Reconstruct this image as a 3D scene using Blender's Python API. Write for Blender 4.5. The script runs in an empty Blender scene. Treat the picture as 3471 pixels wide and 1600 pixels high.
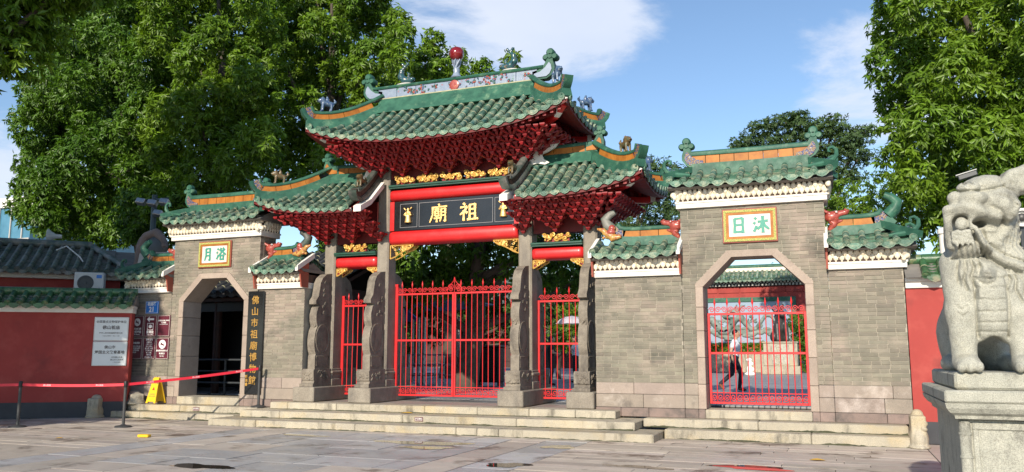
import bpy, bmesh, math, random
import numpy as np
from mathutils import Vector, Matrix
R = math.radians
random.seed(7); rng = np.random.default_rng(7)
sc = bpy.context.scene; COL = sc.collection

# ------------------------------------------------------------------ camera, sky, sun, exposure
F_PX, W_PX, H_PX = 2767.0, 3471.0, 1600.0
PITCH, YAW, CAM_H = R(8.1), R(21.5), 1.55
cam_d = bpy.data.cameras.new('camera'); cam = bpy.data.objects.new('camera', cam_d); COL.objects.link(cam)
cam.location = (0, 0, CAM_H); cam.rotation_euler = (R(90) + PITCH, 0, YAW)
cam_d.sensor_width = 36; cam_d.lens = F_PX / W_PX * 36; cam_d.clip_start = .1; cam_d.clip_end = 3000
sc.camera = cam
SUN_EL = R(25.5)
wd = bpy.data.worlds.new('World'); sc.world = wd; wd.use_nodes = True
nt = wd.node_tree; nd = nt.nodes; lk = nt.links; nd.clear()
def wn(t, **k):
    n = nd.new(t)
    for a, b in k.items(): setattr(n, a, b)
    return n
sky = wn('ShaderNodeTexSky', sky_type='NISHITA', sun_disc=False, sun_elevation=SUN_EL, sun_rotation=R(180), altitude=20, air_density=1.0, dust_density=.05, ozone_density=2.6)
geo = wn('ShaderNodeNewGeometry'); tc = wn('ShaderNodeTexCoord')
def vmath(op, a, b=None):
    n = wn('ShaderNodeVectorMath', operation=op)
    for i, q in enumerate((a, b)):
        if q is None: continue
        if hasattr(q, 'links'): lk.new(q, n.inputs[i])
        else: n.inputs[i].default_value = q
    return n
def smath(op, a, b=0.0, cl=False):
    n = wn('ShaderNodeMath', operation=op, use_clamp=cl)
    for i, q in enumerate((a, b)):
        if hasattr(q, 'links'): lk.new(q, n.inputs[i])
        else: n.inputs[i].default_value = q
    return n.outputs[0]
dirv = vmath('NORMALIZE', tc.outputs['Generated']).outputs[0]
sep = wn('ShaderNodeSeparateXYZ'); lk.new(dirv, sep.inputs[0])
zden = smath('ADD', smath('MAXIMUM', sep.outputs[2], 0.0), .12)
px = smath('DIVIDE', sep.outputs[0], zden); py = smath('DIVIDE', sep.outputs[1], zden)
cmb = wn('ShaderNodeCombineXYZ'); lk.new(px, cmb.inputs[0]); lk.new(py, cmb.inputs[1])
ns1 = wn('ShaderNodeTexNoise'); ns1.inputs['Scale'].default_value = 1.7; ns1.inputs['Detail'].default_value = 12; ns1.inputs['Roughness'].default_value = .62; ns1.inputs['Distortion'].default_value = .35
off = vmath('ADD', cmb.outputs[0], (3.1, 7.4, 0)); lk.new(off.outputs[0], ns1.inputs['Vector'])
# the broad cloud masses of the day, as directions in the sky
def blob(d, inner, outer):
    d = Vector(d).normalized()
    dt = vmath('DOT_PRODUCT', dirv, tuple(d)).outputs['Value']
    mr = wn('ShaderNodeMapRange', interpolation_type='SMOOTHSTEP'); lk.new(dt, mr.inputs[0])
    mr.inputs[1].default_value = math.cos(R(outer)); mr.inputs[2].default_value = math.cos(R(inner)); return mr.outputs[0]
bl = None
for d, i, o, w in (((-.36, .82, .47), 4, 14, .36), ((-.24, .88, .44), 2, 9, .22), ((.07, .95, .28), 1, 8, .32), ((.0, .95, .35), 1, 6, .12), ((-.81, .57, .17), 2, 8, .34), ((.45, .86, .25), 3, 15, .3), ((-.9, .2, .35), 4, 20, .3), ((.5, -.7, .5), 5, 30, .3), ((-.3, -.8, .5), 5, 30, .3), ((.9, .1, .4), 5, 25, .3)):
    b = smath('MULTIPLY', blob(d, i, o), w); bl = b if bl is None else smath('ADD', bl, b)
cv = smath('ADD', ns1.outputs[0], bl)
mr = wn('ShaderNodeMapRange', interpolation_type='SMOOTHSTEP'); lk.new(cv, mr.inputs[0]); mr.inputs[1].default_value = .68; mr.inputs[2].default_value = .90; mr.inputs[4].default_value = .82
ns2 = wn('ShaderNodeTexNoise'); ns2.inputs['Scale'].default_value = 2.2; ns2.inputs['Detail'].default_value = 6; lk.new(cmb.outputs[0], ns2.inputs['Vector'])
ccol = wn('ShaderNodeMix', data_type='RGBA'); lk.new(ns2.outputs[0], ccol.inputs[0]); ccol.inputs[6].default_value = (4.0, 4.6, 5.8, 1); ccol.inputs[7].default_value = (5.9, 6.1, 6.6, 1)
mix = wn('ShaderNodeMix', data_type='RGBA'); lk.new(mr.outputs[0], mix.inputs[0]); lk.new(sky.outputs[0], mix.inputs[6]); lk.new(ccol.outputs[2], mix.inputs[7])
bg = wn('ShaderNodeBackground'); bg.inputs[1].default_value = .13; lk.new(mix.outputs[2], bg.inputs[0])
wo = wn('ShaderNodeOutputWorld'); lk.new(bg.outputs[0], wo.inputs[0])
sl = bpy.data.lights.new('sun', 'SUN'); sl.energy = 4.7; sl.angle = R(.55); sl.color = (1, .90, .74)
sun = bpy.data.objects.new('sun', sl); COL.objects.link(sun); sun.location = (0, -20, 20)
sun.rotation_euler = (R(90) - SUN_EL, 0, 0)
sc.view_settings.view_transform = 'Standard'; sc.view_settings.look = 'None'; sc.view_settings.gamma = 1; sc.view_settings.use_curve_mapping = False
sc.view_settings.exposure = 0.38

# ------------------------------------------------------------------ pixel -> place
_f = Vector((-math.sin(YAW) * math.cos(PITCH), math.cos(YAW) * math.cos(PITCH), math.sin(PITCH)))
_r = Vector((math.cos(YAW), math.sin(YAW), 0)); _u = _r.cross(_f)
def ray(x, y): return _f + (x - W_PX / 2) / F_PX * _r + (H_PX / 2 - y) / F_PX * _u
def at(x, y, Y):
    d = ray(x, y); return Vector((0, 0, CAM_H)) + d * (Y / d.y)
def atz(x, y, z):
    d = ray(x, y); return Vector((0, 0, CAM_H)) + d * ((z - CAM_H) / d.z)

# ------------------------------------------------------------------ materials
MATS = {}
def mat(name, c1, c2=None, scale=3., rough=.6, metal=0., ov=0., hv=0., c3=None, s3=1.2, t3=(.55, .7), z3=1., speck=0., sscale=220., bump=0., bscale=60., coat=0., trans=0., lo=.35, hi=.65, spec=.5, rvar=0., isl=0., c4=None, s4=.8, t4=(.55, .65), emit=0.):
    m = bpy.data.materials.new(name); m.use_nodes = True; n = m.node_tree.nodes; l = m.node_tree.links
    bs = n['Principled BSDF']; MATS[name] = m
    def nw(t, **k):
        q = n.new(t)
        for a, b in k.items(): setattr(q, a, b)
        return q
    g = nw('ShaderNodeNewGeometry'); pos = g.outputs['Position']
    def noise(s, det=5, ro=.6, vec=pos):
        q = nw('ShaderNodeTexNoise'); q.inputs['Scale'].default_value = s; q.inputs['Detail'].default_value = det; q.inputs['Roughness'].default_value = ro; l.new(vec, q.inputs['Vector']); return q.outputs[0]
    def rng_(x, a, b, c=0., d=1.):
        q = nw('ShaderNodeMapRange'); l.new(x, q.inputs[0])
        for i, v in enumerate((a, b, c, d)): q.inputs[i + 1].default_value = v
        return q.outputs[0]
    def mixc(fac, a, b, bt='MIX'):
        q = nw('ShaderNodeMix', data_type='RGBA', blend_type=bt)
        for i, v in ((0, fac), (6, a), (7, b)):
            if hasattr(v, 'links'): l.new(v, q.inputs[i])
            else: q.inputs[i].default_value = v if i == 0 else (*v, 1)
        return q.outputs[2]
    col = c1; 
    if c2: col = mixc(rng_(noise(scale), lo, hi), c1, c2)
    if c3:
        mp = nw('ShaderNodeMapping'); mp.inputs['Scale'].default_value = (1, 1, z3); l.new(pos, mp.inputs[0])
        f3 = rng_(noise(s3, 6, .65, mp.outputs[0]), *t3); col = mixc(f3, col, c3)
    if c4:
        mp = nw('ShaderNodeMapping'); mp.inputs['Location'].default_value = (31, 17, 5); l.new(pos, mp.inputs[0])
        f4 = rng_(noise(s4, 6, .65, mp.outputs[0]), *t4); col = mixc(f4, col, c4)
    if speck:
        col = mixc(rng_(noise(sscale, 2, .5), .42, .62, 1 - speck, 1 + speck * .6), (0, 0, 0), col) if not isinstance(col, tuple) else mixc(rng_(noise(sscale, 2, .5), .42, .62, 1 - speck, 1.), (0, 0, 0), col)
    if ov or hv:
        oi = nw('ShaderNodeObjectInfo'); h = nw('ShaderNodeHueSaturation')
        l.new(rng_(oi.outputs['Random'], 0, 1, 1 - ov, 1 + ov), h.inputs['Value'])
        if hv:
            w = nw('ShaderNodeMath', operation='FRACT'); w2 = nw('ShaderNodeMath', operation='MULTIPLY'); w2.inputs[1].default_value = 7.31
            l.new(oi.outputs['Random'], w2.inputs[0]); l.new(w2.outputs[0], w.inputs[0]); l.new(rng_(w.outputs[0], 0, 1, .5 - hv, .5 + hv), h.inputs['Hue'])
        if isinstance(col, tuple): h.inputs['Color'].default_value = (*col, 1)
        else: l.new(col, h.inputs['Color'])
        col = h.outputs[0]
    if isl:
        h = nw('ShaderNodeHueSaturation'); l.new(rng_(g.outputs['Random Per Island'], 0, 1, 1 - isl, 1 + isl), h.inputs['Value'])
        if isinstance(col, tuple): h.inputs['Color'].default_value = (*col, 1)
        else: l.new(col, h.inputs['Color'])
        col = h.outputs[0]
    if isinstance(col, tuple): bs.inputs['Base Color'].default_value = (*col, 1)
    else: l.new(col, bs.inputs['Base Color'])
    bs.inputs['Roughness'].default_value = rough; bs.inputs['Metallic'].default_value = metal
    bs.inputs['Specular IOR Level'].default_value = spec
    if rvar: l.new(rng_(noise(scale * 1.7), .3, .7, rough - rvar, rough + rvar), bs.inputs['Roughness'])
    if coat: bs.inputs['Coat Weight'].default_value = coat; bs.inputs['Coat Roughness'].default_value = .12
    if emit:
        bs.inputs['Emission Color'].default_value = (*c1, 1); bs.inputs['Emission Strength'].default_value = emit
    if bump:
        b = nw('ShaderNodeBump'); b.inputs['Strength'].default_value = bump; b.inputs['Distance'].default_value = .02
        l.new(noise(bscale, 6, .65), b.inputs['Height']); l.new(b.outputs[0], bs.inputs['Normal'])
    if trans:
        t = nw('ShaderNodeBsdfTranslucent'); mx = nw('ShaderNodeMixShader'); mx.inputs[0].default_value = trans
        if isinstance(col, tuple): t.inputs[0].default_value = (*col, 1)
        else:
            l.new(mixc(1., col, (1.0, 1.0, .45), 'MULTIPLY'), t.inputs[0])
        out = n['Material Output']; l.new(bs.outputs[0], mx.inputs[1]); l.new(t.outputs[0], mx.inputs[2]); l.new(mx.outputs[0], out.inputs[0])
    return m
mat('granite', (.50, .445, .345), (.39, .35, .28), 2.2, .8, c3=(.19, .17, .135), s3=3.4, t3=(.54, .68), z3=.25, c4=(.5, .40, .24), s4=1.1, t4=(.52, .72), speck=.35, sscale=150, bump=.35, bscale=55, ov=.09)
mat('granite_top', (.36, .33, .29), (.27, .25, .225), 1.6, .55, speck=.25, sscale=150, bump=.2, ov=.07, c3=(.16, .15, .14), s3=1.5)
mat('column_stone', (.34, .30, .245), (.25, .215, .175), 3., .8, speck=.4, sscale=130, bump=.4, bscale=70, c3=(.17, .15, .13), s3=2.2, t3=(.54, .72), z3=.3)
mat('slab_stone', (.29, .25, .20), (.19, .16, .13), 5., .8, speck=.35, sscale=130, bump=.6, bscale=30, c3=(.10, .085, .072), s3=3., t3=(.52, .7), z3=.4)
mat('lion_stone', (.52, .51, .435), (.42, .415, .355), 9., .85, speck=.3, sscale=150, bump=.7, bscale=100, c3=(.17, .165, .145), s3=4.5, t3=(.54, .70), z3=.45, c4=(.50, .46, .34), s4=2.5, t4=(.6, .8))
mat('frame_stone', (.40, .32, .265), (.33, .26, .215), 2.5, .8, ov=.09, speck=.2, sscale=120, bump=.3, c3=(.24, .19, .16), s3=2.6, t3=(.6, .75))
mat('moss', (.035, .04, .022), (.07, .07, .035), 14., .9)
mat('dark_tile', (.055, .055, .057), (.035, .035, .037), 5., .55, ov=.25, bump=.3)
mat('pink_stone', (.35, .285, .24), (.28, .23, .195), 2.5, .8, ov=.13, hv=.015, speck=.25, sscale=120, bump=.3, c3=(.18, .15, .13), s3=2.3, t3=(.57, .7), z3=.7, c4=(.52, .45, .40), s4=1.7, t4=(.54, .7))
mat('plinth_stone', (.26, .19, .165), (.19, .145, .13), 3., .8, ov=.15, speck=.25, bump=.3, c3=(.12, .10, .09), s3=3.)
mat('brick', (.235, .212, .165), (.185, .17, .135), 5., .82, ov=.17, hv=.012, speck=.15, sscale=160, bump=.35, bscale=90, c3=(.31, .25, .205), s3=.7, t3=(.48, .62), c4=(.125, .118, .095), s4=.9, t4=(.55, .68))
mat('mortar', (.38, .34, .28), (.29, .26, .21), 6., .9, bump=.2)
mat('white_plaster', (.78, .76, .72), (.70, .67, .62), 3., .7, c3=(.48, .44, .38), s3=3.5, t3=(.62, .8), z3=.3)
mat('bud_white', (.78, .72, .60), (.66, .56, .42), 14., .6, ov=.07, c3=(.45, .34, .22), s3=9., t3=(.6, .75))
mat('lattice_back', (.09, .05, .035), (.06, .035, .028), 6., .8)
mat('grey_board', (.20, .185, .17), (.14, .13, .12), 4., .8)
mat('glaze', (.062, .145, .108), (.032, .088, .068), 7., .3, ov=.34, hv=.02, c3=(.27, .335, .25), s3=5., t3=(.42, .64), c4=(.012, .07, .065), s4=4., t4=(.5, .66), bump=.12, bscale=40, rvar=.1, spec=.45)
mat('glaze_end', (.115, .215, .155), (.06, .14, .10), 12., .4, ov=.25, c3=(.30, .33, .23), s3=8., t3=(.48, .66), bump=.5, bscale=90)
mat('pan_tile', (.085, .19, .13), (.05, .13, .09), 6., .4, isl=.35, c3=(.33, .33, .24), s3=4.2, t3=(.46, .66), bump=.15)
mat('tile_joint', (.42, .38, .24), (.28, .30, .19), 9., .7)
mat('ridge_green', (.042, .135, .090), (.022, .080, .056), 5., .5, ov=.1, c3=(.16, .27, .17), s3=4., t3=(.56, .78), rvar=.08, spec=.25)
mat('ridge_orange', (.42, .165, .03), (.31, .105, .02), 6., .48, ov=.14, c3=(.20, .10, .04), s3=7., t3=(.6, .8), spec=.25)
mat('ridge_blue', (.03, .045, .16), (.22, .13, .05), 26., .3, lo=.45, hi=.55, c3=(.45, .42, .32), s3=18., t3=(.6, .68), bump=.8, bscale=26)
mat('old_glaze', (.065, .105, .085), (.04, .058, .05), 5., .5, ov=.35, hv=.02, c3=(.16, .155, .14), s3=3., t3=(.42, .6), bump=.3)
mat('coping_glaze', (.055, .15, .06), (.03, .085, .04), 6., .35, ov=.3, c3=(.22, .19, .11), s3=4., t3=(.54, .68), bump=.2)
mat('red_paint', (.60, .018, .020), (.50, .014, .016), 1.3, .38, spec=.5, coat=.15, rvar=.08, c3=(.62, .045, .04), s3=2.2, t3=(.55, .8), bump=.05, bscale=12)
mat('gate_red', (.62, .018, .022), (.52, .015, .018), 4., .4)
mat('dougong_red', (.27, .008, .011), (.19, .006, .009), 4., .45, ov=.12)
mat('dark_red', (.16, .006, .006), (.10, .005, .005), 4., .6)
mat('wall_red', (.34, .040, .033), (.28, .032, .027), 1.1, .75, c3=(.42, .075, .06), s3=1.6, t3=(.5, .8), c4=(.20, .03, .026), s4=1.3, t4=(.56, .75), bump=.06, bscale=25)
mat('wall_base', (.022, .024, .032), (.035, .037, .045), 3., .6)
mat('gold', (.78, .50, .15), (.60, .34, .07), 22., .36, metal=.35, bump=.3, bscale=60)
mat('gold_leaf', (.85, .60, .25), (.70, .45, .14), 30., .38, metal=.55, bump=.3, bscale=80)
mat('lacquer', (.010, .010, .012), (.016, .016, .018), 2., .22, coat=.3)
mat('lacquer_rim', (.035, .034, .036), None, rough=.4)
mat('dark_green_paint', (.012, .06, .042), (.018, .075, .05), 4., .4)
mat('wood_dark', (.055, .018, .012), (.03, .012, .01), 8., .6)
mat('ceramic_mural', (.25, .30, .385), (.19, .24, .33), 9., .3, c3=(.38, .09, .06), s3=9., t3=(.63, .66), c4=(.08, .2, .11), s4=8., t4=(.62, .66), bump=.25, bscale=14, coat=.2)
mat('ball_red', (.21, .010, .012), (.16, .008, .010), 4., .15, coat=.5)
mat('ceramic_blue', (.03, .06, .17), (.10, .16, .22), 22., .3, c3=(.4, .4, .38), s3=26., t3=(.6, .66), coat=.3)
mat('ceramic_teal', (.02, .10, .09), (.03, .06, .10), 22., .3, c3=(.3, .17, .06), s3=20., t3=(.58, .64), coat=.3)
mat('ceramic_brown', (.15, .095, .035), (.09, .06, .03), 22., .35, c3=(.05, .10, .06), s3=26., t3=(.55, .62), coat=.2)
mat('ceramic_red', (.40, .085, .06), (.26, .04, .035), 20., .35, c3=(.62, .36, .10), s3=24., t3=(.62, .68), coat=.2)
mat('ceramic_yellow', (.45, .26, .07), (.33, .09, .04), 16., .35, lo=.5, hi=.58)
mat('white', (.8, .8, .78), None, rough=.5)
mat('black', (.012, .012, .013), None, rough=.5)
mat('sign_white', (.74, .76, .76), (.68, .70, .71), 2., .3)
mat('sign_blue', (.02, .19, .62), None, rough=.4)
mat('sign_maroon', (.095, .014, .028), (.12, .02, .035), 5., .3)
mat('sign_rim', (.55, .50, .47), None, rough=.4)
mat('letter_dark', (.10, .085, .08), None, rough=.6)
mat('letter_green', (.025, .23, .17), (.06, .30, .22), 30., .5)
mat('plaque_bg', (.72, .66, .62), (.68, .52, .47), 6., .6)
mat('plaque_dot', (.56, .46, .12), (.2, .28, .07), 60., .5, lo=.48, hi=.52, bump=.8, bscale=50)
mat('plaque_rim', (.30, .07, .045), None, rough=.5)
mat('rubber', (.035, .036, .038), (.05, .05, .052), 9., .55)
mat('belt_red', (.72, .022, .05), (.64, .02, .04), 6., .5)
mat('belt_pink', (.80, .38, .42), None, rough=.6)
mat('yellow_plastic', (.80, .50, .018), (.74, .44, .015), 5., .4)
mat('yellow_leaf', (.72, .45, .06), (.6, .33, .04), 20., .6)
mat('slab_grey', (.45, .45, .455), (.38, .38, .385), 1.6, .40, ov=.17, speck=.16, sscale=140, bump=.12, bscale=50, c3=(.19, .175, .16), s3=1.3, t3=(.54, .66), rvar=.16)
mat('slab_beige', (.52, .46, .405), (.44, .39, .345), 1.8, .52, ov=.16, hv=.008, speck=.16, sscale=140, bump=.15, bscale=50, c3=(.17, .13, .105), s3=1.15, t3=(.55, .66), rvar=.18)
mat('slab_plank', (.52, .45, .385), (.44, .38, .325), 2.6, .58, ov=.19, hv=.01, speck=.16, sscale=140, bump=.2, bscale=45, c3=(.16, .12, .095), s3=.9, t3=(.54, .64), rvar=.16)
mat('joint_dark', (.06, .05, .042), (.10, .085, .07), 5., .8)
mat('court_floor', (.30, .305, .32), (.25, .255, .27), .8, .55, c3=(.20, .20, .21), s3=.6)
mat('steel', (.42, .43, .44), (.34, .35, .36), 8., .35, metal=.8)
mat('dark_metal', (.035, .04, .045), (.05, .055, .06), 6., .45)
mat('teal_metal', (.02, .045, .06), None, rough=.45)
mat('ac_white', (.62, .62, .60), (.55, .55, .53), 4., .45)
mat('glass_blue', (.05, .16, .24), (.08, .22, .32), .8, .15, spec=.8)
mat('concrete', (.46, .45, .42), (.38, .37, .35), .8, .8)
mat('bark', (.10, .078, .058), (.06, .048, .038), 6., .85, bump=.6, bscale=18)
mat('leaf', (.125, .235, .022), (.070, .16, .018), .5, .4, isl=.4, trans=.4, spec=.45)
mat('leaf_bright', (.175, .29, .022), (.105, .21, .018), .5, .4, isl=.4, trans=.42, spec=.45)
mat('leaf_far', (.085, .15, .045), (.05, .10, .03), .5, .6, isl=.3, trans=.3)
mat('leaf_dark', (.055, .12, .022), (.03, .075, .015), .7, .45, isl=.35, trans=.3)
mat('bronze', (.045, .045, .047), (.075, .072, .07), 6., .45, metal=.4, bump=.3, bscale=14)
mat('relief', (.15, .20, .18), (.25, .29, .265), 2.6, .7, c3=(.08, .12, .10), s3=1.5, t3=(.5, .62))
mat('relief_sky', (.24, .32, .42), (.30, .37, .46), .5, .7)
mat('skin', (.45, .27, .19), None, rough=.5)
mat('hair', (.012, .010, .010), None, rough=.5)
mat('shirt', (.74, .76, .82), None, rough=.7)
mat('trousers', (.016, .018, .03), None, rough=.7)
mat('shoe', (.20, .07, .035), None, rough=.5)
mat('black_cloth', (.018, .018, .02), None, rough=.8)
mat('umbrella_cloth', (.86, .82, .92), (.80, .75, .90), 3., .6, trans=.45)
mat('canopy_blue', (.10, .25, .38), (.14, .32, .44), 1.2, .5)
mat('barrier_blue', (.04, .12, .35), None, rough=.5)
mat('flower', (.55, .28, .02), (.5, .06, .02), 3., .6)

# ------------------------------------------------------------------ object helpers
WM = {}
def reg(o, wm=None):
    COL.objects.link(o); WM[o.name] = wm if wm is not None else Matrix.Identity(4); o.matrix_basis = WM[o.name]; return o
def setp(o, parent):
    if parent is not None:
        o.parent = parent; o.matrix_parent_inverse = WM[parent.name].inverted()
    return o
def tag(o, label=None, cat=None, group=None, kind=None):
    if label: o['label'] = label
    if cat: o['category'] = cat
    if group: o['group'] = group
    if kind: o['kind'] = kind
    return o
def thing(name, label, cat, loc=(0, 0, 0), group=None):
    o = bpy.data.objects.new(name, None); o.empty_display_size = .2
    reg(o, Matrix.Translation(loc)); return tag(o, label, cat, group)
def inst(name, me, parent, wm):
    o = bpy.data.objects.new(name, me); reg(o, wm); return setp(o, parent)
class MB:
    def __init__(s): s.v = []; s.f = []; s.m = []
    def add(s, vs, fs, M=None, mi=0):
        o = len(s.v); s.v += [tuple(M @ Vector(p)) for p in vs] if M else [tuple(p) for p in vs]
        s.f += [tuple(i + o for i in f) for f in fs]; s.m += [mi] * len(fs); return s
    def box(s, x0, x1, y0, y1, z0, z1, M=None, mi=0):
        return s.add([(x0, y0, z0), (x1, y0, z0), (x1, y1, z0), (x0, y1, z0), (x0, y0, z1), (x1, y0, z1), (x1, y1, z1), (x0, y1, z1)],
                     [(0, 3, 2, 1), (4, 5, 6, 7), (0, 1, 5, 4), (1, 2, 6, 5), (2, 3, 7, 6), (3, 0, 4, 7)], M, mi)
    def rbox(s, x0, x1, y0, y1, z0, z1, c=.01, M=None, mi=0):
        c = min(c, (x1 - x0) * .45, (y1 - y0) * .45, (z1 - z0) * .45)
        X = (x0, x0 + c, x1 - c, x1); Y = (y0, y0 + c, y1 - c, y1); Z = (z0, z0 + c, z1 - c, z1)
        vs = []; ix = {}
        for a in (0, 1):
            for b in (0, 1):
                for d in (0, 1):
                    xi, yi, zi = (1, 2)[a], (1, 2)[b], (1, 2)[d]
                    ix[a, b, d, 0] = len(vs); vs.append((X[3 * a], Y[yi], Z[zi]))
                    ix[a, b, d, 1] = len(vs); vs.append((X[xi], Y[3 * b], Z[zi]))
                    ix[a, b, d, 2] = len(vs); vs.append((X[xi], Y[yi], Z[3 * d]))
        I = lambda a, b, d, k: ix[a, b, d, k]; fs = []
        for a in (0, 1):
            q = [I(a, 0, 0, 0), I(a, 1, 0, 0), I(a, 1, 1, 0), I(a, 0, 1, 0)]; fs.append(q if a else q[::-1])
            q = [I(0, a, 0, 1), I(1, a, 0, 1), I(1, a, 1, 1), I(0, a, 1, 1)]; fs.append(q[::-1] if a else q)
            q = [I(0, 0, a, 2), I(1, 0, a, 2), I(1, 1, a, 2), I(0, 1, a, 2)]; fs.append(q if a else q[::-1])
        for a in (0, 1):
            for b in (0, 1):
                fs.append([I(a, b, 0, 0), I(a, b, 1, 0), I(a, b, 1, 1), I(a, b, 0, 1)])
                fs.append([I(a, 0, b, 0), I(a, 1, b, 0), I(a, 1, b, 2), I(a, 0, b, 2)])
                fs.append([I(0, a, b, 1), I(1, a, b, 1), I(1, a, b, 2), I(0, a, b, 2)])
                for d in (0, 1): fs.append([I(a, b, d, 0), I(a, b, d, 1), I(a, b, d, 2)])
        return s.add(vs, fs, M, mi)
    def prism(s, poly, axis, a, b, M=None, mi=0):
        n = len(poly)
        P = {'y': lambda p, t: (p[0], t, p[1]), 'x': lambda p, t: (t, p[0], p[1]), 'z': lambda p, t: (p[0], p[1], t)}[axis]
        vs = [P(p, a) for p in poly] + [P(p, b) for p in poly]
        return s.add(vs, [tuple(range(n)), tuple(range(2 * n - 1, n - 1, -1))] + [(i, i + n, (i + 1) % n + n, (i + 1) % n) for i in range(n)], M, mi)
    def tube(s, pts, r, n=8, closed=False, M=None, mi=0):
        pts = [Vector(p) for p in pts]; k = len(pts); rr = r if hasattr(r, '__len__') else [r] * k
        vs = []; fs = []; ref = None
        for i, p in enumerate(pts):
            if closed: t = pts[(i + 1) % k] - pts[i - 1]
            else: t = pts[min(i + 1, k - 1)] - pts[max(i - 1, 0)]
            t = t.normalized() if t.length > 1e-9 else Vector((0, 0, 1))
            if ref is None: ref = Vector((0, 0, 1)) if abs(t.z) < .9 else Vector((1, 0, 0))
            a = t.cross(ref); a = a.normalized() if a.length > 1e-6 else t.orthogonal().normalized()
            b = t.cross(a); ref = -b if ref.dot(b) < 0 else b
            if ref.dot(b) < 0: b = -b
            for j in range(n):
                th = 2 * math.pi * j / n; vs.append(p + (math.cos(th) * a + math.sin(th) * b) * float(rr[i]))
        for i in range(k if closed else k - 1):
            for j in range(n):
                i2 = (i + 1) % k; fs.append((i * n + j, i * n + (j + 1) % n, i2 * n + (j + 1) % n, i2 * n + j))
        if not closed: fs += [tuple(range(n - 1, -1, -1)), tuple(range((k - 1) * n, k * n))]
        return s.add(vs, fs, M, mi)
    def lathe(s, prof, n=16, c=(0, 0, 0), M=None, mi=0):
        vs = []; fs = []; k = len(prof)
        for r, z in prof:
            for j in range(n):
                th = 2 * math.pi * j / n; vs.append((c[0] + r * math.cos(th), c[1] + r * math.sin(th), c[2] + z))
        for i in range(k - 1):
            for j in range(n): fs.append((i * n + j, i * n + (j + 1) % n, (i + 1) * n + (j + 1) % n, (i + 1) * n + j))
        fs += [tuple(range(n - 1, -1, -1)), tuple(range((k - 1) * n, k * n))]
        return s.add(vs, fs, M, mi)
    def ball(s, c, r, n=10, M=None, mi=0):
        rx, ry, rz = r if hasattr(r, '__len__') else (r, r, r)
        k = max(4, n // 2 + 1); vs = []; fs = []
        for i in range(1, k):
            ph = math.pi * i / k
            for j in range(n):
                th = 2 * math.pi * j / n; vs.append((c[0] + rx * math.sin(ph) * math.cos(th), c[1] + ry * math.sin(ph) * math.sin(th), c[2] + rz * math.cos(ph)))
        o = len(vs); vs += [(c[0], c[1], c[2] + rz), (c[0], c[1], c[2] - rz)]
        for i in range(k - 2):
            for j in range(n): fs.append((i * n + j, (i + 1) * n + j, (i + 1) * n + (j + 1) % n, i * n + (j + 1) % n))
        for j in range(n):
            fs.append((o, j, (j + 1) % n)); fs.append((o + 1, (k - 2) * n + (j + 1) % n, (k - 2) * n + j))
        return s.add(vs, fs, M, mi)
    def sweep(s, path, prof, scale=None, mi=0, upz=False):
        path = [Vector(p) for p in path]; k = len(path); n = len(prof); vs = []; fs = []
        for i, p in enumerate(path):
            t = (path[min(i + 1, k - 1)] - path[max(i - 1, 0)]).normalized()
            lat = t.cross(Vector((0, 0, 1))); lat = lat.normalized() if lat.length > 1e-4 else Vector((0, -1, 0))
            if i and lat.dot(plat) < 0: lat = -lat
            plat = lat
            up = Vector((0, 0, 1)) if upz else lat.cross(t).normalized()
            q = scale[i] if scale else 1.
            for a, b in prof: vs.append(p + lat * (a * q) + up * (b * q))
        for i in range(k - 1):
            for j in range(n): fs.append((i * n + j, i * n + (j + 1) % n, (i + 1) * n + (j + 1) % n, (i + 1) * n + j))
        fs += [tuple(range(n - 1, -1, -1)), tuple(range((k - 1) * n, k * n))]
        return s.add(vs, fs, None, mi)
    def mesh(s, name, mats, smooth=False, angle=40):
        me = bpy.data.meshes.new(name); me.from_pydata(s.v, [], s.f)
        for m in ([mats] if isinstance(mats, str) else mats): me.materials.append(MATS[m])
        if any(s.m): me.polygons.foreach_set('material_index', s.m)
        bm = bmesh.new(); bm.from_mesh(me); bmesh.ops.recalc_face_normals(bm, faces=bm.faces); bm.to_mesh(me); bm.free()
        if smooth:
            me.polygons.foreach_set('use_smooth', [True] * len(me.polygons))
            me.set_sharp_from_angle(angle=R(angle))
        return me
    def build(s, name, mats, parent=None, smooth=False, angle=40):
        o = bpy.data.objects.new(name, s.mesh(name, mats, smooth, angle)); reg(o); return setp(o, parent)
def frame(p, ydir, zdir):
    y = Vector(ydir).normalized(); z = Vector(zdir); x = y.cross(z).normalized(); z = x.cross(y).normalized()
    return Matrix(((x.x, y.x, z.x, p[0]), (x.y, y.y, z.y, p[1]), (x.z, y.z, z.z, p[2]), (0, 0, 0, 1)))
TR = Matrix.Translation
def SC(x, y, z): return Matrix.Diagonal((x, y, z, 1))
def RZ(a): return Matrix.Rotation(R(a), 4, 'Z')

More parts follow.
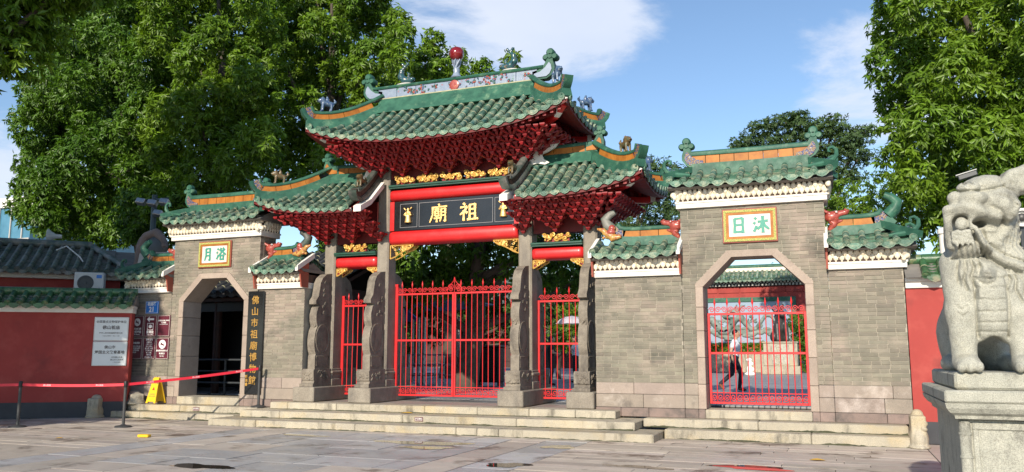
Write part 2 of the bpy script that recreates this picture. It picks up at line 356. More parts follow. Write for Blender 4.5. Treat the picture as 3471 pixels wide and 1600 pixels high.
# distance-field modelling for carved and living figures: one continuous surface
class SDF:
    def __init__(s, lo, hi, h):
        s.lo = np.array(lo, float); s.h = h; n = np.ceil((np.array(hi) - s.lo) / h).astype(int) + 1
        ax = [s.lo[i] + h * np.arange(n[i]) for i in range(3)]
        s.X, s.Y, s.Z = [a.astype(np.float32) for a in np.meshgrid(*ax, indexing='ij')]
        s.f = np.full(s.X.shape, 9., np.float32); s.id = np.zeros(s.X.shape, np.int8)
    def _u(s, d, k, mi):
        s.id = np.where(d < s.f, np.int8(mi), s.id)
        if k > 0:
            hh = np.clip(.5 + .5 * (s.f - d) / k, 0, 1); s.f = (s.f * (1 - hh) + d * hh - k * hh * (1 - hh)).astype(np.float32)
        else: s.f = np.minimum(s.f, d)
    def _ell(s, c, r, rot=0.):
        x = s.X - c[0]; y = s.Y - c[1]; z = s.Z - c[2]
        if rot:
            a, b = math.cos(rot), math.sin(rot); x, y = a * x + b * y, -b * x + a * y
        q = np.sqrt((x / r[0]) ** 2 + (y / r[1]) ** 2 + (z / r[2]) ** 2); q2 = np.sqrt((x / r[0] ** 2) ** 2 + (y / r[1] ** 2) ** 2 + (z / r[2] ** 2) ** 2) + 1e-6
        return q * (q - 1) / q2
    def ell(s, c, r, k=.03, mi=0, rot=0.):
        if not hasattr(r, '__len__'): r = (r, r, r)
        s._u(s._ell(c, r, rot), k, mi); return s
    def _cap(s, a, b, ra, rb):
        a = np.array(a, float); b = np.array(b, float); ba = b - a; L = float(ba @ ba) + 1e-9
        t = np.clip(((s.X - a[0]) * ba[0] + (s.Y - a[1]) * ba[1] + (s.Z - a[2]) * ba[2]) / L, 0, 1)
        return np.sqrt((s.X - a[0] - t * ba[0]) ** 2 + (s.Y - a[1] - t * ba[1]) ** 2 + (s.Z - a[2] - t * ba[2]) ** 2) - (ra + (rb - ra) * t)
    def cap(s, a, b, ra, rb=None, k=.03, mi=0): s._u(s._cap(a, b, ra, ra if rb is None else rb), k, mi); return s
    def box(s, c, hf, r=.02, k=.02, mi=0):
        q = [np.abs(A - c[i]) - hf[i] + r for i, A in enumerate((s.X, s.Y, s.Z))]
        d = np.sqrt(sum(np.maximum(a, 0) ** 2 for a in q)) + np.minimum(np.maximum(np.maximum(q[0], q[1]), q[2]), 0) - r; s._u(d, k, mi); return s
    def path(s, pts, r, k=.02, mi=0):
        n = len(pts); rr = r if hasattr(r, '__len__') else [r] * n
        for i in range(n - 1): s.cap(pts[i], pts[i + 1], rr[i], rr[i + 1], k, mi)
        return s
    def sub(s, d, k=.015):
        hh = np.clip(.5 - .5 * (s.f + d) / k, 0, 1); s.f = (s.f * (1 - hh) + (-d) * hh + k * hh * (1 - hh)).astype(np.float32); return s
    def cut_ell(s, c, r, k=.015, rot=0.): return s.sub(s._ell(c, r if hasattr(r, '__len__') else (r, r, r), rot), k)
    def cut_path(s, pts, r, k=.01):
        for a, b in zip(pts[:-1], pts[1:]): s.sub(s._cap(a, b, r, r), k)
        return s
    def relief(s, pts, r, h, ymax=.3):
        """raise (h > 0) or groove (h < 0) the front of the figure along a line drawn in x, z"""
        h = h * 1.7 if h < 0 else h; r = r * 1.2 if h < 0 else r; d = np.full((s.X.shape[0], s.X.shape[2]), 9., np.float32); X = s.X[:, 0, :]; Z = s.Z[:, 0, :]
        if len(pts) == 1: pts = [pts[0], (pts[0][0] + 1e-4, pts[0][1])]
        for (ax, az), (bx, bz) in zip(pts[:-1], pts[1:]):
            L = (bx - ax) ** 2 + (bz - az) ** 2 + 1e-9; t = np.clip(((X - ax) * (bx - ax) + (Z - az) * (bz - az)) / L, 0, 1); d = np.minimum(d, np.hypot(X - ax - t * (bx - ax), Z - az - t * (bz - az)))
        w = np.clip(1 - d / r, 0, 1); w = w * w * (3 - 2 * w); yf = np.clip((ymax - s.Y) / .06, 0, 1); s.f = (s.f - h * w[:, None, :] * yf).astype(np.float32); return s
    def mesh(s, name, mats, M=None):
        f = s.f; nx, ny, nz = f.shape; ins = f < 0
        c = [(i, j, k) for i in (0, 1) for j in (0, 1) for k in (0, 1)]
        sl = lambda q: f[q[0]:nx - 1 + q[0], q[1]:ny - 1 + q[1], q[2]:nz - 1 + q[2]]
        cnt = sum((sl(q) < 0).astype(np.int8) for q in c); act = (cnt > 0) & (cnt < 8)
        idx = np.full(act.shape, -1, np.int64); I = np.argwhere(act); idx[act] = np.arange(len(I))
        acc = np.zeros((len(I), 3)); num = np.zeros(len(I))
        for q in c:
            for a in range(3):
                if q[a]: continue
                q2 = list(q); q2[a] = 1; f0 = sl(q)[act]; f1 = sl(q2)[act]; cr = (f0 < 0) != (f1 < 0)
                t = np.where(cr, f0 / np.where(cr, f0 - f1, 1), 0); p = np.tile(np.array(q, float), (len(I), 1)); p[:, a] = t
                acc[cr] += p[cr]; num[cr] += 1
        V = s.lo + s.h * (I + acc / num[:, None]); fs = []
        for a in range(3):
            b, d = (a + 1) % 3, (a + 2) % 3
            s0 = [slice(None)] * 3; s1 = [slice(None)] * 3; s0[a] = slice(0, -1); s1[a] = slice(1, None)
            cr = ins[tuple(s0)] != ins[tuple(s1)]; E = np.argwhere(cr)
            E = E[(E[:, b] > 0) & (E[:, d] > 0) & (E[:, b] < f.shape[b] - 1) & (E[:, d] < f.shape[d] - 1)]
            def g(db, dd):
                e = E.copy(); e[:, b] += db; e[:, d] += dd; return idx[e[:, 0], e[:, 1], e[:, 2]]
            q = np.stack([g(-1, -1), g(0, -1), g(0, 0), g(-1, 0)], 1); flip = ~ins[E[:, 0], E[:, 1], E[:, 2]]; q[flip] = q[flip][:, ::-1]; fs.append(q)
        Q = np.concatenate(fs); me = bpy.data.meshes.new(name)
        if M is not None: V = V @ np.array(M.to_3x3()).T + np.array(M.translation)
        me.from_pydata(V.tolist(), [], Q.tolist())
        for m in ([mats] if isinstance(mats, str) else mats): me.materials.append(MATS[m])
        if not isinstance(mats, str):
            ii = s.id[I[:, 0], I[:, 1], I[:, 2]]; me.polygons.foreach_set('material_index', ii[Q[:, 0]].astype(np.int32))
        me.polygons.foreach_set('use_smooth', [True] * len(Q)); return me

# lettering: font outlines turned to meshes, and brush strokes
def text_mesh(txt, size, mname, depth=.004, bold=0., align='CENTER', vertical=False):
    cu = bpy.data.curves.new('lettering', 'FONT'); cu.body = txt; cu.size = size; cu.extrude = depth; cu.offset = bold; cu.align_x = align; cu.align_y = 'CENTER'; cu.resolution_u = 3
    if vertical: cu.space_line = 1.12
    o = bpy.data.objects.new('lettering', cu); COL.objects.link(o)
    bpy.context.view_layer.update()
    me = bpy.data.meshes.new_from_object(o.evaluated_get(bpy.context.evaluated_depsgraph_get())); bpy.data.objects.remove(o)
    me.materials.clear(); me.materials.append(MATS[mname]); return me
FACE = Matrix.Rotation(R(90), 4, 'X')           # text plane turned upright, facing -Y
CH = {
 '祖': [[(.2, .97), (.31, .86)], [(.04, .74), (.42, .78)], [(.42, .78), (.26, .52), (.03, .34)], [(.24, .58), (.23, .0)], [(.29, .54), (.43, .40)], [(.56, .87), (.55, .08)], [(.54, .85), (.87, .89)], [(.85, .9), (.85, .08)], [(.56, .62), (.84, .63)], [(.56, .36), (.84, .37)], [(.42, .06), (1.02, .09)]],
 '廟': [[(.5, 1.02), (.57, .9)], [(.12, .83), (1., .87)], [(.17, .84), (.16, .42), (.0, .0)], [(.27, .72), (.56, .74)], [(.41, .82), (.41, .64)], [(.31, .64), (.31, .34)], [(.31, .62), (.53, .63)], [(.52, .64), (.52, .34)], [(.31, .49), (.52, .49)], [(.31, .36), (.53, .36)], [(.24, .22), (.6, .24)], [(.41, .36), (.41, .0)], [(.67, .74), (.67, .3), (.6, .03)], [(.66, .73), (.92, .75)], [(.91, .76), (.91, .02)], [(.91, .03), (.83, .1)], [(.67, .55), (.9, .56)], [(.67, .37), (.9, .38)]],
 '沐': [[(.1, .92), (.22, .8)], [(.03, .64), (.15, .54)], [(.04, .08), (.12, .2), (.24, .42)], [(.3, .66), (.97, .71)], [(.63, 1.), (.63, .0)], [(.62, .66), (.5, .4), (.29, .2)], [(.64, .66), (.78, .4), (1.03, .2)]],
 '日': [[(.24, .92), (.22, .04)], [(.22, .9), (.77, .93)], [(.76, .95), (.76, .03)], [(.24, .52), (.75, .54)], [(.23, .12), (.76, .12)]],
 '浴': [[(.1, .92), (.22, .8)], [(.03, .64), (.15, .54)], [(.04, .08), (.12, .2), (.24, .42)], [(.52, .95), (.36, .72)], [(.7, .95), (.9, .76)], [(.62, .8), (.5, .55), (.28, .38)], [(.62, .78), (.78, .56), (1.03, .42)], [(.45, .38), (.47, .03)], [(.44, .36), (.8, .38)], [(.79, .39), (.76, .03)], [(.46, .07), (.77, .08)]],
 '月': [[(.3, .95), (.3, .4), (.16, .0)], [(.28, .93), (.74, .95)], [(.73, .97), (.73, .02)], [(.73, .03), (.58, .1)], [(.3, .66), (.72, .67)], [(.3, .4), (.72, .41)]],
}
def brush(ch, w, h, sw, mname, name, parent, M, depth=.02):
    b = MB()
    for q, st in enumerate(CH[ch]):
        P = [Vector((x * w, 0, y * h)) for x, y in st]; pts = []
        for i in range(len(P) - 1):
            for t in np.linspace(0, 1, 5)[(0 if i == 0 else 1):]: pts.append(P[i].lerp(P[i + 1], t))
        n = len(pts); hor = abs((P[-1] - P[0]).x) > abs((P[-1] - P[0]).z) * 1.5
        L = []; Rr = []
        for i, p in enumerate(pts):
            t = (pts[min(i + 1, n - 1)] - pts[max(i - 1, 0)]).normalized(); nr = Vector((-t.z, 0, t.x)); u = i / (n - 1)
            ww = sw * (.5 if hor else .62) * (.8 + .55 * abs(u - .5) * 1.4) * (1.0 if len(st) == 2 or u < .55 else 1.25 - .75 * (u - .55) / .45 * (1 if st[-1][1] < st[0][1] else .6))
            L.append(p + nr * ww); Rr.append(p - nr * ww)
        poly = [(p.x, p.z) for p in L] + [(p.x, p.z) for p in Rr[::-1]]
        b.prism(poly, 'y', -depth - .0006 * q, .0, M)
    return b.build(name, mname, parent)

# ------------------------------------------------------------------ roof tiles
_tm = {}
def tube_tile_mesh(r, L, m1='glaze'):
    k = ('t', r, round(L, 3), m1)
    if k not in _tm:
        b = MB(); n = 7
        secs = [(0, 1.0, 1), (.02, 1.05, 1), (.06, 1.05, 1), (.065, .97, 0), (.97, 1.02, 0), (1, .9, 0)]
        vs = []; fs = []; ms = []
        for t, s, _ in secs:
            for j in range(n):
                th = math.pi * (j / (n - 1)) * 1.16 - math.pi * .08; vs.append((r * s * math.cos(th), L * t, r * s * math.sin(th)))
        for i in range(len(secs) - 1):
            for j in range(n - 1): fs.append((i * n + j, i * n + j + 1, (i + 1) * n + j + 1, (i + 1) * n + j)); ms.append(1 if i < 2 else 0)
        fs += [tuple(range(n)), tuple(range(len(vs) - 1, len(vs) - n - 1, -1))]; ms += [0, 0]
        o = len(b.v); b.v += vs; b.f += fs; b.m += ms
        _tm[k] = b.mesh('tube_tile', [m1, 'tile_joint'], True, 50)
    return _tm[k]
def end_tile_mesh(r, m1='glaze_end'):
    k = ('e', r, m1)
    if k not in _tm:
        b = MB(); R_ = r * 1.16
        b.lathe([(R_, 0), (R_, .035), (R_ * .86, .035), (R_ * .82, .024), (R_ * .5, .024), (R_ * .42, .034), (.001, .036)], 14, M=Matrix.Rotation(R(90), 4, 'X'))
        _tm[k] = b.mesh('round_end_tile', m1, True, 40)
    return _tm[k]
def drip_tile_mesh(w, h, m1='glaze_end'):
    k = ('d', w, h, m1)
    if k not in _tm:
        b = MB(); a = w / 2
        b.prism([(-a, 0), (a, 0), (a * .98, -h * .38), (a * .55, -h * .8), (0, -h), (-a * .55, -h * .8), (-a * .98, -h * .38)], 'y', -.018, 0)
        b.prism([(-a * .7, -h * .12), (a * .7, -h * .12), (a * .66, -h * .4), (0, -h * .8), (-a * .66, -h * .4)], 'y', -.026, -.016)
        _tm[k] = b.mesh('drip_tile', m1)
    return _tm[k]
def roof_slope(roof, surf, us, tmax, r=.055, L=.26, pan=True, glz='glaze', endm='glaze_end', panm='pan_tile', singles=True, course=.085, drip=.115):
    """surf(u, t): point on the slope, t = 0 at the eave, 1 at the ridge. Tube rows at us, pan strips between."""
    def samp(u, tm):
        n = 28; P = [surf(u, tm * i / n) for i in range(n + 1)]; s = [0]
        for i in range(n): s.append(s[-1] + (P[i + 1] - P[i]).length)
        return P, s
    def pt(P, s, d):
        d = min(max(d, 0), s[-1]); i = min(int(np.searchsorted(s, d, 'right')) - 1, len(P) - 2); return P[i].lerp(P[i + 1], (d - s[i]) / max(s[i + 1] - s[i], 1e-6))
    jt = MB() if not singles else None
    for u in us:
        tm = tmax(u)
        if tm < .06: continue
        P, s = samp(u, tm); lat = (surf(u + .01, 0) - surf(u - .01, 0)).normalized()
        d = -.015; first = True
        while d < s[-1] - .03:
            e = min(d + L, s[-1]); a = pt(P, s, d) if d > 0 else P[0] + (P[0] - P[1]).normalized() * .015; c = pt(P, s, e)
            y = (c - a); nrm = lat.cross(y); nrm = nrm if nrm.z > 0 else -nrm; ln = y.length
            Mx = frame(a + nrm.normalized() * .024, y, nrm)
            if singles:
                inst('tube_tile', tube_tile_mesh(r, L, glz), roof, Mx @ SC(1, (ln + .012) / L, 1) @ Matrix.Rotation(random.uniform(-.03, .03), 4, 'Y'))
                if first: inst('round_end_tile', end_tile_mesh(r, endm), roof, Mx @ TR((0, 0, r * .12)))
            else:
                me = tube_tile_mesh(r, L, glz)
                jt.add([v.co for v in me.vertices], [tuple(p.vertices) for p in me.polygons], Mx @ SC(1, (ln + .012) / L, 1))
            d = e; first = False
    if not singles: tag(jt.build('rear_tube_tiles', glz, roof, True), kind='stuff')
    if pan:
        b = MB(); us2 = list(us)
        for q in range(len(us2) - 1):
            u0, u1 = us2[q], us2[q + 1]; um = (u0 + u1) / 2; tm = min(tmax(u0), tmax(u1)) if min(tmax(u0), tmax(u1)) > .05 else tmax(um)
            if tm < .05: continue
            P, s = samp(um, tm); nC = max(1, int(s[-1] / course))
            half = (surf(u1, 0) - surf(u0, 0)) * .5; lat = half.normalized(); hw = half.length
            for i in range(nC):
                a = pt(P, s, i * s[-1] / nC); c = pt(P, s, (i + 1) * s[-1] / nC); y = (c - a).normalized(); nrm = lat.cross(y); nrm = nrm if nrm.z > 0 else -nrm; nrm.normalize()
                sl_ = (surf(u1, 0) - surf(u0, 0)).normalized() if i == 0 else lat
                vs = []; ksg = 4; jx = random.uniform(-.004, .004)
                for w in range(ksg + 1):
                    x = -1 + 2 * w / ksg; dep = .034 * (x * x) - .034
                    o = lat * (x * hw * .93)
                    vs += [a + o + nrm * (dep + .020 + jx), c + o + nrm * (dep + .002), a + o + nrm * (dep - .004 + jx)]
                fs = []
                for w in range(ksg):
                    i0, i1 = 3 * w, 3 * (w + 1); fs += [(i0, i1, i1 + 1, i0 + 1), (i0 + 2, i1 + 2, i1, i0)]
                b.add(vs, fs)
            if singles and drip:
                a = P[0]; y = (P[1] - P[0]).normalized(); nrm = lat.cross(y); nrm = nrm if nrm.z > 0 else -nrm
                out = -Vector((y.x, y.y, 0)).normalized()
                inst('drip_tile', drip_tile_mesh(round(hw * 1.9, 3), drip, endm), roof, frame(a + nrm.normalized() * .008 + out * .015, -out, (Vector((0, 0, 1)) - out * .25)))
        if b.f: tag(b.build('pan_tiles', panm, roof), kind='stuff')
def ridge(parent, path, h, w, orange='ridge_orange', green='ridge_green', seg=.5, taper=None, capr=None, panel0=0.0, panel1=1.0, tipm=None, fb=.26, ft=.72):
    """a banded ridge: green foot, orange panels, rounded green cap"""
    path = [Vector(p) for p in path]
    s = [0.]
    for a, c in zip(path[:-1], path[1:]): s.append(s[-1] + (c - a).length)
    T = s[-1]
    def sub(d0, d1, n=6):
        out = []
        for q in range(n + 1):
            d = d0 + (d1 - d0) * q / n; i = min(max(int(np.searchsorted(s, d, 'right')) - 1, 0), len(path) - 2)
            out.append(path[i].lerp(path[i + 1], (d - s[i]) / max(s[i + 1] - s[i], 1e-6)))
        return out
    a = w / 2
    MB().sweep(path, [(-a * 1.25, -.03), (a * 1.25, -.03), (a * 1.2, h * .1), (a * .95, h * fb), (-a * .95, h * fb), (-a * 1.2, h * .1)], taper).build('ridge_foot', green, parent, True, 35)
    n = max(1, int(round(T * (panel1 - panel0) / seg))); 
    for i in range(n):
        d0 = T * panel0 + T * (panel1 - panel0) * i / n; d1 = T * panel0 + T * (panel1 - panel0) * (i + 1) / n
        m = tipm if (tipm and i == n - 1) else orange
        MB().sweep(sub(d0 + .006, d1 - .006), [(-a * .8, h * fb - .003), (a * .8, h * fb - .003), (a * .8, h * ft + .003), (-a * .8, h * ft + .003)]).build('ridge_panel', m, parent)
    c = MB().sweep(path, [(-a * 1.02, h * ft), (a * 1.02, h * ft), (a * 1.12, h * (ft + (1 - ft) * .3)), (a * .95, h * (ft + (1 - ft) * .76)), (a * .5, h), (-a * .5, h), (-a * .95, h * (ft + (1 - ft) * .76)), (-a * 1.12, h * (ft + (1 - ft) * .3))], taper)
    c.build('ridge_cap', green, parent, True, 35)
def trefoil(parent, x, y, z0, s, dirx, m='ridge_green', th=.10, pan='ridge_orange'):
    """upturned ridge end: a swelling horn crowned with a three-lobed knob"""
    o = [(-.30, 0), (.0, 0), (.10, .06), (.17, .16), (.17, .26), (.135, .36), (.14, .47), (.01, .47), (-.01, .36), (-.07, .27), (-.17, .20), (-.30, .17)]
    b = MB(); b.prism([(x + dirx * p * s, z0 + q * s) for p, q in o], 'y', y - th / 2, y + th / 2)
    for cx, cz, r in ((.075, .545, .085), (-.02, .445, .068), (.17, .445, .068), (.075, .46, .07)):
        b.lathe([(r * s * .7, -th * .62), (r * s, -th * .4), (r * s, th * .4), (r * s * .7, th * .62)], 12, (0, 0, 0), TR((x + dirx * cx * s, y, z0 + cz * s)) @ Matrix.Rotation(R(90), 4, 'X'))
    b.build('ridge_horn', m, parent, True, 40)
    i_ = [(-.26, .04), (.0, .04), (.07, .09), (.115, .18), (.10, .28), (.06, .33), (-.02, .23), (-.13, .15), (-.26, .12)]
    MB().prism([(x + dirx * p * s, z0 + q * s) for p, q in i_], 'y', y - th * .62, y + th * .62).build('horn_inlay', pan, parent)
def curl(parent, p, dirx, s, m='ridge_green', diry=0., name='eave_curl'):
    """a fish-tail hook rising from a roof corner"""
    P = [(-.55, .0), (-.3, .02), (-.05, .05), (.15, .13), (.26, .28), (.26, .44), (.16, .53), (.05, .50), (.04, .41), (.10, .39)]
    rr = [.05, .085, .095, .085, .07, .06, .05, .045, .04, .03]
    MB().tube([Vector(p) + Vector((dirx * a * s, diry * a * s, c * s)) for a, c in P], [q * s for q in rr], 8).build(name, m, parent, True)

# ------------------------------------------------------------------ the ground
TZ = .44
gnd = MB(); gnd.add([(-900, -300, -.012), (900, -300, -.012), (900, 2000, -.012), (-900, 2000, -.012)], [(0, 1, 2, 3)])
plaza = tag(gnd.build('plaza', 'joint_dark'), kind='structure')
slab_me = {}
def slab(x0, x1, y0, y1, m, parent=None, name='paving_slab', z0=-.10, z1=0.):
    k = (m, 's')
    if k not in slab_me:
        b = MB(); b.rbox(-.5, .5, -.5, .5, -1, 0, .012); slab_me[k] = b.mesh('paving_slab', m)
    dz = random.uniform(-.0025, .002)
    inst(name, slab_me[k], parent or plaza, TR(((x0 + x1) / 2, (y0 + y1) / 2, z1 + dz)) @ SC(x1 - x0, y1 - y0, z1 - z0))
g_ = .008
far_slabs = MB()
def run_y(x0, x1, ya, yb, m, lo, hi):
    y = ya + random.uniform(-.4, 0)
    while y < yb:
        l = random.uniform(lo, hi); y1 = min(y + l, yb); slab(x0 + g_, x1 - g_, y + g_, y1 - g_, m); y = y1
for x0, x1, m in ((-4.86, -4.1, 'slab_grey'), (-5.5, -4.86, 'slab_beige'), (-11.4, -10.7, 'slab_grey'), (-10.7, -10.0, 'slab_beige')): run_y(x0, x1, 6.2, 14.0, m, 1.3, 2.3)
y = 6.3
while y < 13.4:
    d = random.choice((.75, .85, 1.0)); x = -10.0
    while x < -5.55:
        l = random.choice((.95, 1.3, 1.6, 1.15)); x1 = min(x + l, -5.5)
        if -5.5 - x1 < .35: x1 = -5.5
        slab(x + g_, x1 - g_, y + g_, min(y + d, 13.4) - g_, random.choice(('slab_grey', 'slab_grey', 'slab_beige', 'slab_grey'))); x = x1
    y += d
x = -12.6
while x < -4.1:
    l = random.uniform(1.3, 2.2); slab(x + g_, min(x + l, -4.1) - g_, 13.99 + g_, 14.285, 'slab_beige'); x += l
x = -10.0
while x < -5.5:
    l = random.uniform(1., 1.5); slab(x + g_, min(x + l, -5.5) - g_, 13.4 + g_, 14.0 - g_, 'slab_grey'); x += l
def planks(xa, xb, ya, yb, lo=1.1, hi=2.6):
    y = ya
    while y < yb - .05:
        d = random.choice((.27, .31, .36, .30)); x = xa - random.uniform(0, 1.2)
        if yb - y - d < .12: d = yb - y
        while x < xb:
            l = random.uniform(lo, hi); x1 = min(x + l, xb)
            if xb - x1 < .3: x1 = xb
            slab(max(x, xa) + g_ * .6, x1 - g_ * .6, y + g_ * .6, y + d - g_ * .6, random.choice(('slab_plank', 'slab_plank', 'slab_plank', 'slab_beige'))); x = x1
        y += d
planks(-4.1, 1.28, 9.9, 15.115); planks(-17.6, -11.4, 10.2, 15.115, 1.8, 3.6)
slab(1.28, 3.4, 9.5, 12.4, 'slab_beige'); slab(1.29, 3.4, 12.41, 15.8, 'slab_beige')
b = MB()
for x0, x1, y0, y1 in ((-30, -17.61, 6.2, 15), (-17.6, -11.41, 4.5, 10.19), (-4.09, 8, 4.5, 9.49), (-10, -5.5, 3.5, 6.29), (-11.4, -10, 3.5, 6.19), (-5.5, -4.1, 3.5, 6.19), (3.41, 8, 9.5, 15.8), (-40, 30, -20, 3.49)): b.box(x0, x1, y0, y1, -.05, -.004)
tag(b.build('outer_paving', 'slab_plank', plaza), kind='stuff')
# puddles: thin sheets of rain water lying in the hollows
mw = bpy.data.materials.new('water'); mw.use_nodes = True; q = mw.node_tree.nodes['Principled BSDF']; q.inputs['Base Color'].default_value = (.055, .045, .036, 1); q.inputs['Roughness'].default_value = .015; q.inputs['Specular IOR Level'].default_value = .75; q.inputs['IOR'].default_value = 1.33; MATS['water'] = mw
def puddle(cx, cy, rx, ry, seed):
    rr = random.Random(seed); ph = [rr.uniform(0, 6.3) for _ in range(4)]; n = 40; vs = [(cx, cy, .0035)]
    for i in range(n):
        a = 2 * math.pi * i / n; k = 1 + .22 * math.sin(2 * a + ph[0]) + .14 * math.sin(3 * a + ph[1]) + .10 * math.sin(5 * a + ph[2]) + .05 * math.sin(9 * a + ph[3])
        vs.append((cx + rx * k * math.cos(a), cy + ry * k * math.sin(a), .0035))
    tag(MB().add(vs, [(0, i + 1, (i + 1) % n + 1) for i in range(n)]).build('puddle', 'water'), 'shallow rain puddle on the paving', 'puddle', kind='structure')
for q in ((-6.7, 12.86, .75, .28, 1), (-4.33, 10.82, .3, .22, 2), (-4.35, 13.15, .22, .3, 3), (-8.2, 9.15, .42, .22, 4), (-1.15, 11.78, .55, .2, 5), (-6.35, 12.25, .5, .16, 6), (-9.4, 13.2, .5, .14, 9), (-.9, 10.8, .4, .15, 10), (-2.6, 11.3, .45, .12, 11), (.4, 11.2, .5, .16, 15)): puddle(*q)

# courtyard beyond the gate, at the level of the steps' head
b = MB(); b.box(-60, 40, 18.02, 90, -.2, TZ - .03); court = tag(b.build('courtyard', 'joint_dark'), kind='structure')
b2 = MB(); b2.box(-12.3, -3.7, 16.0, 18.0, 0, TZ - .006); tag(b2.build('terrace', 'granite_top'), kind='structure')
y = 18.02; cs = 0
while y < 46:
    d = .9 if y < 30 else 1.6; x = -16 + random.uniform(0, .6)
    while x < 6:
        l = random.uniform(1.2, 2.0) * (1 if y < 30 else 1.7); 
        inside = (-9 < x < 2)
        if inside and cs < 290: slab(x + .005, x + l - .005, y + .005, y + d - .005, 'court_floor', court, 'paving_slab', TZ - .1, TZ); cs += 1
        else: far_slabs.box(x + .005, x + l - .005, y + .005, y + d - .005, TZ - .1, TZ - .001)
        x += l
    y += d
far_slabs.box(-16, 6, 46, 88, TZ - .1, TZ); far_slabs.box(-58, -16.05, 18.05, 88, TZ - .1, TZ - .002); far_slabs.box(8.0, 38, 18.05, 88, TZ - .1, TZ - .002)
tag(far_slabs.build('far_paving', 'court_floor', court), kind='stuff')

# ------------------------------------------------------------------ steps
blk = {}
def block(name, x0, x1, y0, y1, z0, z1, m, parent, c=.012, jit=.003):
    w, d, h = x1 - x0, y1 - y0, z1 - z0; k = (m, round(w * 5), round(d * 5), round(h * 10), c)
    if k not in blk:
        b = MB(); b.rbox(-w / 2, w / 2, -d / 2, d / 2, -h / 2, h / 2, c); blk[k] = (b.mesh(name, m), w, d, h)
    me, w0, d0, h0 = blk[k]; j = random.uniform(-jit, jit)
    return inst(name, me, parent, TR(((x0 + x1) / 2, (y0 + y1) / 2 + j, (z0 + z1) / 2)) @ SC(w / w0, d / d0, h / h0))
def flight(parent, X0, X1, y0, y1, z0, z1, cuts):
    xs = [X0] + [X0 + (X1 - X0) * c for c in cuts] + [X1]
    for a, c in zip(xs[:-1], xs[1:]): block('step_stone', a + .003, c - .003, y0, y1, z0, z1, 'granite', parent, .016, .004)
st = thing('entrance_steps', 'broad flight of three worn granite steps below the red gates', 'steps', (-7.8, 14.9, 0))
flight(st, -12.66, -3.01, 14.29, 15.3, -.02, .138, (.13, .38, .61, .655, .70))
flight(st, -12.31, -3.47, 14.868, 15.9, .138, .289, (.12, .46, .74))
flight(st, -11.95, -3.97, 15.439, 16.01, .289, .44, (.06, .22, .49, .64, .78, .9))
sr = thing('side_steps', 'two granite steps before the archway with the red gate', 'steps', (-.9, 15.4, 0), 'steps to the side archways')
flight(sr, -2.99, 1.06, 15.12, 15.6, -.02, .165, (.62,)); flight(sr, -3.45, 1.06, 15.47, 15.99, .165, .32, (.46,))
sl_ = thing('side_steps', 'two granite steps before the dark archway with the yellow sign', 'steps', (-14.5, 15.4, 0), 'steps to the side archways')
flight(sl_, -16.62, -12.68, 15.12, 15.6, -.02, .15, (.3, .72)); flight(sl_, -16.4, -12.32, 15.47, 15.99, .15, .30, (.45,))

def moss(parent, x0, x1, y, z, seed, hm=.028):
    rr = random.Random(seed); n = max(8, int((x1 - x0) / .035)); b = MB(); vs = []; h = 0
    for i in range(n + 1):
        h = max(.0, min(hm, h + rr.uniform(-.009, .009))); x = x0 + (x1 - x0) * i / n; vs += [(x, y - .006, z), (x, y - .003, z + .003 + h), (x, y + .02, z + .003 + h)]
    tag(b.add(vs, [(3 * i + j, 3 * i + 3 + j, 3 * i + 4 + j, 3 * i + 1 + j) for i in range(n) for j in (0, 1)]).build('moss', 'moss', parent), kind='stuff')
moss(st, -12.6, -3.1, 14.29, .0, 1, .014); moss(st, -12.25, -3.5, 14.868, .138, 2); moss(st, -11.9, -4.0, 15.439, .289, 3, .018)
moss(sr, -2.95, 1.04, 15.12, .0, 4); moss(sr, -3.4, 1.04, 15.47, .165, 5, .035); moss(sl_, -16.6, -12.7, 15.12, 0., 6); moss(sl_, -16.35, -12.4, 15.47, .15, 7)

# ------------------------------------------------------------------ brick gate towers and wing walls
bk = MB(); bk.rbox(-.5, .5, -.5, .5, -.5, .5, .035); brick_me = bk.mesh('brick', 'brick')
bud = SDF((-.08, -.06, -.13), (.08, .06, .13), .011); bud.ell((0, 0, .0), (.052, .04, .075), .02).cap((0, 0, .04), (0, 0, .11), .028, .008, .03).cap((0, 0, -.05), (0, 0, -.115), .03, .016, .02).ell((.045, 0, -.015), (.022, .03, .05), .01).ell((-.045, 0, -.015), (.022, .03, .05), .01)
bud_me = bud.mesh('cornice_bud', 'bud_white')
YW = 15.87; YB = 16.45
def bricks(parent, x0, x1, z0, z1, clip=None, cap=300, yf=YW):
    """running bond of grey bricks standing 6 mm proud of the mortar core"""
    H, Lb = .0715, .31; row = 0; z = z0; n = 0; extra = MB()
    while z + H * .6 < z1:
        h = min(H, z1 - z); off = (row % 2) * Lb / 2 + random.uniform(-.02, .02); x = x0 - off
        while x < x1 - .01:
            l = Lb * random.choice((1, 1, 1, .5, 1)) ; a, c = max(x, x0), min(x + l, x1); x += l
            segs = [(a, c)]
            if clip:
                k = clip(z + h / 2)
                if k: segs = [(a, min(c, k[0])), (max(a, k[1]), c)]
            for a2, c2 in segs:
                if c2 - a2 < .035: continue
                Mx = TR(((a2 + c2) / 2, yf + .055 + random.uniform(-.003, .003), z + h / 2)) @ SC(c2 - a2 - .009, .12, h - .009)
                if n < cap: inst('brick', brick_me, parent, Mx); n += 1
                else: extra.add([v.co for v in brick_me.vertices], [tuple(p.vertices) for p in brick_me.polygons], Mx)
        z += h; row += 1
    if extra.f: tag(extra.build('upper_bricks', 'brick', parent), kind='stuff')
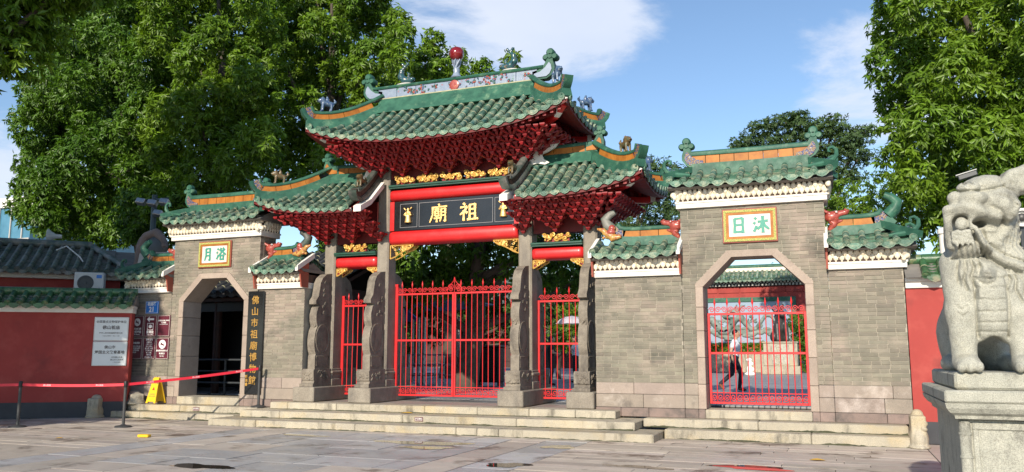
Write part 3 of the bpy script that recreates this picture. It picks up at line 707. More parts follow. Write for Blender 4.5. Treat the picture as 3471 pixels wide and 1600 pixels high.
def cornice(parent, x0, x1, z0, sideR=True, sideL=True, ht=.27):
    """white band, two rows of white ceramic buds, grey eave board; returns the eave height"""
    a = x0 - (.06 if sideL else 0); c = x1 + (.06 if sideR else 0)
    MB().rbox(a, c, YW - .075, YB + .075, z0, z0 + .125, .006).rbox(a - .015, c + .015, YW - .095, YB + .095, z0 + .09, z0 + .13, .006).build('white_band', 'white_plaster', parent)
    MB().box(a - .0, c + .0, YW - .06, YB + .06, z0 + .131, z0 + .131 + ht).build('frieze', 'lattice_back', parent)
    zz = z0 + .13; n = int((c - a) / .095)
    for row, (dy, dz) in enumerate(((.085, .085), (.105, .175))):
        for i in range(n):
            x = a + (i + .5 + (.5 if row else 0)) * (c - a) / n
            if x > c - .01: continue
            inst('cornice_bud', bud_me, parent, TR((x, YW - dy, zz + dz)) @ SC(.68, 1, .84))
        if sideR:
            for i in range(6): inst('cornice_bud', bud_me, parent, TR((c + dy - .06, YW + .02 + .1 * i + (.05 if row else 0), zz + dz)) @ RZ(90) @ SC(.68, 1, .84))
    z1 = zz + ht
    MB().prism([(YW - .1, z1), (YB + .1, z1), (YB + .26, z1 + .07), (YW - .26, z1 + .07)], 'x', a - .03, c + .03).build('eave_board', 'grey_board', parent)
    for x in ((a,) if sideL else ()) + ((c,) if sideR else ()):
        s = SDF((-.14, -.14, -.17), (.14, .14, .2), .016); random.seed(int(x * 100))
        for q in range(9): s.ell((random.uniform(-.06, .06), random.uniform(-.06, .06), -.12 + .03 * q), random.uniform(.03, .055), .02)
        o = inst('corner_carving', s.mesh('corner_carving', 'bud_white'), parent, TR((x, YW - .09, zz + .13)))
    return z1 + .07
def small_roof(parent, X0, X1, ze, zr, nrow, ridge_h=.28):
    """saddle roof of green glazed tiles; eave line at Y 15.55, ridge over the wall's middle"""
    yc = (YW + YB) / 2; ye = YW - .32; core = MB()
    core.prism([(ye + .03, ze - .075), (yc, zr - .10), (2 * yc - ye - .03, ze - .075), (2 * yc - ye - .1, ze - .10), (ye + .1, ze - .10)], 'x', X0 + .02, X1 - .02)
    roof = core.build('roof', 'grey_board', parent); hw = (X1 - X0) / 2; xm = (X0 + X1) / 2
    def surf(u, t):
        k = (abs(u - xm) / hw) ** 4 * .07
        return Vector((u, ye + (yc - ye) * t, ze + k * (1 - t) + (zr - ze) * (.82 * t + .18 * t * t)))
    us = [X0 + .07 + (X1 - X0 - .14) * i / (nrow - 1) for i in range(nrow)]
    roof_slope(roof, surf, us, lambda u: 1., .058, .26, drip=.12)
    back = lambda u, t: Vector((u, 2 * yc - surf(u, t).y, surf(u, t).z))
    roof_slope(roof, back, us, lambda u: 1., .058, .26, singles=False)
    return roof, yc
def plinth(parent, x0, x1, zb, seed, end=None):
    rr = random.Random(seed)
    def row(z0, z1, yf, m, lo, hi, nm):
        x = x0
        while x < x1 - .02:
            l = rr.uniform(lo, hi); e = min(x + l, x1)
            if x1 - e < .25: e = x1
            block(nm, x + .0025, e - .0025, yf, YB + (YW - yf), z0 + .002, z1 - .002, m, parent, .008); x = e
    row(zb, zb + .17, YW - .055, 'plinth_stone', .5, .9, 'plinth_stone'); row(zb + .17, zb + .425, YW - .03, 'pink_stone', .6, 1.1, 'base_stone'); row(zb + .425, .965, YW - .012, 'pink_stone', .7, 1.2, 'base_stone')
def gate_tower(xc, zb, label, chars, right_side):
    """brick tower with a chamfered stone archway, name tablet, bud cornice and tiled roof"""
    x0, x1 = xc - 1.32, xc + 1.32; d0, d1 = xc - .92, xc + .92; zs, zt, ap = 2.79, 3.34, .37
    t = thing('gate_tower', label, 'gate tower', (xc, 16.16, 0))
    inner = [(d0, .49), (d0, zs), (xc - ap, zt), (xc + ap, zt), (d1, zs), (d1, .49)]
    fo = .145; outer = [(d0 - fo, .49), (d0 - fo, zs + .055), (xc - ap - .08, zt + .125), (xc + ap + .08, zt + .125), (d1 + fo, zs + .055), (d1 + fo, .49)]
    core = MB(); core.prism([(x0 + .006, .97), (d0 - fo, .97)] + outer[1:5] + [(d1 + fo, .97), (x1 - .006, .97), (x1 - .006, 4.33), (x0 + .006, 4.33)], 'y', YW + .006, YB - .002)
    core.build('wall_core', 'mortar', t)
    def clip(z):
        if z > outer[2][1]: return None
        if z < outer[1][1]: return outer[0][0], outer[5][0]
        f = (z - outer[1][1]) / (outer[2][1] - outer[1][1]); return outer[1][0] + f * (outer[2][0] - outer[1][0]), outer[4][0] - f * (outer[4][0] - outer[3][0])
    bricks(t, x0, x1, .97, 4.325, clip)
    sb = MB()
    zq = .97                                   # brick returns on the tower's flanks
    while zq < 4.3:
        for xx, sg in ((x1, -1), (x0, 1)): 
            yy = YW + .13
            while yy < YB - .05:
                l = min(.3, YB - yy); sb.box(min(xx, xx + sg * .05), max(xx, xx + sg * .05), yy + .004, yy + l - .004, zq + .004, zq + .067); yy += l
        zq += .0715
    tag(sb.build('flank_bricks', 'brick', t), kind='stuff')
    # plinth left and right of the door
    plinth(t, x0, d0 - fo, zb, int(xc * 10)); plinth(t, d1 + fo, x1, zb, int(xc * 10) + 5)
    # archway stones
    yf, yb = YW - .03, YB + .02
    for sx, dx in ((-1, d0), (1, d1)):
        zz = [zb + .17, .95, 1.45, 1.95, 2.4, zs]
        for a, c in zip(zz[:-1], zz[1:]): block('jamb_stone', min(dx, dx + sx * fo), max(dx, dx + sx * fo), yf, yb, a + .003, c - .003, 'frame_stone', t, .008)
        block('plinth_stone', min(dx + sx * .024, dx + sx * fo), max(dx + sx * .024, dx + sx * fo), YW - .05, YB, zb + .002, zb + .168, 'plinth_stone', t, .008)
    for i in (1, 2, 3):
        MB().prism([inner[i], inner[i + 1], outer[i + 1], outer[i]], 'y', yf - .004 * (i == 2), yb).build('arch_stone', 'frame_stone', t)
    for i, dx, sx in ((1, d0, -1), (4, d1, 1)): MB().prism([inner[i], outer[i], (outer[i][0], zs)], 'y', yf + .003, yb).build('arch_stone', 'frame_stone', t)
    block('door_sill', d0 - .02, d1 + .02, YW - .06, YB, zb + .003, .488, 'granite', t, .014)
    # tablet
    tx0, tx1, tz0, tz1 = xc - .51, xc + .49, 3.6, 4.25
    tb = MB().rbox(tx0, tx1, YW - .05, YW + .02, tz0, tz1, .008).build('name_tablet', 'plaque_rim', t)
    def rim(i0, i1, m, nm, y):
        b = MB()
        for a in ((tx0 + i0, tx1 - i0, tz0 + i0, tz0 + i1), (tx0 + i0, tx1 - i0, tz1 - i1, tz1 - i0), (tx0 + i0, tx0 + i1, tz0 + i1, tz1 - i1), (tx1 - i1, tx1 - i0, tz0 + i1, tz1 - i1)): b.box(a[0], a[1], y, YW, a[2], a[3])
        b.build(nm, m, tb)
    rim(.025, .07, 'plaque_dot', 'tablet_border', YW - .07); rim(.071, .115, 'ridge_orange', 'tablet_border', YW - .062)
    MB().box(tx0 + .12, tx1 - .12, YW - .055, YW, tz0 + .12, tz1 - .12).build('tablet_face', 'plaque_bg', tb)
    for ch, cx in zip(chars, (xc - .21, xc + .19)): brush(ch, .28, .32, .042, 'letter_green', 'character', tb, TR((cx - .135, YW - .055, 3.925 - .155)), .008)
    ze = cornice(t, x0, x1, 4.32)
    X0, X1 = x0 - .2, x1 + .2
    roof, yc = small_roof(t, X0, X1, ze - .02, 5.10, 12)
    ridge(roof, [(X0 + .42, yc, 5.05), (xc, yc, 5.04), (X1 - .42, yc, 5.05)], .47, .17, seg=.27, fb=.44, ft=.78)
    trefoil(roof, X0 + .4, yc, 5.19, .98, -1, th=.13, pan='ridge_blue'); trefoil(roof, X1 - .4, yc, 5.19, .98, 1, th=.13, pan='ridge_blue')
    for xx, sx in ((X0 + .1, -1), (X1 - .1, 1)):
        for yy in (YW - .10, YB + .10): curl(roof, (xx, yy, ze + .17), sx, .62)
    # narrow end hips
    for xx, sx in ((X0, -1), (X1, 1)):
        for sy in (-1, 1):
            MB().sweep([Vector((xx - sx * .45, yc, 5.12)), Vector((xx - sx * .2, yc + sy * .3, ze + .22)), Vector((xx + sx * .02, yc + sy * .58, ze + .1))], [(-.06, -.02), (.06, -.02), (.05, .1), (-.05, .1)]).build('hip_ridge', 'ridge_green', roof)
    return t
tR = gate_tower(-1.4, .32, 'brick gate tower whose arch holds a closed red iron gate', '日沐', True)
tL = gate_tower(-14.06, .30, 'brick gate tower with an open dark archway beside the black board', '月浴', False)

def dragon_head(name, parent, M):
    s = SDF((-.42, -.2, -.34), (.36, .2, .34), .014)
    s.ell((-.05, 0, .02), (.17, .13, .14), .03).cap((.02, 0, .06), (.27, 0, .12), .10, .07, .04).ell((.30, 0, .15), (.06, .075, .045), .02)
    s.path([(.02, 0, -.04), (-.02, 0, -.18), (-.1, 0, -.28)], [.09, .08, .06], .03).cap((.04, 0, -.12), (.17, 0, -.08), .055, .035, .02)
    s.path([(-.1, .06, .1), (-.22, .09, .17), (-.34, .1, .16)], [.045, .035, .012], .02).path([(-.1, -.06, .1), (-.22, -.09, .17), (-.34, -.1, .16)], [.045, .035, .012], .02)
    for q in range(4): s.ell((-.16 + .03 * q, 0, .13 - .09 * q), (.05, .12, .04), .02)
    for sy in (-1, 1):
        s.ell((.05, sy * .09, .12), .045, .01, 0); s.ell((.065, sy * .122, .122), .026, .0, 1); s.ell((.074, sy * .142, .124), .012, .0, 2); s.ell((.26, sy * .06, .18), .03, .015)
    s.cut_ell((.22, 0, .0), (.16, .07, .045))
    return inst(name, s.mesh(name, ['ceramic_red', 'white', 'black']), parent, M)
def wing(x0, x1, zb, label, tower_side, free, group=None, orn=False):
    """lower brick wall beside a tower, with its own cornice and tiled coping"""
    t = thing('wing_wall', label, 'wall', ((x0 + x1) / 2, 16.16, 0), group)
    MB().box(x0 + .004, x1 - .004, YW + .006, YB - .004, .966, 3.03).build('wall_core', 'mortar', t)
    bricks(t, x0, x1, .97, 3.03); plinth(t, x0, x1, zb, int(x0 * 7))
    ze = cornice(t, x0, x1, 3.03, sideR=(free and tower_side < 0), sideL=(free and tower_side > 0), ht=.24)
    fr = -tower_side; X0 = x0 - (.24 if free and fr < 0 else .07 if tower_side > 0 else .0); X1 = x1 + (.24 if free and fr > 0 else .07 if tower_side < 0 else 0)
    if not free:
        X0, X1 = (x0 - .02, x1 - .0) if tower_side > 0 else (x0 + .0, x1 + .02)
    roof, yc = small_roof(t, X0, X1, ze - .02, 3.74, max(6, int(round((X1 - X0) / .255))))
    xt = x1 if tower_side > 0 else x0; xf = X0 if tower_side > 0 else X1; s = fr
    tip = .62 if free else .55
    P = [Vector((xt + s * .1, yc, 3.80)), Vector((xf - s * (tip + .25), yc, 3.80)), Vector((xf - s * tip, yc, 3.815)), Vector((xf - s * (tip - .2), yc, 3.88)), Vector((xf - s * (tip - .32), yc, 4.0)), Vector((xf - s * (tip - .37), yc, 4.12)), Vector((xf - s * (tip - .33), yc, 4.22)), Vector((xf - s * (tip - .22), yc, 4.27))]
    ridge(roof, [p - Vector((0, 0, .09)) for p in P[:5]], .36, .16, seg=.34, tipm='ridge_blue', fb=.42, ft=.76)
    MB().tube([p + Vector((s * -.06 * (i > 2), 0, .13)) for i, p in enumerate(P[3:])], [.12, .115, .10, .08, .06], 10).build('ridge_tip', 'old_glaze' if not free else 'ridge_green', roof, True)
    dragon_head('dragon_head', t, TR((xt + s * .16, yc - .05, 4.02)) @ (Matrix.Identity(4) if s > 0 else RZ(180)) @ SC(.76, .76, .76))
    if free:
        for yy in (YW - .12, YB + .12): curl(roof, (xf - s * .12, yy, ze + .12), s, .6)
        for sy in (-1, 1): MB().sweep([Vector((xf - s * .55, yc, 3.84)), Vector((xf - s * .25, yc + sy * .3, ze + .2)), Vector((xf + s * .03, yc + sy * .6, ze + .06))], [(-.06, -.02), (.06, -.02), (.05, .1), (-.05, .1)]).build('hip_ridge', 'ridge_green', roof)
    # white verge board and carved gable panel against the neighbours
    for xx in ([xt] if free else [x0, x1]):
        sg = 1 if xx == x0 else -1
        MB().sweep([Vector((xx + sg * .0, YW - .36, ze - .02)), Vector((xx, yc, 3.80))], [(-.035, -.05), (.035, -.05), (.035, .07), (-.035, .07)], upz=True).build('verge_board', 'white_plaster', roof)
        MB().prism([(YW - .16, 3.04), (YW + .1, 3.04), (YW + .1, ze + .2), (YW - .30, ze - .02), (YW - .22, ze - .12)], 'x', xx - .018, xx + .018).build('gable_panel', 'plaque_rim', t)
    if orn:
        s_ = SDF((-.32, -.12, -.22), (.32, .12, .26), .014); random.seed(3)
        pts = [(.28, 0, -.1), (.1, 0, -.12), (-.05, 0, -.02), (-.15, 0, .08), (-.28, 0, .12)]
        s_.path(pts, [.05, .08, .07, .06, .03], .02, 0)
        for q in range(14): s_.ell((random.uniform(-.27, .27), random.uniform(-.03, .03), random.uniform(-.17, .0)), random.uniform(.025, .05), .01, 0)
        s_.ell((.08, 0, .12), (.09, .08, .09), .01, 1).ell((.05, 0, .02), (.12, .09, .08), .01, 1)
        inst('dragon_fish', s_.mesh('dragon_fish', ['ceramic_yellow', 'ceramic_red']), t, TR((xf - s * .28, yc - .1, 3.95)) @ (RZ(0) if s < 0 else RZ(180)) @ SC(.82, .82, .82))
    return t
wing(-.08, 1.17, .32, 'brick wing wall between the arch tower and red wall behind the stone lion', -1, True)
wing(-4.46, -2.72, .32, 'brick wing wall between red gateway and the tower with closed red gate', 1, False, orn=True)
wing(-16.7, -15.38, .30, 'brick wing wall carrying the maroon notices and the blue number plate', 1, True)
wing(-12.74, -11.42, .30, 'brick wing wall between the black board and the red gateway', -1, False, orn=True)

# ------------------------------------------------------------------ the great gateway
PX = -8.03; PY = 16.8
pf = thing('memorial_gateway', 'tall three-bay gateway with stone columns, red beams and green tiled roofs', 'gateway', (PX, PY, TZ))
CX = (-11.27, -9.81, -6.24, -4.76)
slabprof = [(.60, 1.17), (.60, 1.45), (.575, 1.5), (.62, 1.6), (.645, 1.84), (.60, 2.05), (.54, 2.14), (.58, 2.24), (.595, 2.42), (.54, 2.57), (.46, 2.635), (.62, 2.655), (.625, 2.735), (.53, 2.84), (.49, 3.0), (.465, 3.15), (.38, 3.28), (.22, 3.38), (-.02, 3.42), (-.02, 1.17)]
def smooth2(poly, keep=()):
    out = []
    for i in range(len(poly)):
        a, c = poly[i], poly[(i + 1) % len(poly)]
        if i >= len(poly) - 3 or (abs(a[0] - c[0]) > .12): out.append(a); continue
        out += [a, (a[0] * .5 + c[0] * .5 + (.008 if i in (3, 4, 7) else 0), a[1] * .5 + c[1] * .5)]
    return out
sp = smooth2(slabprof)
def chamf(w, d, c): return [(-w + c, -d), (w - c, -d), (w, -d + c), (w, d - c), (w - c, d), (-w + c, d), (-w, d - c), (-w, -d + c)]
for i, cx in enumerate(CX):
    top = 6.0 if i in (1, 2) else 4.5
    MB().prism([(cx + a, PY + c) for a, c in chamf(.155, .2, .035)], 'z', 1.17, top).build('column', 'column_stone', pf)
    MB().rbox(cx - .285, cx + .285, 15.72, 17.88, TZ + .002, .77, .02).build('base_block', 'column_stone', pf)
    b = MB(); b.rbox(cx - .2, cx + .2, PY - .245, PY + .245, .77, .93, .012).prism([(cx + a, PY + c) for a, c in chamf(.17, .215, .02)], 'z', .93, 1.05); b.rbox(cx - .2, cx + .2, PY - .24, PY + .24, 1.05, 1.12, .02).rbox(cx - .175, cx + .175, PY - .222, PY + .222, 1.121, 1.17, .01)
    b.build('column_foot', 'column_stone', pf)
    for sy in (-1, 1):
        yy = lambda d: PY + sy * (.2 + d)
        b = MB(); b.prism([(yy(d), z) for d, z in sp], 'x', cx - .095, cx + .095)
        dr = b.build('clamping_slab', 'slab_stone', pf)
        b = MB()
        f = [(yy(.76), .772), (yy(.76), .835), (yy(.72), .85), (yy(.70), .9), (yy(.725), .93), (yy(.735), 1.13), (yy(.70), 1.17), (yy(.045), 1.17), (yy(.045), .772)]
        b.prism(f, 'x', cx - .165, cx + .165); b.box(cx - .185, cx + .185, *sorted((yy(.775), yy(.046))), .773, .84); b.build('slab_pedestal', 'slab_stone', pf)
        # raised carving on both flanks: oval drum, panel rim, cloud scrolls
        rl = MB(); rp = MB()
        for sx in (-1, 1):
            x = cx + sx * .095; el = [(x, yy(.33 + .26 * math.cos(a)), 1.86 + .33 * math.sin(a)) for a in np.linspace(0, 2 * math.pi, 25)[:-1]]
            rl.tube(el, .013, 5, True); rl.ball((x, yy(.33), 1.86), (.012, .2, .27), 12)
            rl.tube([(x, yy(.06), 1.24), (x, yy(.55), 1.24), (x, yy(.55), 1.46), (x, yy(.06), 1.46)], .012, 5, True)
            rr = random.Random(i * 9 + sx + sy * 3)
            for q in range(7):
                c0 = (rr.uniform(.08, .42), rr.uniform(2.3, 3.2)); c0 = (min(c0[0], .42 - (c0[1] - 2.3) * .2), c0[1])
                rl.tube([(x, yy(c0[0] + .06 * (1 - t) * math.cos(7 * t)), c0[1] + .08 * (1 - t) * math.sin(7 * t) + .05 * t) for t in np.linspace(0, 1, 9)], [.014 * (1 - .5 * t) for t in np.linspace(0, 1, 9)], 5)
            x = cx + sx * .165
            for q in range(8):
                a = rr.uniform(.18, .6); z = rr.uniform(.95, 1.1); l = rr.uniform(.04, .1)
                rp.tube([(x, yy(a + l * t), z + .035 * math.sin(4 * t + q)) for t in np.linspace(-1, 1, 7)], [.006, .014, .018, .02, .018, .014, .006], 5)
        tag(rl.build('carved_relief', 'slab_stone', dr, True), kind='stuff')
        tag(rp.build('pedestal_relief', 'slab_stone', dr, True), kind='stuff')
        rr = random.Random(i + 50); fr = MB()
        for q in range(12): fr.ball((cx + rr.uniform(-.12, .12), yy(.735), rr.uniform(.93, 1.1)), (.03, .015, .025), 6)
        for q in range(5): fr.ball((cx + rr.uniform(-.06, .06), yy(.56), rr.uniform(2.12, 2.3)), (.025, .03, .03), 6)
        tag(fr.build('front_relief', 'slab_stone', dr, True), kind='stuff')
def beam(x0, x1, z0, z1, ry, m='red_paint', name='beam'):
    n = 20; vs = []; fs = []; rz = (z1 - z0) / 2; zc = (z0 + z1) / 2; st_ = [(0, .72), (.02, .86), (.06, .97), (.11, 1), ]
    prof = [(x0 + d, s) for d, s in st_] + [(x1 - d, s) for d, s in st_[::-1]]
    for x, s in prof:
        for j in range(n):
            a = 2 * math.pi * j / n; ca, sa = math.cos(a), math.sin(a); e = .72
            vs.append((x, PY + ry * s * math.copysign(abs(ca) ** e, ca), zc + rz * (.5 + .5 * s) * math.copysign(abs(sa) ** e, sa)))
    for i in range(len(prof) - 1):
        for j in range(n): fs.append((i * n + j, i * n + (j + 1) % n, (i + 1) * n + (j + 1) % n, (i + 1) * n + j))
    fs += [tuple(range(n - 1, -1, -1)), tuple(range(len(vs) - n, len(vs)))]
    return MB().add(vs, fs).build(name, m, pf, True)
bx0, bx1 = CX[1] + .155, CX[2] - .155
beam(bx0 + .0, bx1 - .0, 4.03, 4.37, .24); beam(bx0, bx1, 5.065, 5.355, .24)
def cap_strip(x0, x1, z):
    MB().rbox(x0, x1, PY - .25, PY + .25, z, z + .035, .006).rbox(x0, x1, PY - .275, PY + .275, z + .036, z + .088, .012).build('green_cornice', 'dark_green_paint', pf)
cap_strip(bx0, bx1, 5.36)
pq = MB().box(bx0 + .115, bx1 - .115, PY - .14, PY + .14, 4.371, 5.064).build('inscribed_panel', 'lacquer', pf)
for x in (bx0 + .002, bx1 - .112): MB().box(x, x + .11, PY - .15, PY + .15, 4.372, 5.063).build('panel_post', 'red_paint', pf)
def rimframe(x0, x1, z0, z1, y, w=.014, m='lacquer_rim'):
    b = MB(); b.box(x0, x1, y, y + .02, z0, z0 + w).box(x0, x1, y, y + .02, z1 - w, z1).box(x0, x0 + w, y, y + .02, z0 + w, z1 - w).box(x1 - w, x1, y, y + .02, z0 + w, z1 - w)
    b.build('panel_rim', m, pq)
mat('rim_grey', (.22, .22, .23), None, rough=.4)
yp = PY - .14
for x0, x1 in ((-9.385, -8.93), (-8.885, -7.02), (-6.975, -6.52)): rimframe(x0, x1, 4.435, 5.0, yp - .012, .010, 'rim_grey')
c1 = at(1300 + 590 / 3.124, 480 + 755 / 3.124, yp); c2 = at(1300 + 910 / 3.124, 480 + 740 / 3.124, yp)
brush('廟', .44, .42, .036, 'gold_leaf', 'character', pq, TR((c1.x - .23, yp, c1.z - .22)), .025)
brush('祖', .46, .42, .042, 'gold_leaf', 'character', pq, TR((c2.x - .24, yp, c2.z - .21)), .025)
fg = SDF((-.14, -.09, -.21), (.14, .09, .23), .010)
fg.cap((0, 0, -.19), (0, 0, .02), .085, .05, .03).ell((0, 0, .05), (.06, .05, .07), .02).ell((0, -.01, .135), (.036, .036, .042), .01).ell((0, -.005, .175), (.03, .03, .03), .01).path([(.05, -.01, .08), (.085, -.03, .0), (.04, -.05, .03)], .022, .01).path([(-.05, -.01, .08), (-.09, -.03, .01), (-.03, -.05, -.02)], .022, .01).cap((.06, -.03, .16), (.1, -.02, .2), .012, .02, .01).cap((-.06, -.03, .14), (-.1, -.02, .19), .012, .022, .01)
for a in (-.05, 0, .05): fg.cut_path([(a, -.1, -.19), (a * .6, -.06, 0)], .009)
fgm = fg.mesh('gilt_figure', 'gold_leaf')
for px_, py_, sx in ((260, 780, 1), (1268, 712, -1)):
    c = at(1300 + px_ / 3.124, 480 + py_ / 3.124, yp - .03); inst('gilt_figure', fgm, pq, TR(c) @ SC(sx * .95, .8, .86))
# gilt scroll carvings
def scroll_block(w, h, seed, n):
    rr = random.Random(seed); b = MB()
    for q in range(n):
        u = (q + .5) / n; cx = -w / 2 + w * u + rr.uniform(-.01, .01); cz = h * (.5 + .22 * math.sin(q * 2.4 + seed)); r0 = rr.uniform(.045, .075); sg = rr.choice((-1, 1)); ph = rr.uniform(0, 6.28)
        b.tube([(cx + sg * r0 * (1 - .85 * t) * math.cos(ph + 8.5 * t), -.03 - .03 * t, cz + r0 * (1 - .85 * t) * math.sin(ph + 8.5 * t)) for t in np.linspace(0, 1, 16)], [.022 * (1 - .35 * t) for t in np.linspace(0, 1, 16)], 6)
        b.ball((cx, -.05, cz), .02, 6)
    for q in range(n): b.ball((rr.uniform(-w / 2, w / 2), rr.uniform(-.05, -.01), rr.uniform(.02, h * .8)), rr.uniform(.02, .038), 6)
    return b.mesh('gilt_carving', 'gold', True, 60)
gc = [scroll_block(.50, .2, s, 8) for s in (1, 2, 3)]
for k in range(-2, 3):
    x = PX + k * .60; MB().box(x - .24, x + .24, PY - .2, PY - .13, 5.45, 5.6).build('carving_backing', 'dougong_red', pf); inst('gilt_carving', gc[k % 3], pf, TR((x, PY - .2, 5.455)))
    inst('gilt_carving', gc[(k + 1) % 3], pf, TR((x, PY + .2, 5.455)) @ RZ(180))
def spandrel(w, h, seed):
    rr = random.Random(seed); b = MB()
    b.tube([(0, 0, 0), (w * .5, 0, 0), (w, 0, 0)], .014, 5); b.tube([(.01, 0, 0), (.01, 0, -h)], .014, 5)
    b.tube([(.01, 0, -h), (w * .22, 0, -h * .86), (w * .42, 0, -h * .62), (w * .62, 0, -h * .42), (w * .85, 0, -h * .26), (w, 0, -.01)], .014, 5)
    for q in range(13 if w > .4 else 5):
        for _ in range(30):
            x = rr.uniform(.04, w * .94); zt = -h * (1 - x / w) * .95; z = rr.uniform(max(zt, -h), 0)
            if z > zt and zt < -.05: break
        r0 = rr.uniform(.03, .055); sg = rr.choice((-1, 1)); ph = rr.uniform(0, 6.28)
        b.tube([(x + sg * r0 * (1 - .8 * t) * math.cos(ph + 6.5 * t), rr.uniform(-.004, .004), z * .9 - .02 + r0 * (1 - .8 * t) * math.sin(ph + 6.5 * t)) for t in np.linspace(0, 1, 10)], .0125, 5)
    return b.mesh('gilt_spandrel', 'gold', True, 60)
s1 = spandrel(.62, .31, 4); s2 = spandrel(.30, .17, 5)
for y in (PY - .12, PY + .12):
    inst('gilt_spandrel', s1, pf, TR((bx0 + .005, y, 4.025))); inst('gilt_spandrel', s1, pf, TR((bx1 - .005, y, 4.025)) @ SC(-1, 1, 1))
gs = scroll_block(.60, .21, 7, 9)
for sx, xa, xb in ((-1, CX[0] + .155, CX[1] - .155), (1, CX[2] + .155, CX[3] - .155)):
    beam(xa, xb, 3.53, 3.815, .22); cap_strip(xa, xb, 3.818)
    inst('gilt_carving', gs, pf, TR(((xa + xb) / 2, PY - .19, 3.91))); MB().box((xa + xb) / 2 - .28, (xa + xb) / 2 + .28, PY - .19, PY - .13, 3.907, 4.06).build('carving_backing', 'dougong_red', pf)
    for y in (PY - .12, PY + .12):
        inst('gilt_spandrel', s2, pf, TR((xa + .003, y, 3.525))); inst('gilt_spandrel', s2, pf, TR((xb - .003, y, 3.525)) @ SC(-1, 1, 1))
        for x, g in ((xa + .002, 1), (xb - .002, -1)): MB().prism([(x, 3.526), (x + g * .2, 3.526), (x, 3.36)], 'y', y + .012, y + .03).build('spandrel_backing', 'dougong_red', pf)

# bracket sets
def bracket_mesh(s, f, hz):
    b = MB(); w = .026
    def arm(dx, dy, wd):
        n = 7; L = math.hypot(dx, dy); d = Vector((dx / L, dy / L, 0)); lat = Vector((-d.y, d.x, 0)); vs = []; fs = []
        for i in range(n + 1):
            q = i / n * math.pi / 2; o = d * (L * math.sin(q)) + Vector((0, 0, .03 + hz * 1.0 * (1 - math.cos(q)))); i_ = d * (L * math.sin(q) * .86) + Vector((0, 0, .03 + hz * .24 + hz * .84 * (1 - math.cos(q)) * .92))
            vs += [o - lat * wd, o + lat * wd, i_ + lat * wd, i_ - lat * wd]
        for i in range(n):
            for j in range(4): fs.append((4 * i + j, 4 * i + (j + 1) % 4, 4 * i + 4 + (j + 1) % 4, 4 * i + 4 + j))
        fs += [(3, 2, 1, 0), tuple(range(4 * n, 4 * n + 4))]; b.add(vs, fs)
        e = d * L
        b.add([(e.x + a * k, e.y + c * k, z) for z, k in ((hz + .0, .036), (hz + .03, .055), (hz + .055, .055)) for a, c in ((-1, -1), (1, -1), (1, 1), (-1, 1))], [(0, 1, 5, 4), (1, 2, 6, 5), (2, 3, 7, 6), (3, 0, 4, 7), (4, 5, 9, 8), (5, 6, 10, 9), (6, 7, 11, 10), (7, 4, 8, 11), (8, 9, 10, 11), (3, 2, 1, 0)])
    arm(-s / 2, -f, w); arm(s / 2, -f, w); arm(0, -f * .82, .03); arm(-s / 2, .0, .022); arm(s / 2, .0, .022)
    b.add([(a * k, c * k, z) for z, k in ((-.035, .024), (-.02, .03), (.0, .046), (.035, .054)) for a, c in ((-1, -1), (1, -1), (1, 1), (-1, 1))], [tuple(4 * l + q for q in (j, (j + 1) % 4)) + tuple(4 * l + 4 + q for q in ((j + 1) % 4, j)) for l in range(3) for j in range(4)] + [(3, 2, 1, 0), (12, 13, 14, 15)])
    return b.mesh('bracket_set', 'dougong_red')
def bracket_field(roof, clusters, s, y0, z0, f, hz, tiers, xin, xout_lo, xout_hi, ends):
    me = bracket_mesh(s, f, hz)
    for k in range(tiers):
        xs = set()
        for c in clusters:
            for j in range(k + 1): xs.add(round(c + (j - k / 2) * s, 3))
        if k >= 1:
            lo, hi = min(xs), max(xs)
            if ends[0]:
                while lo - s > xout_lo - f * k + .03: lo = round(lo - s, 3); xs.add(lo)
            if ends[1]:
                while hi + s < xout_hi + f * k - .03: hi = round(hi + s, 3); xs.add(hi)
        ux = []
        for x in sorted(xs):
            if not ux or x - ux[-1] > s * .45: ux.append(x)
        for x in ux:
            if x < xin[0] or x > xin[1]: continue
            inst('bracket_set', me, roof, TR((x, y0 - f * k, z0 + hz * k))); inst('bracket_set', me, roof, TR((x, 2 * PY - (y0 - f * k), z0 + hz * k)) @ RZ(180))
        for e, (xe, sg) in zip(ends, ((xout_lo, -1), (xout_hi, 1))):
            if not e: continue
            half = (PY - y0) + f * k; m = max(1, int(half / s))
            for j in range(-m, m + 1):
                yy = PY + (j + (.5 if k % 2 else 0)) * s
                if abs(yy - PY) < half: inst('bracket_set', me, roof, TR((xe + sg * f * k, yy, z0 + hz * k)) @ RZ(-90 if sg < 0 else 90))
beast = SDF((-.26, -.13, -.2), (.26, .13, .24), .013)
beast.cap((-.12, 0, .02), (.08, 0, .04), .075, .08, .03).ell((.15, 0, .1), (.075, .07, .07), .02).ell((.21, 0, .085), (.045, .05, .04), .01).ell((.1, 0, .11), (.07, .085, .09), .03)
for sx in (-.13, .1):
    for sy in (-.05, .05): beast.cap((sx, sy, 0), (sx + .015, sy, -.17), .035, .028, .02).ell((sx + .035, sy, -.175), (.04, .03, .02), .01)
beast.path([(-.18, 0, .04), (-.235, 0, .1), (-.2, 0, .17)], [.03, .035, .015], .015).cap((.13, .05, .16), (.11, .065, .2), .016, .008, .01).cap((.13, -.05, .16), (.11, -.065, .2), .016, .008, .01).ell((-.02, 0, .13), (.05, .045, .07), .02).ell((-.01, 0, .205), .03, .01)
beast.cut_ell((.235, 0, .075), (.04, .04, .012))
beast_me = {m: beast.mesh('ridge_beast', m) for m in ('ceramic_blue', 'ceramic_teal', 'ceramic_brown')}
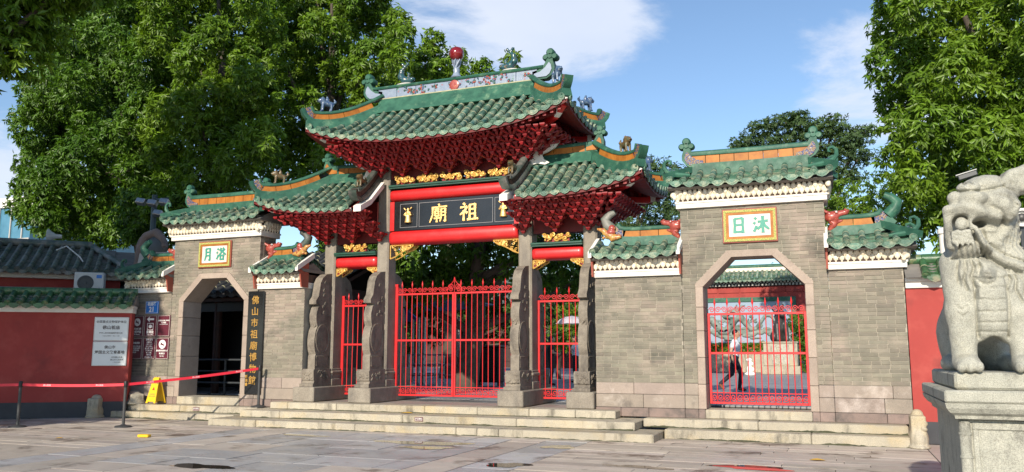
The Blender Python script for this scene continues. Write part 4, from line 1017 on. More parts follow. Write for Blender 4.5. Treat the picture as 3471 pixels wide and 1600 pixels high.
def hip_roof(name, xr0, xr1, xe0, xe1, yh, z0, zr, lift, hips, nrow, lip=.12, liftp=2.8):
    """front and rear slopes with curved hips at one or both ends; ridge line xr0..xr1, eave corners xe0..xe1"""
    xm = (xe0 + xe1) / 2 if all(hips) else (xe0 if hips[1] else xe1); span = max(abs(xe0 - xm), abs(xe1 - xm))
    def tm(u):
        if hips[1] and u > xr1: return max(0., (xe1 - u) / (xe1 - xr1))
        if hips[0] and u < xr0: return max(0., (u - xe0) / (xr0 - xe0))
        return 1.
    def hz(u, t): return z0 + lift * (abs(u - xm) / span) ** liftp * (1 - t) ** 1.4 + (zr - z0) * (.80 * t + .20 * t * t)
    fr = lambda u, t: Vector((u, PY - yh * (1 - t), hz(u, t)))
    bk_ = lambda u, t: Vector((u, PY + yh * (1 - t), hz(u, t)))
    def endsurf(sg, xr, xe):
        def f(v, t):
            q = abs(v - PY) / yh; k = lift * (max(q, 1 - t) if False else q) ** liftp * (1 - t) ** 1.4
            base = lift * (abs(xr + (xe - xr) * (1 - t) - xm) / span) ** liftp * (1 - t) ** 1.4
            return Vector((xr + (xe - xr) * (1 - t), v, z0 + base * (.55 + .45 * min(1, (q / max(1 - t, .05))) ** 2) + (zr - z0) * (.80 * t + .20 * t * t)))
        return f
    # timber deck under the tiles
    b = MB(); N, T = 26, 8; d = Vector((0, 0, lip))
    for S in (fr, bk_):
        g = [[S(xe0 + (xe1 - xe0) * i / N, tm(xe0 + (xe1 - xe0) * i / N) * j / T) for j in range(T + 1)] for i in range(N + 1)]
        vs = [p - Vector((0, 0, .055)) for r in g for p in r] + [p - d for r in g for p in r]; n1 = T + 1; o = (N + 1) * n1; fs = []
        for i in range(N):
            for j in range(T):
                a = i * n1 + j; fs += [(a, a + n1, a + n1 + 1, a + 1), (o + a, o + a + 1, o + a + n1 + 1, o + a + n1)]
            a = i * n1; fs.append((a, o + a, o + a + n1, a + n1))
        b.add(vs, fs)
    for k, (h, xr, xe) in enumerate(((hips[0], xr0, xe0), (hips[1], xr1, xe1))):
        if not h: continue
        E = endsurf(1, xr, xe); vs = []; fs = []
        for i in range(13):
            for j in range(T + 1):
                t = j / T; v = PY + yh * (1 - t) * (-1 + 2 * i / 12); vs.append(E(v, t) - Vector((0, 0, .055)))
        m = len(vs); vs += [p - Vector((0, 0, lip - .02)) for p in vs]
        for i in range(12):
            for j in range(T):
                a = i * (T + 1) + j; fs += [(a, a + T + 1, a + T + 2, a + 1), (m + a, m + a + 1, m + a + T + 2, m + a + T + 1)]
            a = i * (T + 1); fs.append((a, m + a, m + a + T + 1, a + T + 1))
        b.add(vs, fs)
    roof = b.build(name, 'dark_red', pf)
    us = [xe0 + (.10 if not hips[0] else .12) + (xe1 - xe0 - .22) * i / (nrow - 1) for i in range(nrow)]
    roof_slope(roof, fr, us, lambda u: tm(u) * .985, .064, .29, course=.08, drip=.11)
    roof_slope(roof, bk_, us, lambda u: tm(u) * .985, .056, .27, singles=False)
    for h, sg, xr, xe in ((hips[0], -1, xr0, xe0), (hips[1], 1, xr1, xe1)):
        if not h: continue
        E = endsurf(sg, xr, xe); ne = int(2 * yh / .25); vs_ = [PY - yh + .12 + (2 * yh - .24) * i / (ne - 1) for i in range(ne)]
        roof_slope(roof, E, vs_, lambda v: max(0., (1 - abs(v - PY) / yh)) * .97, .056, .27, course=.08, drip=.125)
    # fascia: pale board along the eaves, then red rafter ends
    for S, sg in ((fr, -1), (bk_, 1)):
        pa = [S(xe0 + (xe1 - xe0) * i / 30, 0) + Vector((0, -sg * .03, 0)) for i in range(31)]
        MB().sweep(pa, [(-.012, -.11), (.012, -.11), (.012, -.03), (-.012, -.03)], upz=True).build('eave_fascia', 'white_plaster', roof)
        rf = MB()
        for i in range(int((xe1 - xe0) / .16)):
            x = xe0 + .08 + i * .16; t1 = min(.55, tm(x)); 
            if t1 < .12: continue
            p = S(x, .05); q = S(x, t1); rf.sweep([p - Vector((0, 0, lip + .04)), q - Vector((0, 0, lip + .04))], [(-.035, -.035), (.035, -.035), (.035, .05), (-.035, .05)], upz=True)
        rf.build('rafters', 'dougong_red', roof)
        c = MB(); pa = [S(xe0 + (xe1 - xe0) * i / 30, .18) - Vector((0, 0, lip + .10)) for i in range(31)]
        c.sweep(pa, [(-.04, -.03), (.04, -.03), (.04, .03), (-.04, .03)], upz=True); c.build('eave_purlin', 'dark_red', roof)
    for h, sg, xr, xe in ((hips[0], -1, xr0, xe0), (hips[1], 1, xr1, xe1)):
        if not h: continue
        E = endsurf(sg, xr, xe); pa = [E(PY - yh + 2 * yh * i / 16, 0) + Vector((-sg * .03, 0, 0)) for i in range(17)]
        MB().sweep(pa, [(-.012, -.11), (.012, -.11), (.012, -.03), (-.012, -.03)], upz=True).build('eave_fascia', 'white_plaster', roof)
        for sy in (-1, 1):
            co = fr(xe, 0) if sy < 0 else bk_(xe, 0); inn = Vector((xr + sg * .25, PY + sy * yh * .25, co.z - lift * .72))
            p = [co - Vector((sg * .10, sy * .10, .12)), co.lerp(inn, .35) - Vector((0, 0, .17)), inn - Vector((0, 0, .05))]
            MB().sweep(p, [(-.055, -.07), (.055, -.07), (.055, .06), (-.055, .06)], upz=True).build('corner_rafter', 'red_paint', roof)
            MB().sweep([p[0].lerp(p[1], .5), p[0].lerp(p[1], .85)], [(-.06, -.076), (.06, -.076), (.06, .066), (-.06, .066)], upz=True).build('rafter_band', 'white_plaster', roof)
            # hip ridge with upturned tip
            path = []
            for i in range(9):
                t = 1 - i / 8 * .93; u = xr + (xe - xr) * (1 - t); q = fr(u, t) if sy < 0 else bk_(u, t); path.append(q + Vector((0, 0, .05)))
            dv = Vector((xe - xr, sy * yh, 0)).normalized(); e = path[-1]
            path += [e + dv * .12 + Vector((0, 0, .07)), e + dv * .2 + Vector((0, 0, .17)), e + dv * .24 + Vector((0, 0, .28))]
            MB().sweep(path[:10], [(-.13, -.10), (.13, -.10), (.085, .10), (-.085, .10)], upz=True).build('hip_skirt', 'ridge_green', roof)
            ridge(roof, [p_ + Vector((0, 0, .09)) for p_ in path], .27, .14, seg=.42, panel0=.16, panel1=1., tipm='ridge_blue')
    return roof, fr, bk_, tm
main, fr, bk_, tm = hip_roof('main_roof', PX - 1.85, PX + 1.85, PX - 3.18, PX + 3.18, 1.42, 6.28, 7.40, .46, (True, True), 25)
bracket_field(main, [PX + k * .61 for k in range(-3, 4)], .305, 16.5, 5.665, .19, .108, 5, (-99, 99), PX - 1.83, PX + 1.83, (True, True))
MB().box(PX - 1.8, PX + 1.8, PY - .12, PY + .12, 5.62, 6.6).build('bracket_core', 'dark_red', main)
# main ridge: green skirt, painted ceramic frieze, cap, horns, pearl, fishes
MB().sweep([(PX - 2.0, PY, 7.3), (PX + 2.0, PY, 7.3)], [(-.30, -.06), (.30, -.06), (.17, .22), (.12, .34), (-.12, .34), (-.17, .22)]).build('ridge_foot', 'ridge_green', main)
for i in range(8):
    x0 = PX - 2.06 + i * .515; MB().rbox(x0 + .004, x0 + .511, PY - .095, PY + .095, 7.64, 7.895, .006).build('ridge_frieze', 'ceramic_mural', main)
rr = random.Random(5); fl = MB(); fl2 = MB(); fl3 = MB()
for i in range(46):
    x = PX + rr.uniform(-1.95, 1.95); z = rr.uniform(7.68, 7.86); r = rr.uniform(.018, .05)
    for q in range(5): rr.choice((fl, fl2, fl3)).ball((x + rr.uniform(-r, r) * 1.3, PY - .1, z + rr.uniform(-r, r)), (r * .6, .018, r * .6), 6)
fl.build('frieze_flowers', 'ceramic_red', main, True); fl2.build('frieze_leaves', 'ridge_green', main, True); fl3.build('frieze_vases', 'ceramic_blue', main, True)
MB().sweep([(PX - 2.2, PY, 7.89), (PX - 2.0, PY, 7.885), (PX, PY, 7.88), (PX + 2.0, PY, 7.885), (PX + 2.2, PY, 7.89)], [(-.12, 0), (.12, 0), (.14, .03), (.10, .075), (-.10, .075), (-.14, .03)]).build('ridge_cap', 'ridge_green', main, True)
MB().sweep([(PX - 2.1, PY, 7.625), (PX + 2.1, PY, 7.625)], [(-.13, 0), (.13, 0), (.13, .025), (-.13, .025)]).build('frieze_rail', 'tile_joint', main)
mat('mural_horn', (.27, .32, .41), (.22, .27, .36), 8., .3, coat=.2)
for sg in (-1, 1):
    trefoil(main, PX + sg * 2.28, PY, 7.64, 1.12, sg, 'ridge_green', .19, 'mural_horn')
b = MB(); b.lathe([(.13, 7.95), (.15, 7.97), (.10, 8.02), (.07, 8.1), (.085, 8.16), (.055, 8.22), (.05, 8.28), (.085, 8.33), (.10, 8.37), (.08, 8.40)], 14, (PX, PY, 0))
for a in range(6): b.tube([(PX + (.05 + .06 * t) * math.cos(a + t), PY + (.05 + .06 * t) * math.sin(a + t), 8.2 + .2 * t) for t in np.linspace(0, 1, 6)], .02, 5)
b.build('pearl_stand', 'ceramic_mural', main, True)
MB().lathe([(.02, -.17), (.09, -.155), (.15, -.09), (.178, 0), (.165, .08), (.12, .14), (.06, .168), (.02, .18), (.001, .182)], 22, (PX, PY, 8.55)).build('red_pearl', 'ball_red', main, True)
MB().lathe([(.12, 0), (.12, .03), (.09, .04), (.02, .03)], 18, (0, 0, 0), TR((PX, PY - .095, 7.76)) @ Matrix.Rotation(R(90), 4, 'X')).build('frieze_medallion', 'ceramic_red', main, True)
fish = SDF((-.3, -.12, -.12), (.3, .12, .46), .014)
fish.path([(.16, 0, -.02), (.0, 0, .0), (-.1, 0, .1), (-.08, 0, .24), (.0, 0, .33)], [.07, .085, .075, .05, .03], .03).path([(.0, 0, .33), (.08, 0, .4), (.06, 0, .44)], [.03, .03, .01], .02).path([(.0, 0, .33), (-.06, 0, .41), (-.1, 0, .42)], [.03, .03, .01], .02).ell((.2, 0, .0), (.08, .07, .06), .02).path([(.1, 0, .05), (.12, 0, .14), (.06, 0, .2)], [.03, .03, .01], .02).cap((-.04, .06, .0), (-.1, .11, .08), .02, .01, .01).cap((-.04, -.06, .0), (-.1, -.11, .08), .02, .01, .01)
fm = fish.mesh('ridge_fish', 'ceramic_teal')
for px_, py_, sg in ((1000 + 735 / 1.978, 130 + 235 / 1.978, 1), (1500 + 455 / 1.978, 130 + 150 / 1.978, -1)):
    c = at(px_, py_, PY); inst('ridge_fish', fm, main, TR((c.x, PY, 8.08)) @ (Matrix.Identity(4) if sg > 0 else RZ(180)))
    MB().ball((c.x, PY, 7.975), (.22, .1, .035), 10).build('fish_wave', 'white_plaster', main, True)
def put_beast(parent, P, m, ang, s=1.):
    return inst('ridge_beast', beast_me[m], parent, TR(P) @ RZ(ang) @ SC(s, s, s))
for sx, sy, m in ((-1, -1, 'ceramic_blue'), (1, -1, 'ceramic_blue'), (1, 1, 'ceramic_blue'), (-1, 1, 'ceramic_blue')):
    u = PX + sx * 2.86; t = tm(u); p = (fr if sy < 0 else bk_)(u, t); put_beast(main, p + Vector((0, 0, .58)), m, math.degrees(math.atan2(sy * 1.42, sx * 1.33)), .88)
# side roofs
for sg in (-1, 1):
    xi = PX + sg * 1.80; xc_ = PX + sg * 2.535
    xo_r, xo_e = PX + sg * 3.30, PX + sg * 4.66; xin = PX + sg * 1.98
    if sg > 0: a = hip_roof('side_roof', xin, xo_r, xin, xo_e, 1.3, 4.80, 5.72, .36, (False, True), 12, liftp=3.2)
    else: a = hip_roof('side_roof', xo_r, xin, xo_e, xin, 1.3, 4.80, 5.72, .36, (True, False), 12, liftp=3.2)
    rf, f2, b2_, tm2 = a
    cl = [PX + sg * q for q in (1.80, 2.535, 3.27)]
    bracket_field(rf, cl, .245, 16.5, 4.15, .175, .103, 5, (min(PX + sg * 1.8, PX + sg * 9) - .12, max(PX + sg * 1.8, PX + sg * 9) + .12), PX - 3.27, PX + 3.27, (sg < 0, sg > 0))
    MB().box(min(PX + sg * 1.97, PX + sg * 3.2), max(PX + sg * 1.97, PX + sg * 3.2), PY - .12, PY + .12, 4.12, 5.1).build('bracket_core', 'dark_red', rf)
    pth = [(PX + sg * 1.98, PY, 5.68), (PX + sg * 2.7, PY, 5.68), (PX + sg * 3.32, PY, 5.70)]
    MB().sweep([Vector(pth[0]), Vector(pth[2])], [(-.24, -.08), (.24, -.08), (.10, .16), (-.10, .16)]).build('ridge_skirt', 'ridge_green', rf)
    ridge(rf, [Vector(p) + Vector((0, 0, .12)) for p in pth], .29, .14, seg=.42)
    trefoil(rf, PX + sg * 3.42, PY, 5.86, .92, sg, 'ridge_green', .15, 'ridge_orange')
    # inner verge ridge running down to the front, with its guardian
    for sy in (-1, 1):
        yv = lambda y: PY + sy * (PY - y)
        pv = [(PX + sg * 1.90, yv(16.55), 5.66), (PX + sg * 1.88, yv(16.2), 5.36), (PX + sg * 1.86, yv(15.85), 5.09), (PX + sg * 1.84, yv(15.6), 4.95), (PX + sg * 1.82, yv(15.42), 4.94), (PX + sg * 1.81, yv(15.32), 5.02), (PX + sg * 1.80, yv(15.28), 5.12)]
        ridge(rf, pv, .26, .15, orange='wood_dark', green='old_glaze', seg=.6, panel0=.05, panel1=1.)
        MB().sweep([Vector((PX + sg * 1.80, yv(16.5), 5.46)), Vector((PX + sg * 1.78, yv(15.9), 4.95)), Vector((PX + sg * 1.76, yv(15.42), 4.72))], [(-.09, -.06), (.09, -.06), (.09, .07), (-.09, .07)], upz=True).build('verge_board', 'white_plaster', rf)
        put_beast(rf, (PX + sg * 1.845, yv(15.7), 5.40), 'ceramic_brown', -90 * -sy if sy > 0 else -90, .78)
        u = PX + sg * 4.25; p = (f2 if sy < 0 else b2_)(u, tm2(u)); put_beast(rf, p + Vector((0, 0, .55)), 'ceramic_brown' if sy < 0 else 'ceramic_blue', math.degrees(math.atan2(sy * 1.3, sg * 1.36)), .85)
    # white pierced cloud board between the column and the ridge
    P2 = [(1.92, 5.62), (2.10, 5.66), (2.30, 5.62), (2.40, 5.66), (2.27, 5.74), (2.22, 5.86), (2.35, 5.90), (2.52, 5.98), (2.62, 6.10), (2.60, 6.18), (2.5, 6.16), (2.38, 6.20), (2.25, 6.14), (2.12, 6.08), (2.0, 5.98), (1.92, 5.88)]
    cbd = MB().prism([(PX + sg * a_, c_) for a_, c_ in P2], 'y', 16.52, 16.58).build('cloud_board', 'white_plaster', rf)
    rr = random.Random(8); dt = MB()
    for q in range(26):
        a_ = rr.uniform(1.98, 2.5); c_ = 5.68 + (a_ - 1.98) * .55 + rr.uniform(0, .24)
        if c_ < 6.14 and not (a_ > 2.2 and c_ < 5.88): dt.box(PX + sg * a_ - .008, PX + sg * a_ + .008, 16.514, 16.522, c_, c_ + .016)
    dt.build('cloud_board_holes', 'black', cbd)

# ------------------------------------------------------------------ red iron gates
def spiral(cx, cz, r, sg, tt=9.5, n=16, flip=1):
    return [(cx + sg * r * (1 - .82 * t) * math.cos(tt * t), 0, cz + flip * r * (1 - .82 * t) * math.sin(tt * t)) for t in np.linspace(0, 1, n)]
_sc = MB(); _sc.tube(spiral(0, 0, .058, 1), .0085, 5); scroll_me = _sc.mesh('scroll', 'gate_red', True)
_sp = MB(); _sp.lathe([(.008, 0), (.011, .02), (.022, .06), (.014, .10), (.004, .15), (.001, .155)], 8); spike_me = _sp.mesh('spike', 'gate_red', True)
_br = MB(); _br.lathe([(.0095, 0), (.0095, 1)], 8); bar_me = _br.mesh('bar', 'gate_red', True)
def gate(label, x0, x1, y, zb, zm, zt, n, group=None, post=0, botscroll=True, topwide=.155, half=False):
    g = thing('iron_gate', label, 'gate', ((x0 + x1) / 2, y, zb), group)
    w = .022; f = MB()
    f.rbox(x0, x0 + 2 * w, y - w, y + w, zb, zt, .004).rbox(x1 - 2 * w, x1, y - w, y + w, zb, zt, .004)
    for z in (zb, zt - 2 * w, zm): f.rbox(x0 + 2 * w, x1 - 2 * w, y - w * .9, y + w * .9, z, z + 2 * w, .004)
    f.rbox(x0 + 2 * w, x1 - 2 * w, y - .008, y + .008, zb + .2, zb + .218, .002)
    if post: f.rbox((x0 if post < 0 else x1 - .05) - .01, (x0 + .05 if post < 0 else x1) + .01, y - .03, y + .03, TZ + .002, zt + .22, .005).rbox((x0 - .16 if post < 0 else x1 - .06), (x0 + .06 if post < 0 else x1 + .16), y - .035, y + .035, zt + .16, zt + .222, .005)
    f.build('gate_frame', 'gate_red', g)
    xs = [x0 + w + (x1 - x0 - 2 * w) * (i + 1) / (n + 1) for i in range(n)]
    for i, x in enumerate(xs):
        inst('bar', bar_me, g, TR((x, y, zb + .02)) @ SC(1, 1, zt - zb - .02))
        if i % 2 == 0:
            inst('bar', bar_me, g, TR((x, y, zt)) @ SC(.9, .9, .15)); inst('spike', spike_me, g, TR((x, y, zt + .13)))
    st_ = (x1 - x0 - 2 * w) / (n + 1)
    for i in range(n + 1):
        xm_ = x0 + w + st_ * (i + .5); k = st_ * .46 / .058
        inst('scroll', scroll_me, g, TR((xm_, y, zt + .062)) @ SC(k if i % 2 else -k, 1, 1.05))
        if botscroll: inst('scroll', scroll_me, g, TR((xm_, y, zb + .125)) @ SC(k if i % 2 else -k, 1, -1.15))
    return g
gate('left leaf of the tall red iron gate in the middle bay', -9.64, -8.125, 17.0, .55, 1.80, 2.92, 10, 'red iron gates', -1)
g2 = gate('right leaf of the tall red iron gate in the middle bay', -8.115, -6.42, 17.0, .55, 1.80, 2.92, 11, 'red iron gates', 1)
cr = MB(); cr.tube([(-8.30, 17.0, 2.93), (-8.30, 17, 3.02), (-8.22, 17, 3.09), (-8.15, 17, 3.17), (-8.12, 17, 3.27), (-8.09, 17, 3.17), (-8.02, 17, 3.09), (-7.94, 17, 3.02), (-7.94, 17, 2.93)], .009, 6)
for sx in (-1, 1):
    cr.tube([(-8.12 + sx * .085 + a, 17 + b_, 3.04 + c) for a, b_, c in spiral(0, 0, .075, sx)], .009, 5)
cr.tube([(-8.12, 17, 2.92), (-8.12, 17, 3.27)], .008, 5); cr.build('crest', 'gate_red', g2, True)
gate('narrow red iron gate in the side bay beside the arch with black board', -11.11, -9.97, 17.0, .55, 1.71, 2.68, 7, 'red iron gates', -1)
gate('narrow red iron gate in the side bay before the lilac umbrella', -6.08, -4.92, 17.0, .55, 1.71, 2.68, 7, 'red iron gates', 0)
gate('red iron gate standing inside the brick archway below the name tablet', -2.30, -.49, 16.2, .575, 1.51, 2.30, 14, 'red iron gates')

# ------------------------------------------------------------------ stone lion on its pedestal
LX, LY, LZ_ = 1.11, 7.0, 1.40
pd = thing('lion_pedestal', 'tall carved granite pedestal carrying the stone lion', 'pedestal', (LX, 7.8, 0))
def pbox(name, hw, y0, y1, z0, z1, c=.012): return MB().rbox(LX - hw, LX + hw, y0, y1, z0, z1, c).build(name, 'lion_stone', pd)
pbox('plinth', .30, 7.0, 8.58, 1.272, LZ_, .018); pbox('cornice', .385, 6.9, 8.64, 1.18, 1.27, .012)
prof = [(.385, .10, 1.178), (.375, .09, 1.14), (.35, .065, 1.105), (.32, .03, 1.085), (.315, .025, 1.06)]
vs = []; fs = []
for hw, o, z in prof: vs += [(LX - hw, 7.0 - o, z), (LX + hw, 7.0 - o, z), (LX + hw, 8.54 + o, z), (LX - hw, 8.54 + o, z)]
for l in range(4):
    for j in range(4): fs.append((4 * l + j, 4 * l + (j + 1) % 4, 4 * l + 4 + (j + 1) % 4, 4 * l + 4 + j))
MB().add(vs, fs + [(0, 1, 2, 3), (16, 17, 18, 19)]).build('cornice_moulding', 'lion_stone', pd)
body = pbox('pedestal_body', .285, 7.05, 8.5, .16, 1.058, .01); pbox('foot', .36, 6.93, 8.6, 0, .158, .02)
for sx in (-1, 1):
    b = MB(); x = LX + sx * .25; b.tube([(x, 7.05, .16), (x, 7.05, 1.04)], .04, 10)
    for z in (.25, .42, .6, .78, .95): b.tube([(x, 7.05, z - .008), (x, 7.05, z + .008)], .046, 10)
    b.build('corner_bamboo', 'lion_stone', body, True)
b = MB()
for x0, x1, z0, z1 in ((LX - .2, LX + .2, .98, 1.03), (LX - .2, LX + .2, .2, .25), (LX - .2, LX - .16, .25, .98), (LX + .16, LX + .2, .25, .98)): b.rbox(x0, x1, 7.035, 7.06, z0, z1, .006)
b.build('panel_frame', 'lion_stone', body)
s = SDF((-.44, -.16, -.06), (.50, 1.62, 1.66), .0115)
s.cap((.015, .37, .50), (.02, .38, 1.12), .265, .275, .08).ell((.0, .22, .55), (.20, .19, .36), .06).cap((0, .45, .66), (0, 1.10, .34), .24, .27, .1)
for sx in (-1, 1):
    s.ell((sx * .14, 1.12, .26), (.13, .32, .30), .06).ell((sx * .215, .80, .06), (.085, .22, .075), .04)
    s.path([(sx * .185, .25, .84), (sx * .198, .19, .46), (sx * .198, .17, .12)], [.135, .102, .088], .05).ell((sx * .19, .10, .065), (.10, .14, .075), .04)
    for q in (-1, 0, 1): s.ell((sx * .19 + q * .058, -.015, .045), (.034, .05, .042), .012)
s.cap((0, 1.35, .25), (.05, 1.42, .75), .09, .05, .06)
# mane, skull, muzzle and jaw, the head turned to the lion's right
s.ell((.05, .42, 1.12), (.26, .28, .34), .06).ell((.01, .26, 1.28), (.225, .26, .20), .05).ell((.05, .25, 1.43), (.18, .23, .10), .03)
s.ell((-.11, .11, 1.225), (.145, .17, .115), .03).ell((-.11, .12, .965), (.14, .15, .085), .03)
s.cap((-.13, .13, .95), (-.14, .16, .78), .105, .10, .05); s.ell((-.20, .03, 1.335), (.055, .06, .052), .012).ell((-.085, .0, 1.318), (.105, .085, .062), .012).ell((-.10, .05, 1.405), (.085, .08, .055), .012).ell((.12, .06, 1.27), (.11, .10, .12), .04)
s.path([(.13, .14, 1.42), (.22, .13, 1.47), (.335, .12, 1.575)], [.065, .075, .02], .03).path([(.16, .13, 1.38), (.27, .13, 1.39), (.33, .12, 1.52)], [.06, .065, .03], .03)
s.cut_ell((.265, .02, 1.47), (.05, .05, .035), .02).cut_ell((-.175, -.03, 1.105), (.080, .20, .095), .014)
s.ell((-.17, .02, 1.125), (.046, .05, .056), .003).path([(-.252, .04, 1.23), (-.262, .04, 1.10), (-.245, .05, .97)], [.04, .026, .04], .02).path([(-.098, .0, 1.20), (-.095, -.01, 1.1), (-.085, .0, 1.0)], [.03, .024, .03], .02)
for q, z in enumerate((1.055, 1.018, .982)): s.path([(-.235 + .027 * i, -.01 - .028 * math.sin(math.pi * i / 6) , z + .008 * math.sin(i * 2.2 + q)) for i in range(7)], .019, .006)
RLF = s.relief
RLF([(-.25, 1.25), (-.17, 1.262), (-.08, 1.235), (.0, 1.19), (.07, 1.15)], .055, .026).relief([(-.17, 1.385), (-.1, 1.372), (0, 1.375), (.1, 1.395), (.15, 1.415)], .013, -.010)
RLF([(-.13, 1.43), (-.10, 1.455), (-.07, 1.43), (-.09, 1.405), (-.115, 1.42)], .014, -.014).relief([(-.15, 1.41), (-.13, 1.45), (-.08, 1.475)], .010, -.008).relief([(.13, 1.50), (.12, 1.44), (.15, 1.39), (.2, 1.37)], .013, -.009)
RLF([(.20, 1.50), (.21, 1.46), (.2, 1.42)], .012, -.008).relief([(.04, 1.25), (.1, 1.21), (.12, 1.15), (.09, 1.09)], .016, -.012).relief([(.1, 1.33), (.16, 1.30), (.2, 1.24)], .015, -.01)
RLF([(-.07, 1.05), (-.03, .97), (.04, .90), (.13, .84), (.24, .79)], .042, .030).relief([(-.10, 1.06), (-.075, .97), (.0, .865), (.1, .80), (.22, .745)], .020, -.030).relief([(-.02, 1.08), (.005, .985), (.07, .925), (.16, .87), (.26, .83)], .013, -.016)
RLF([(.0, 1.08), (.06, 1.07), (.10, 1.10)], .022, .016)
for x, z, r in ((.085, .985, .042), (.115, 1.03, .036), (.155, 1.065, .046), (.175, 1.13, .04), (.20, 1.19, .04), (.215, 1.25, .036)): RLF([(x, z)], r * 1.25, .032).relief([(x - r * .3, z), (x, z + r * .3), (x + r * .3, z), (x, z - r * .2)], .010, -.010)
rr = random.Random(4)
for q in range(11): x = .12 + .018 * q; RLF([(x, 1.0 + .02 * q), (x + .02, .93 + .01 * q), (x - .005, .86), (x + .03, .78), (x + .01, .70)], .010, -.013, .5)
for q in range(8): x = .25 + .012 * q; RLF([(x, 1.36), (x + .015, 1.27), (x - .01, 1.18), (x + .01, 1.08), (x, .98)], .010, -.014, .6)
for q in range(6): x = -.215 + .036 * q; RLF([(x, .955), (x + .006, .90)], .020, .016).relief([(x + .018, .965), (x + .022, .885)], .008, -.014)
RLF([(-.24, .872), (-.16, .862), (-.08, .868), (-.02, .885)], .014, -.018)
for k, P in enumerate(([(-.20, .85), (-.215, .76), (-.2, .66)], [(-.16, .85), (-.155, .78), (-.175, .70), (-.15, .62)], [(-.12, .85), (-.10, .79), (-.125, .72), (-.095, .64), (-.105, .56)], [(-.08, .85), (-.06, .80), (-.075, .74)], [(.06, .80), (.12, .77), (.14, .70), (.11, .62)], [(.12, .79), (.18, .72), (.165, .62), (.21, .52)], [(.19, .76), (.235, .67), (.22, .56)])): RLF(P, .013, -.015).relief([(x + .02, z) for x, z in P], .02, .010)
RLF([(0, .70), (0, .28)], .13, .016)
for z in (.705, .635, .545, .455, .375, .305): RLF([(-.10, z + .006), (0, z - .004), (.095, z + .006)], .009, -.009)
for sx in (-1, 1): RLF([(sx * .105, .72), (sx * .108, .5), (sx * .10, .27)], .013, -.016)
for P in ([(-.235, .5), (-.205, .47), (-.17, .5)], [(-.23, .45), (-.2, .42), (-.165, .45)]): RLF(P, .011, -.009)
RLF([(-.025, .815)], .055, .03).relief([(-.07, .83)], .035, .025).relief([(.02, .83)], .035, .025).relief([(-.025, .745)], .085, .085).relief([(-.075, .735), (.025, .735)], .008, -.006).relief([(-.025, .73), (-.025, .70)], .007, -.006).relief([(-.10, .76), (-.085, .69), (-.025, .655), (.04, .69), (.05, .76)], .010, -.010)
s.cut_ell((0, .33, .08), (.105, .55, .21), .03)
s.cut_ell((-.045, .0, 1.13), (.058, .22, .034), .010)
s.f += (np.sin(s.X * 61) * np.sin(s.Y * 57) * np.sin(s.Z * 53) * .0025 + np.sin(s.X * 23 + 1) * np.sin(s.Y * 19) * np.sin(s.Z * 27 + 2) * .003).astype(np.float32)
lion = bpy.data.objects.new('stone_lion', s.mesh('stone_lion', 'lion_stone', TR((LX, LY, LZ_ - .004)))); reg(lion)
tag(lion, 'seated pale granite guardian lion with open jaws on a tall pedestal', 'lion statue')

# ------------------------------------------------------------------ plain red walls with tiled coping
def red_wall(label, M, L, zt, th=.38, row=.265, glz='coping_glaze', x_in=0.):
    w = thing('red_wall', label, 'wall', M @ Vector((-L / 2, 0, 0)) if L > 0 else M.translation)
    x0, x1 = (-L, 0)
    MB().box(x0, x1, .0, th, .37, zt, M).build('wall_body', 'wall_red', w)
    MB().box(x0, x1, -.012, th + .012, 0.002, .372, M).build('wall_base', 'wall_base', w)
    MB().rbox(x0, x1 + .02, -.05, th + .05, zt, zt + .11, .008, M).build('white_band', 'white_plaster', w)
    MB().rbox(x0, x1 + .03, -.10, th + .10, zt + .111, zt + .185, .008, M).build('band_top', 'white_plaster', w)
    ye, yc, ze, zr = -.24, th / 2, zt + .20, zt + .50
    core = MB(); core.prism([(ye + .02, ze - .03), (yc, zr - .03), (2 * yc - ye - .02, ze - .03), (th + .06, zt + .186), (-.06, zt + .186)], 'x', x0, x1 + .06, M)
    roof = core.build('coping', 'grey_board', w)
    sf = lambda u, t: M @ Vector((u, ye + (yc - ye) * t, ze + (zr - ze) * (.85 * t + .15 * t * t)))
    sb = lambda u, t: M @ Vector((u, 2 * yc - ye - (yc - ye) * t, ze + (zr - ze) * (.85 * t + .15 * t * t)))
    n = int(L / row); us = [x1 - .02 - row * i for i in range(n)][::-1]
    roof_slope(roof, sf, us, lambda u: .92, .062, .24, glz=glz, endm=glz, panm=glz, drip=.13); roof_slope(roof, sb, us, lambda u: .92, .062, .24, singles=False, glz=glz, panm=glz)
    x = x0
    while x < x1:
        e = min(x + .3, x1 + .06); MB().tube([M @ Vector((x + .004, yc, zr + .02)), M @ Vector((e - .004, yc, zr + .02))], .095, 12).build('ridge_roll', glz, roof, True); x = e
    return w
ML = TR((-16.08, 15.32, 0)) @ RZ(35.36)
wl = red_wall('dark red wall with two white plaques and old tile coping', ML, 8.0, 2.50)
MR = TR((9.2, 15.88, 0))
red_wall('bright red wall with green tile coping behind the stone lion', MR, 8.02, 2.66)

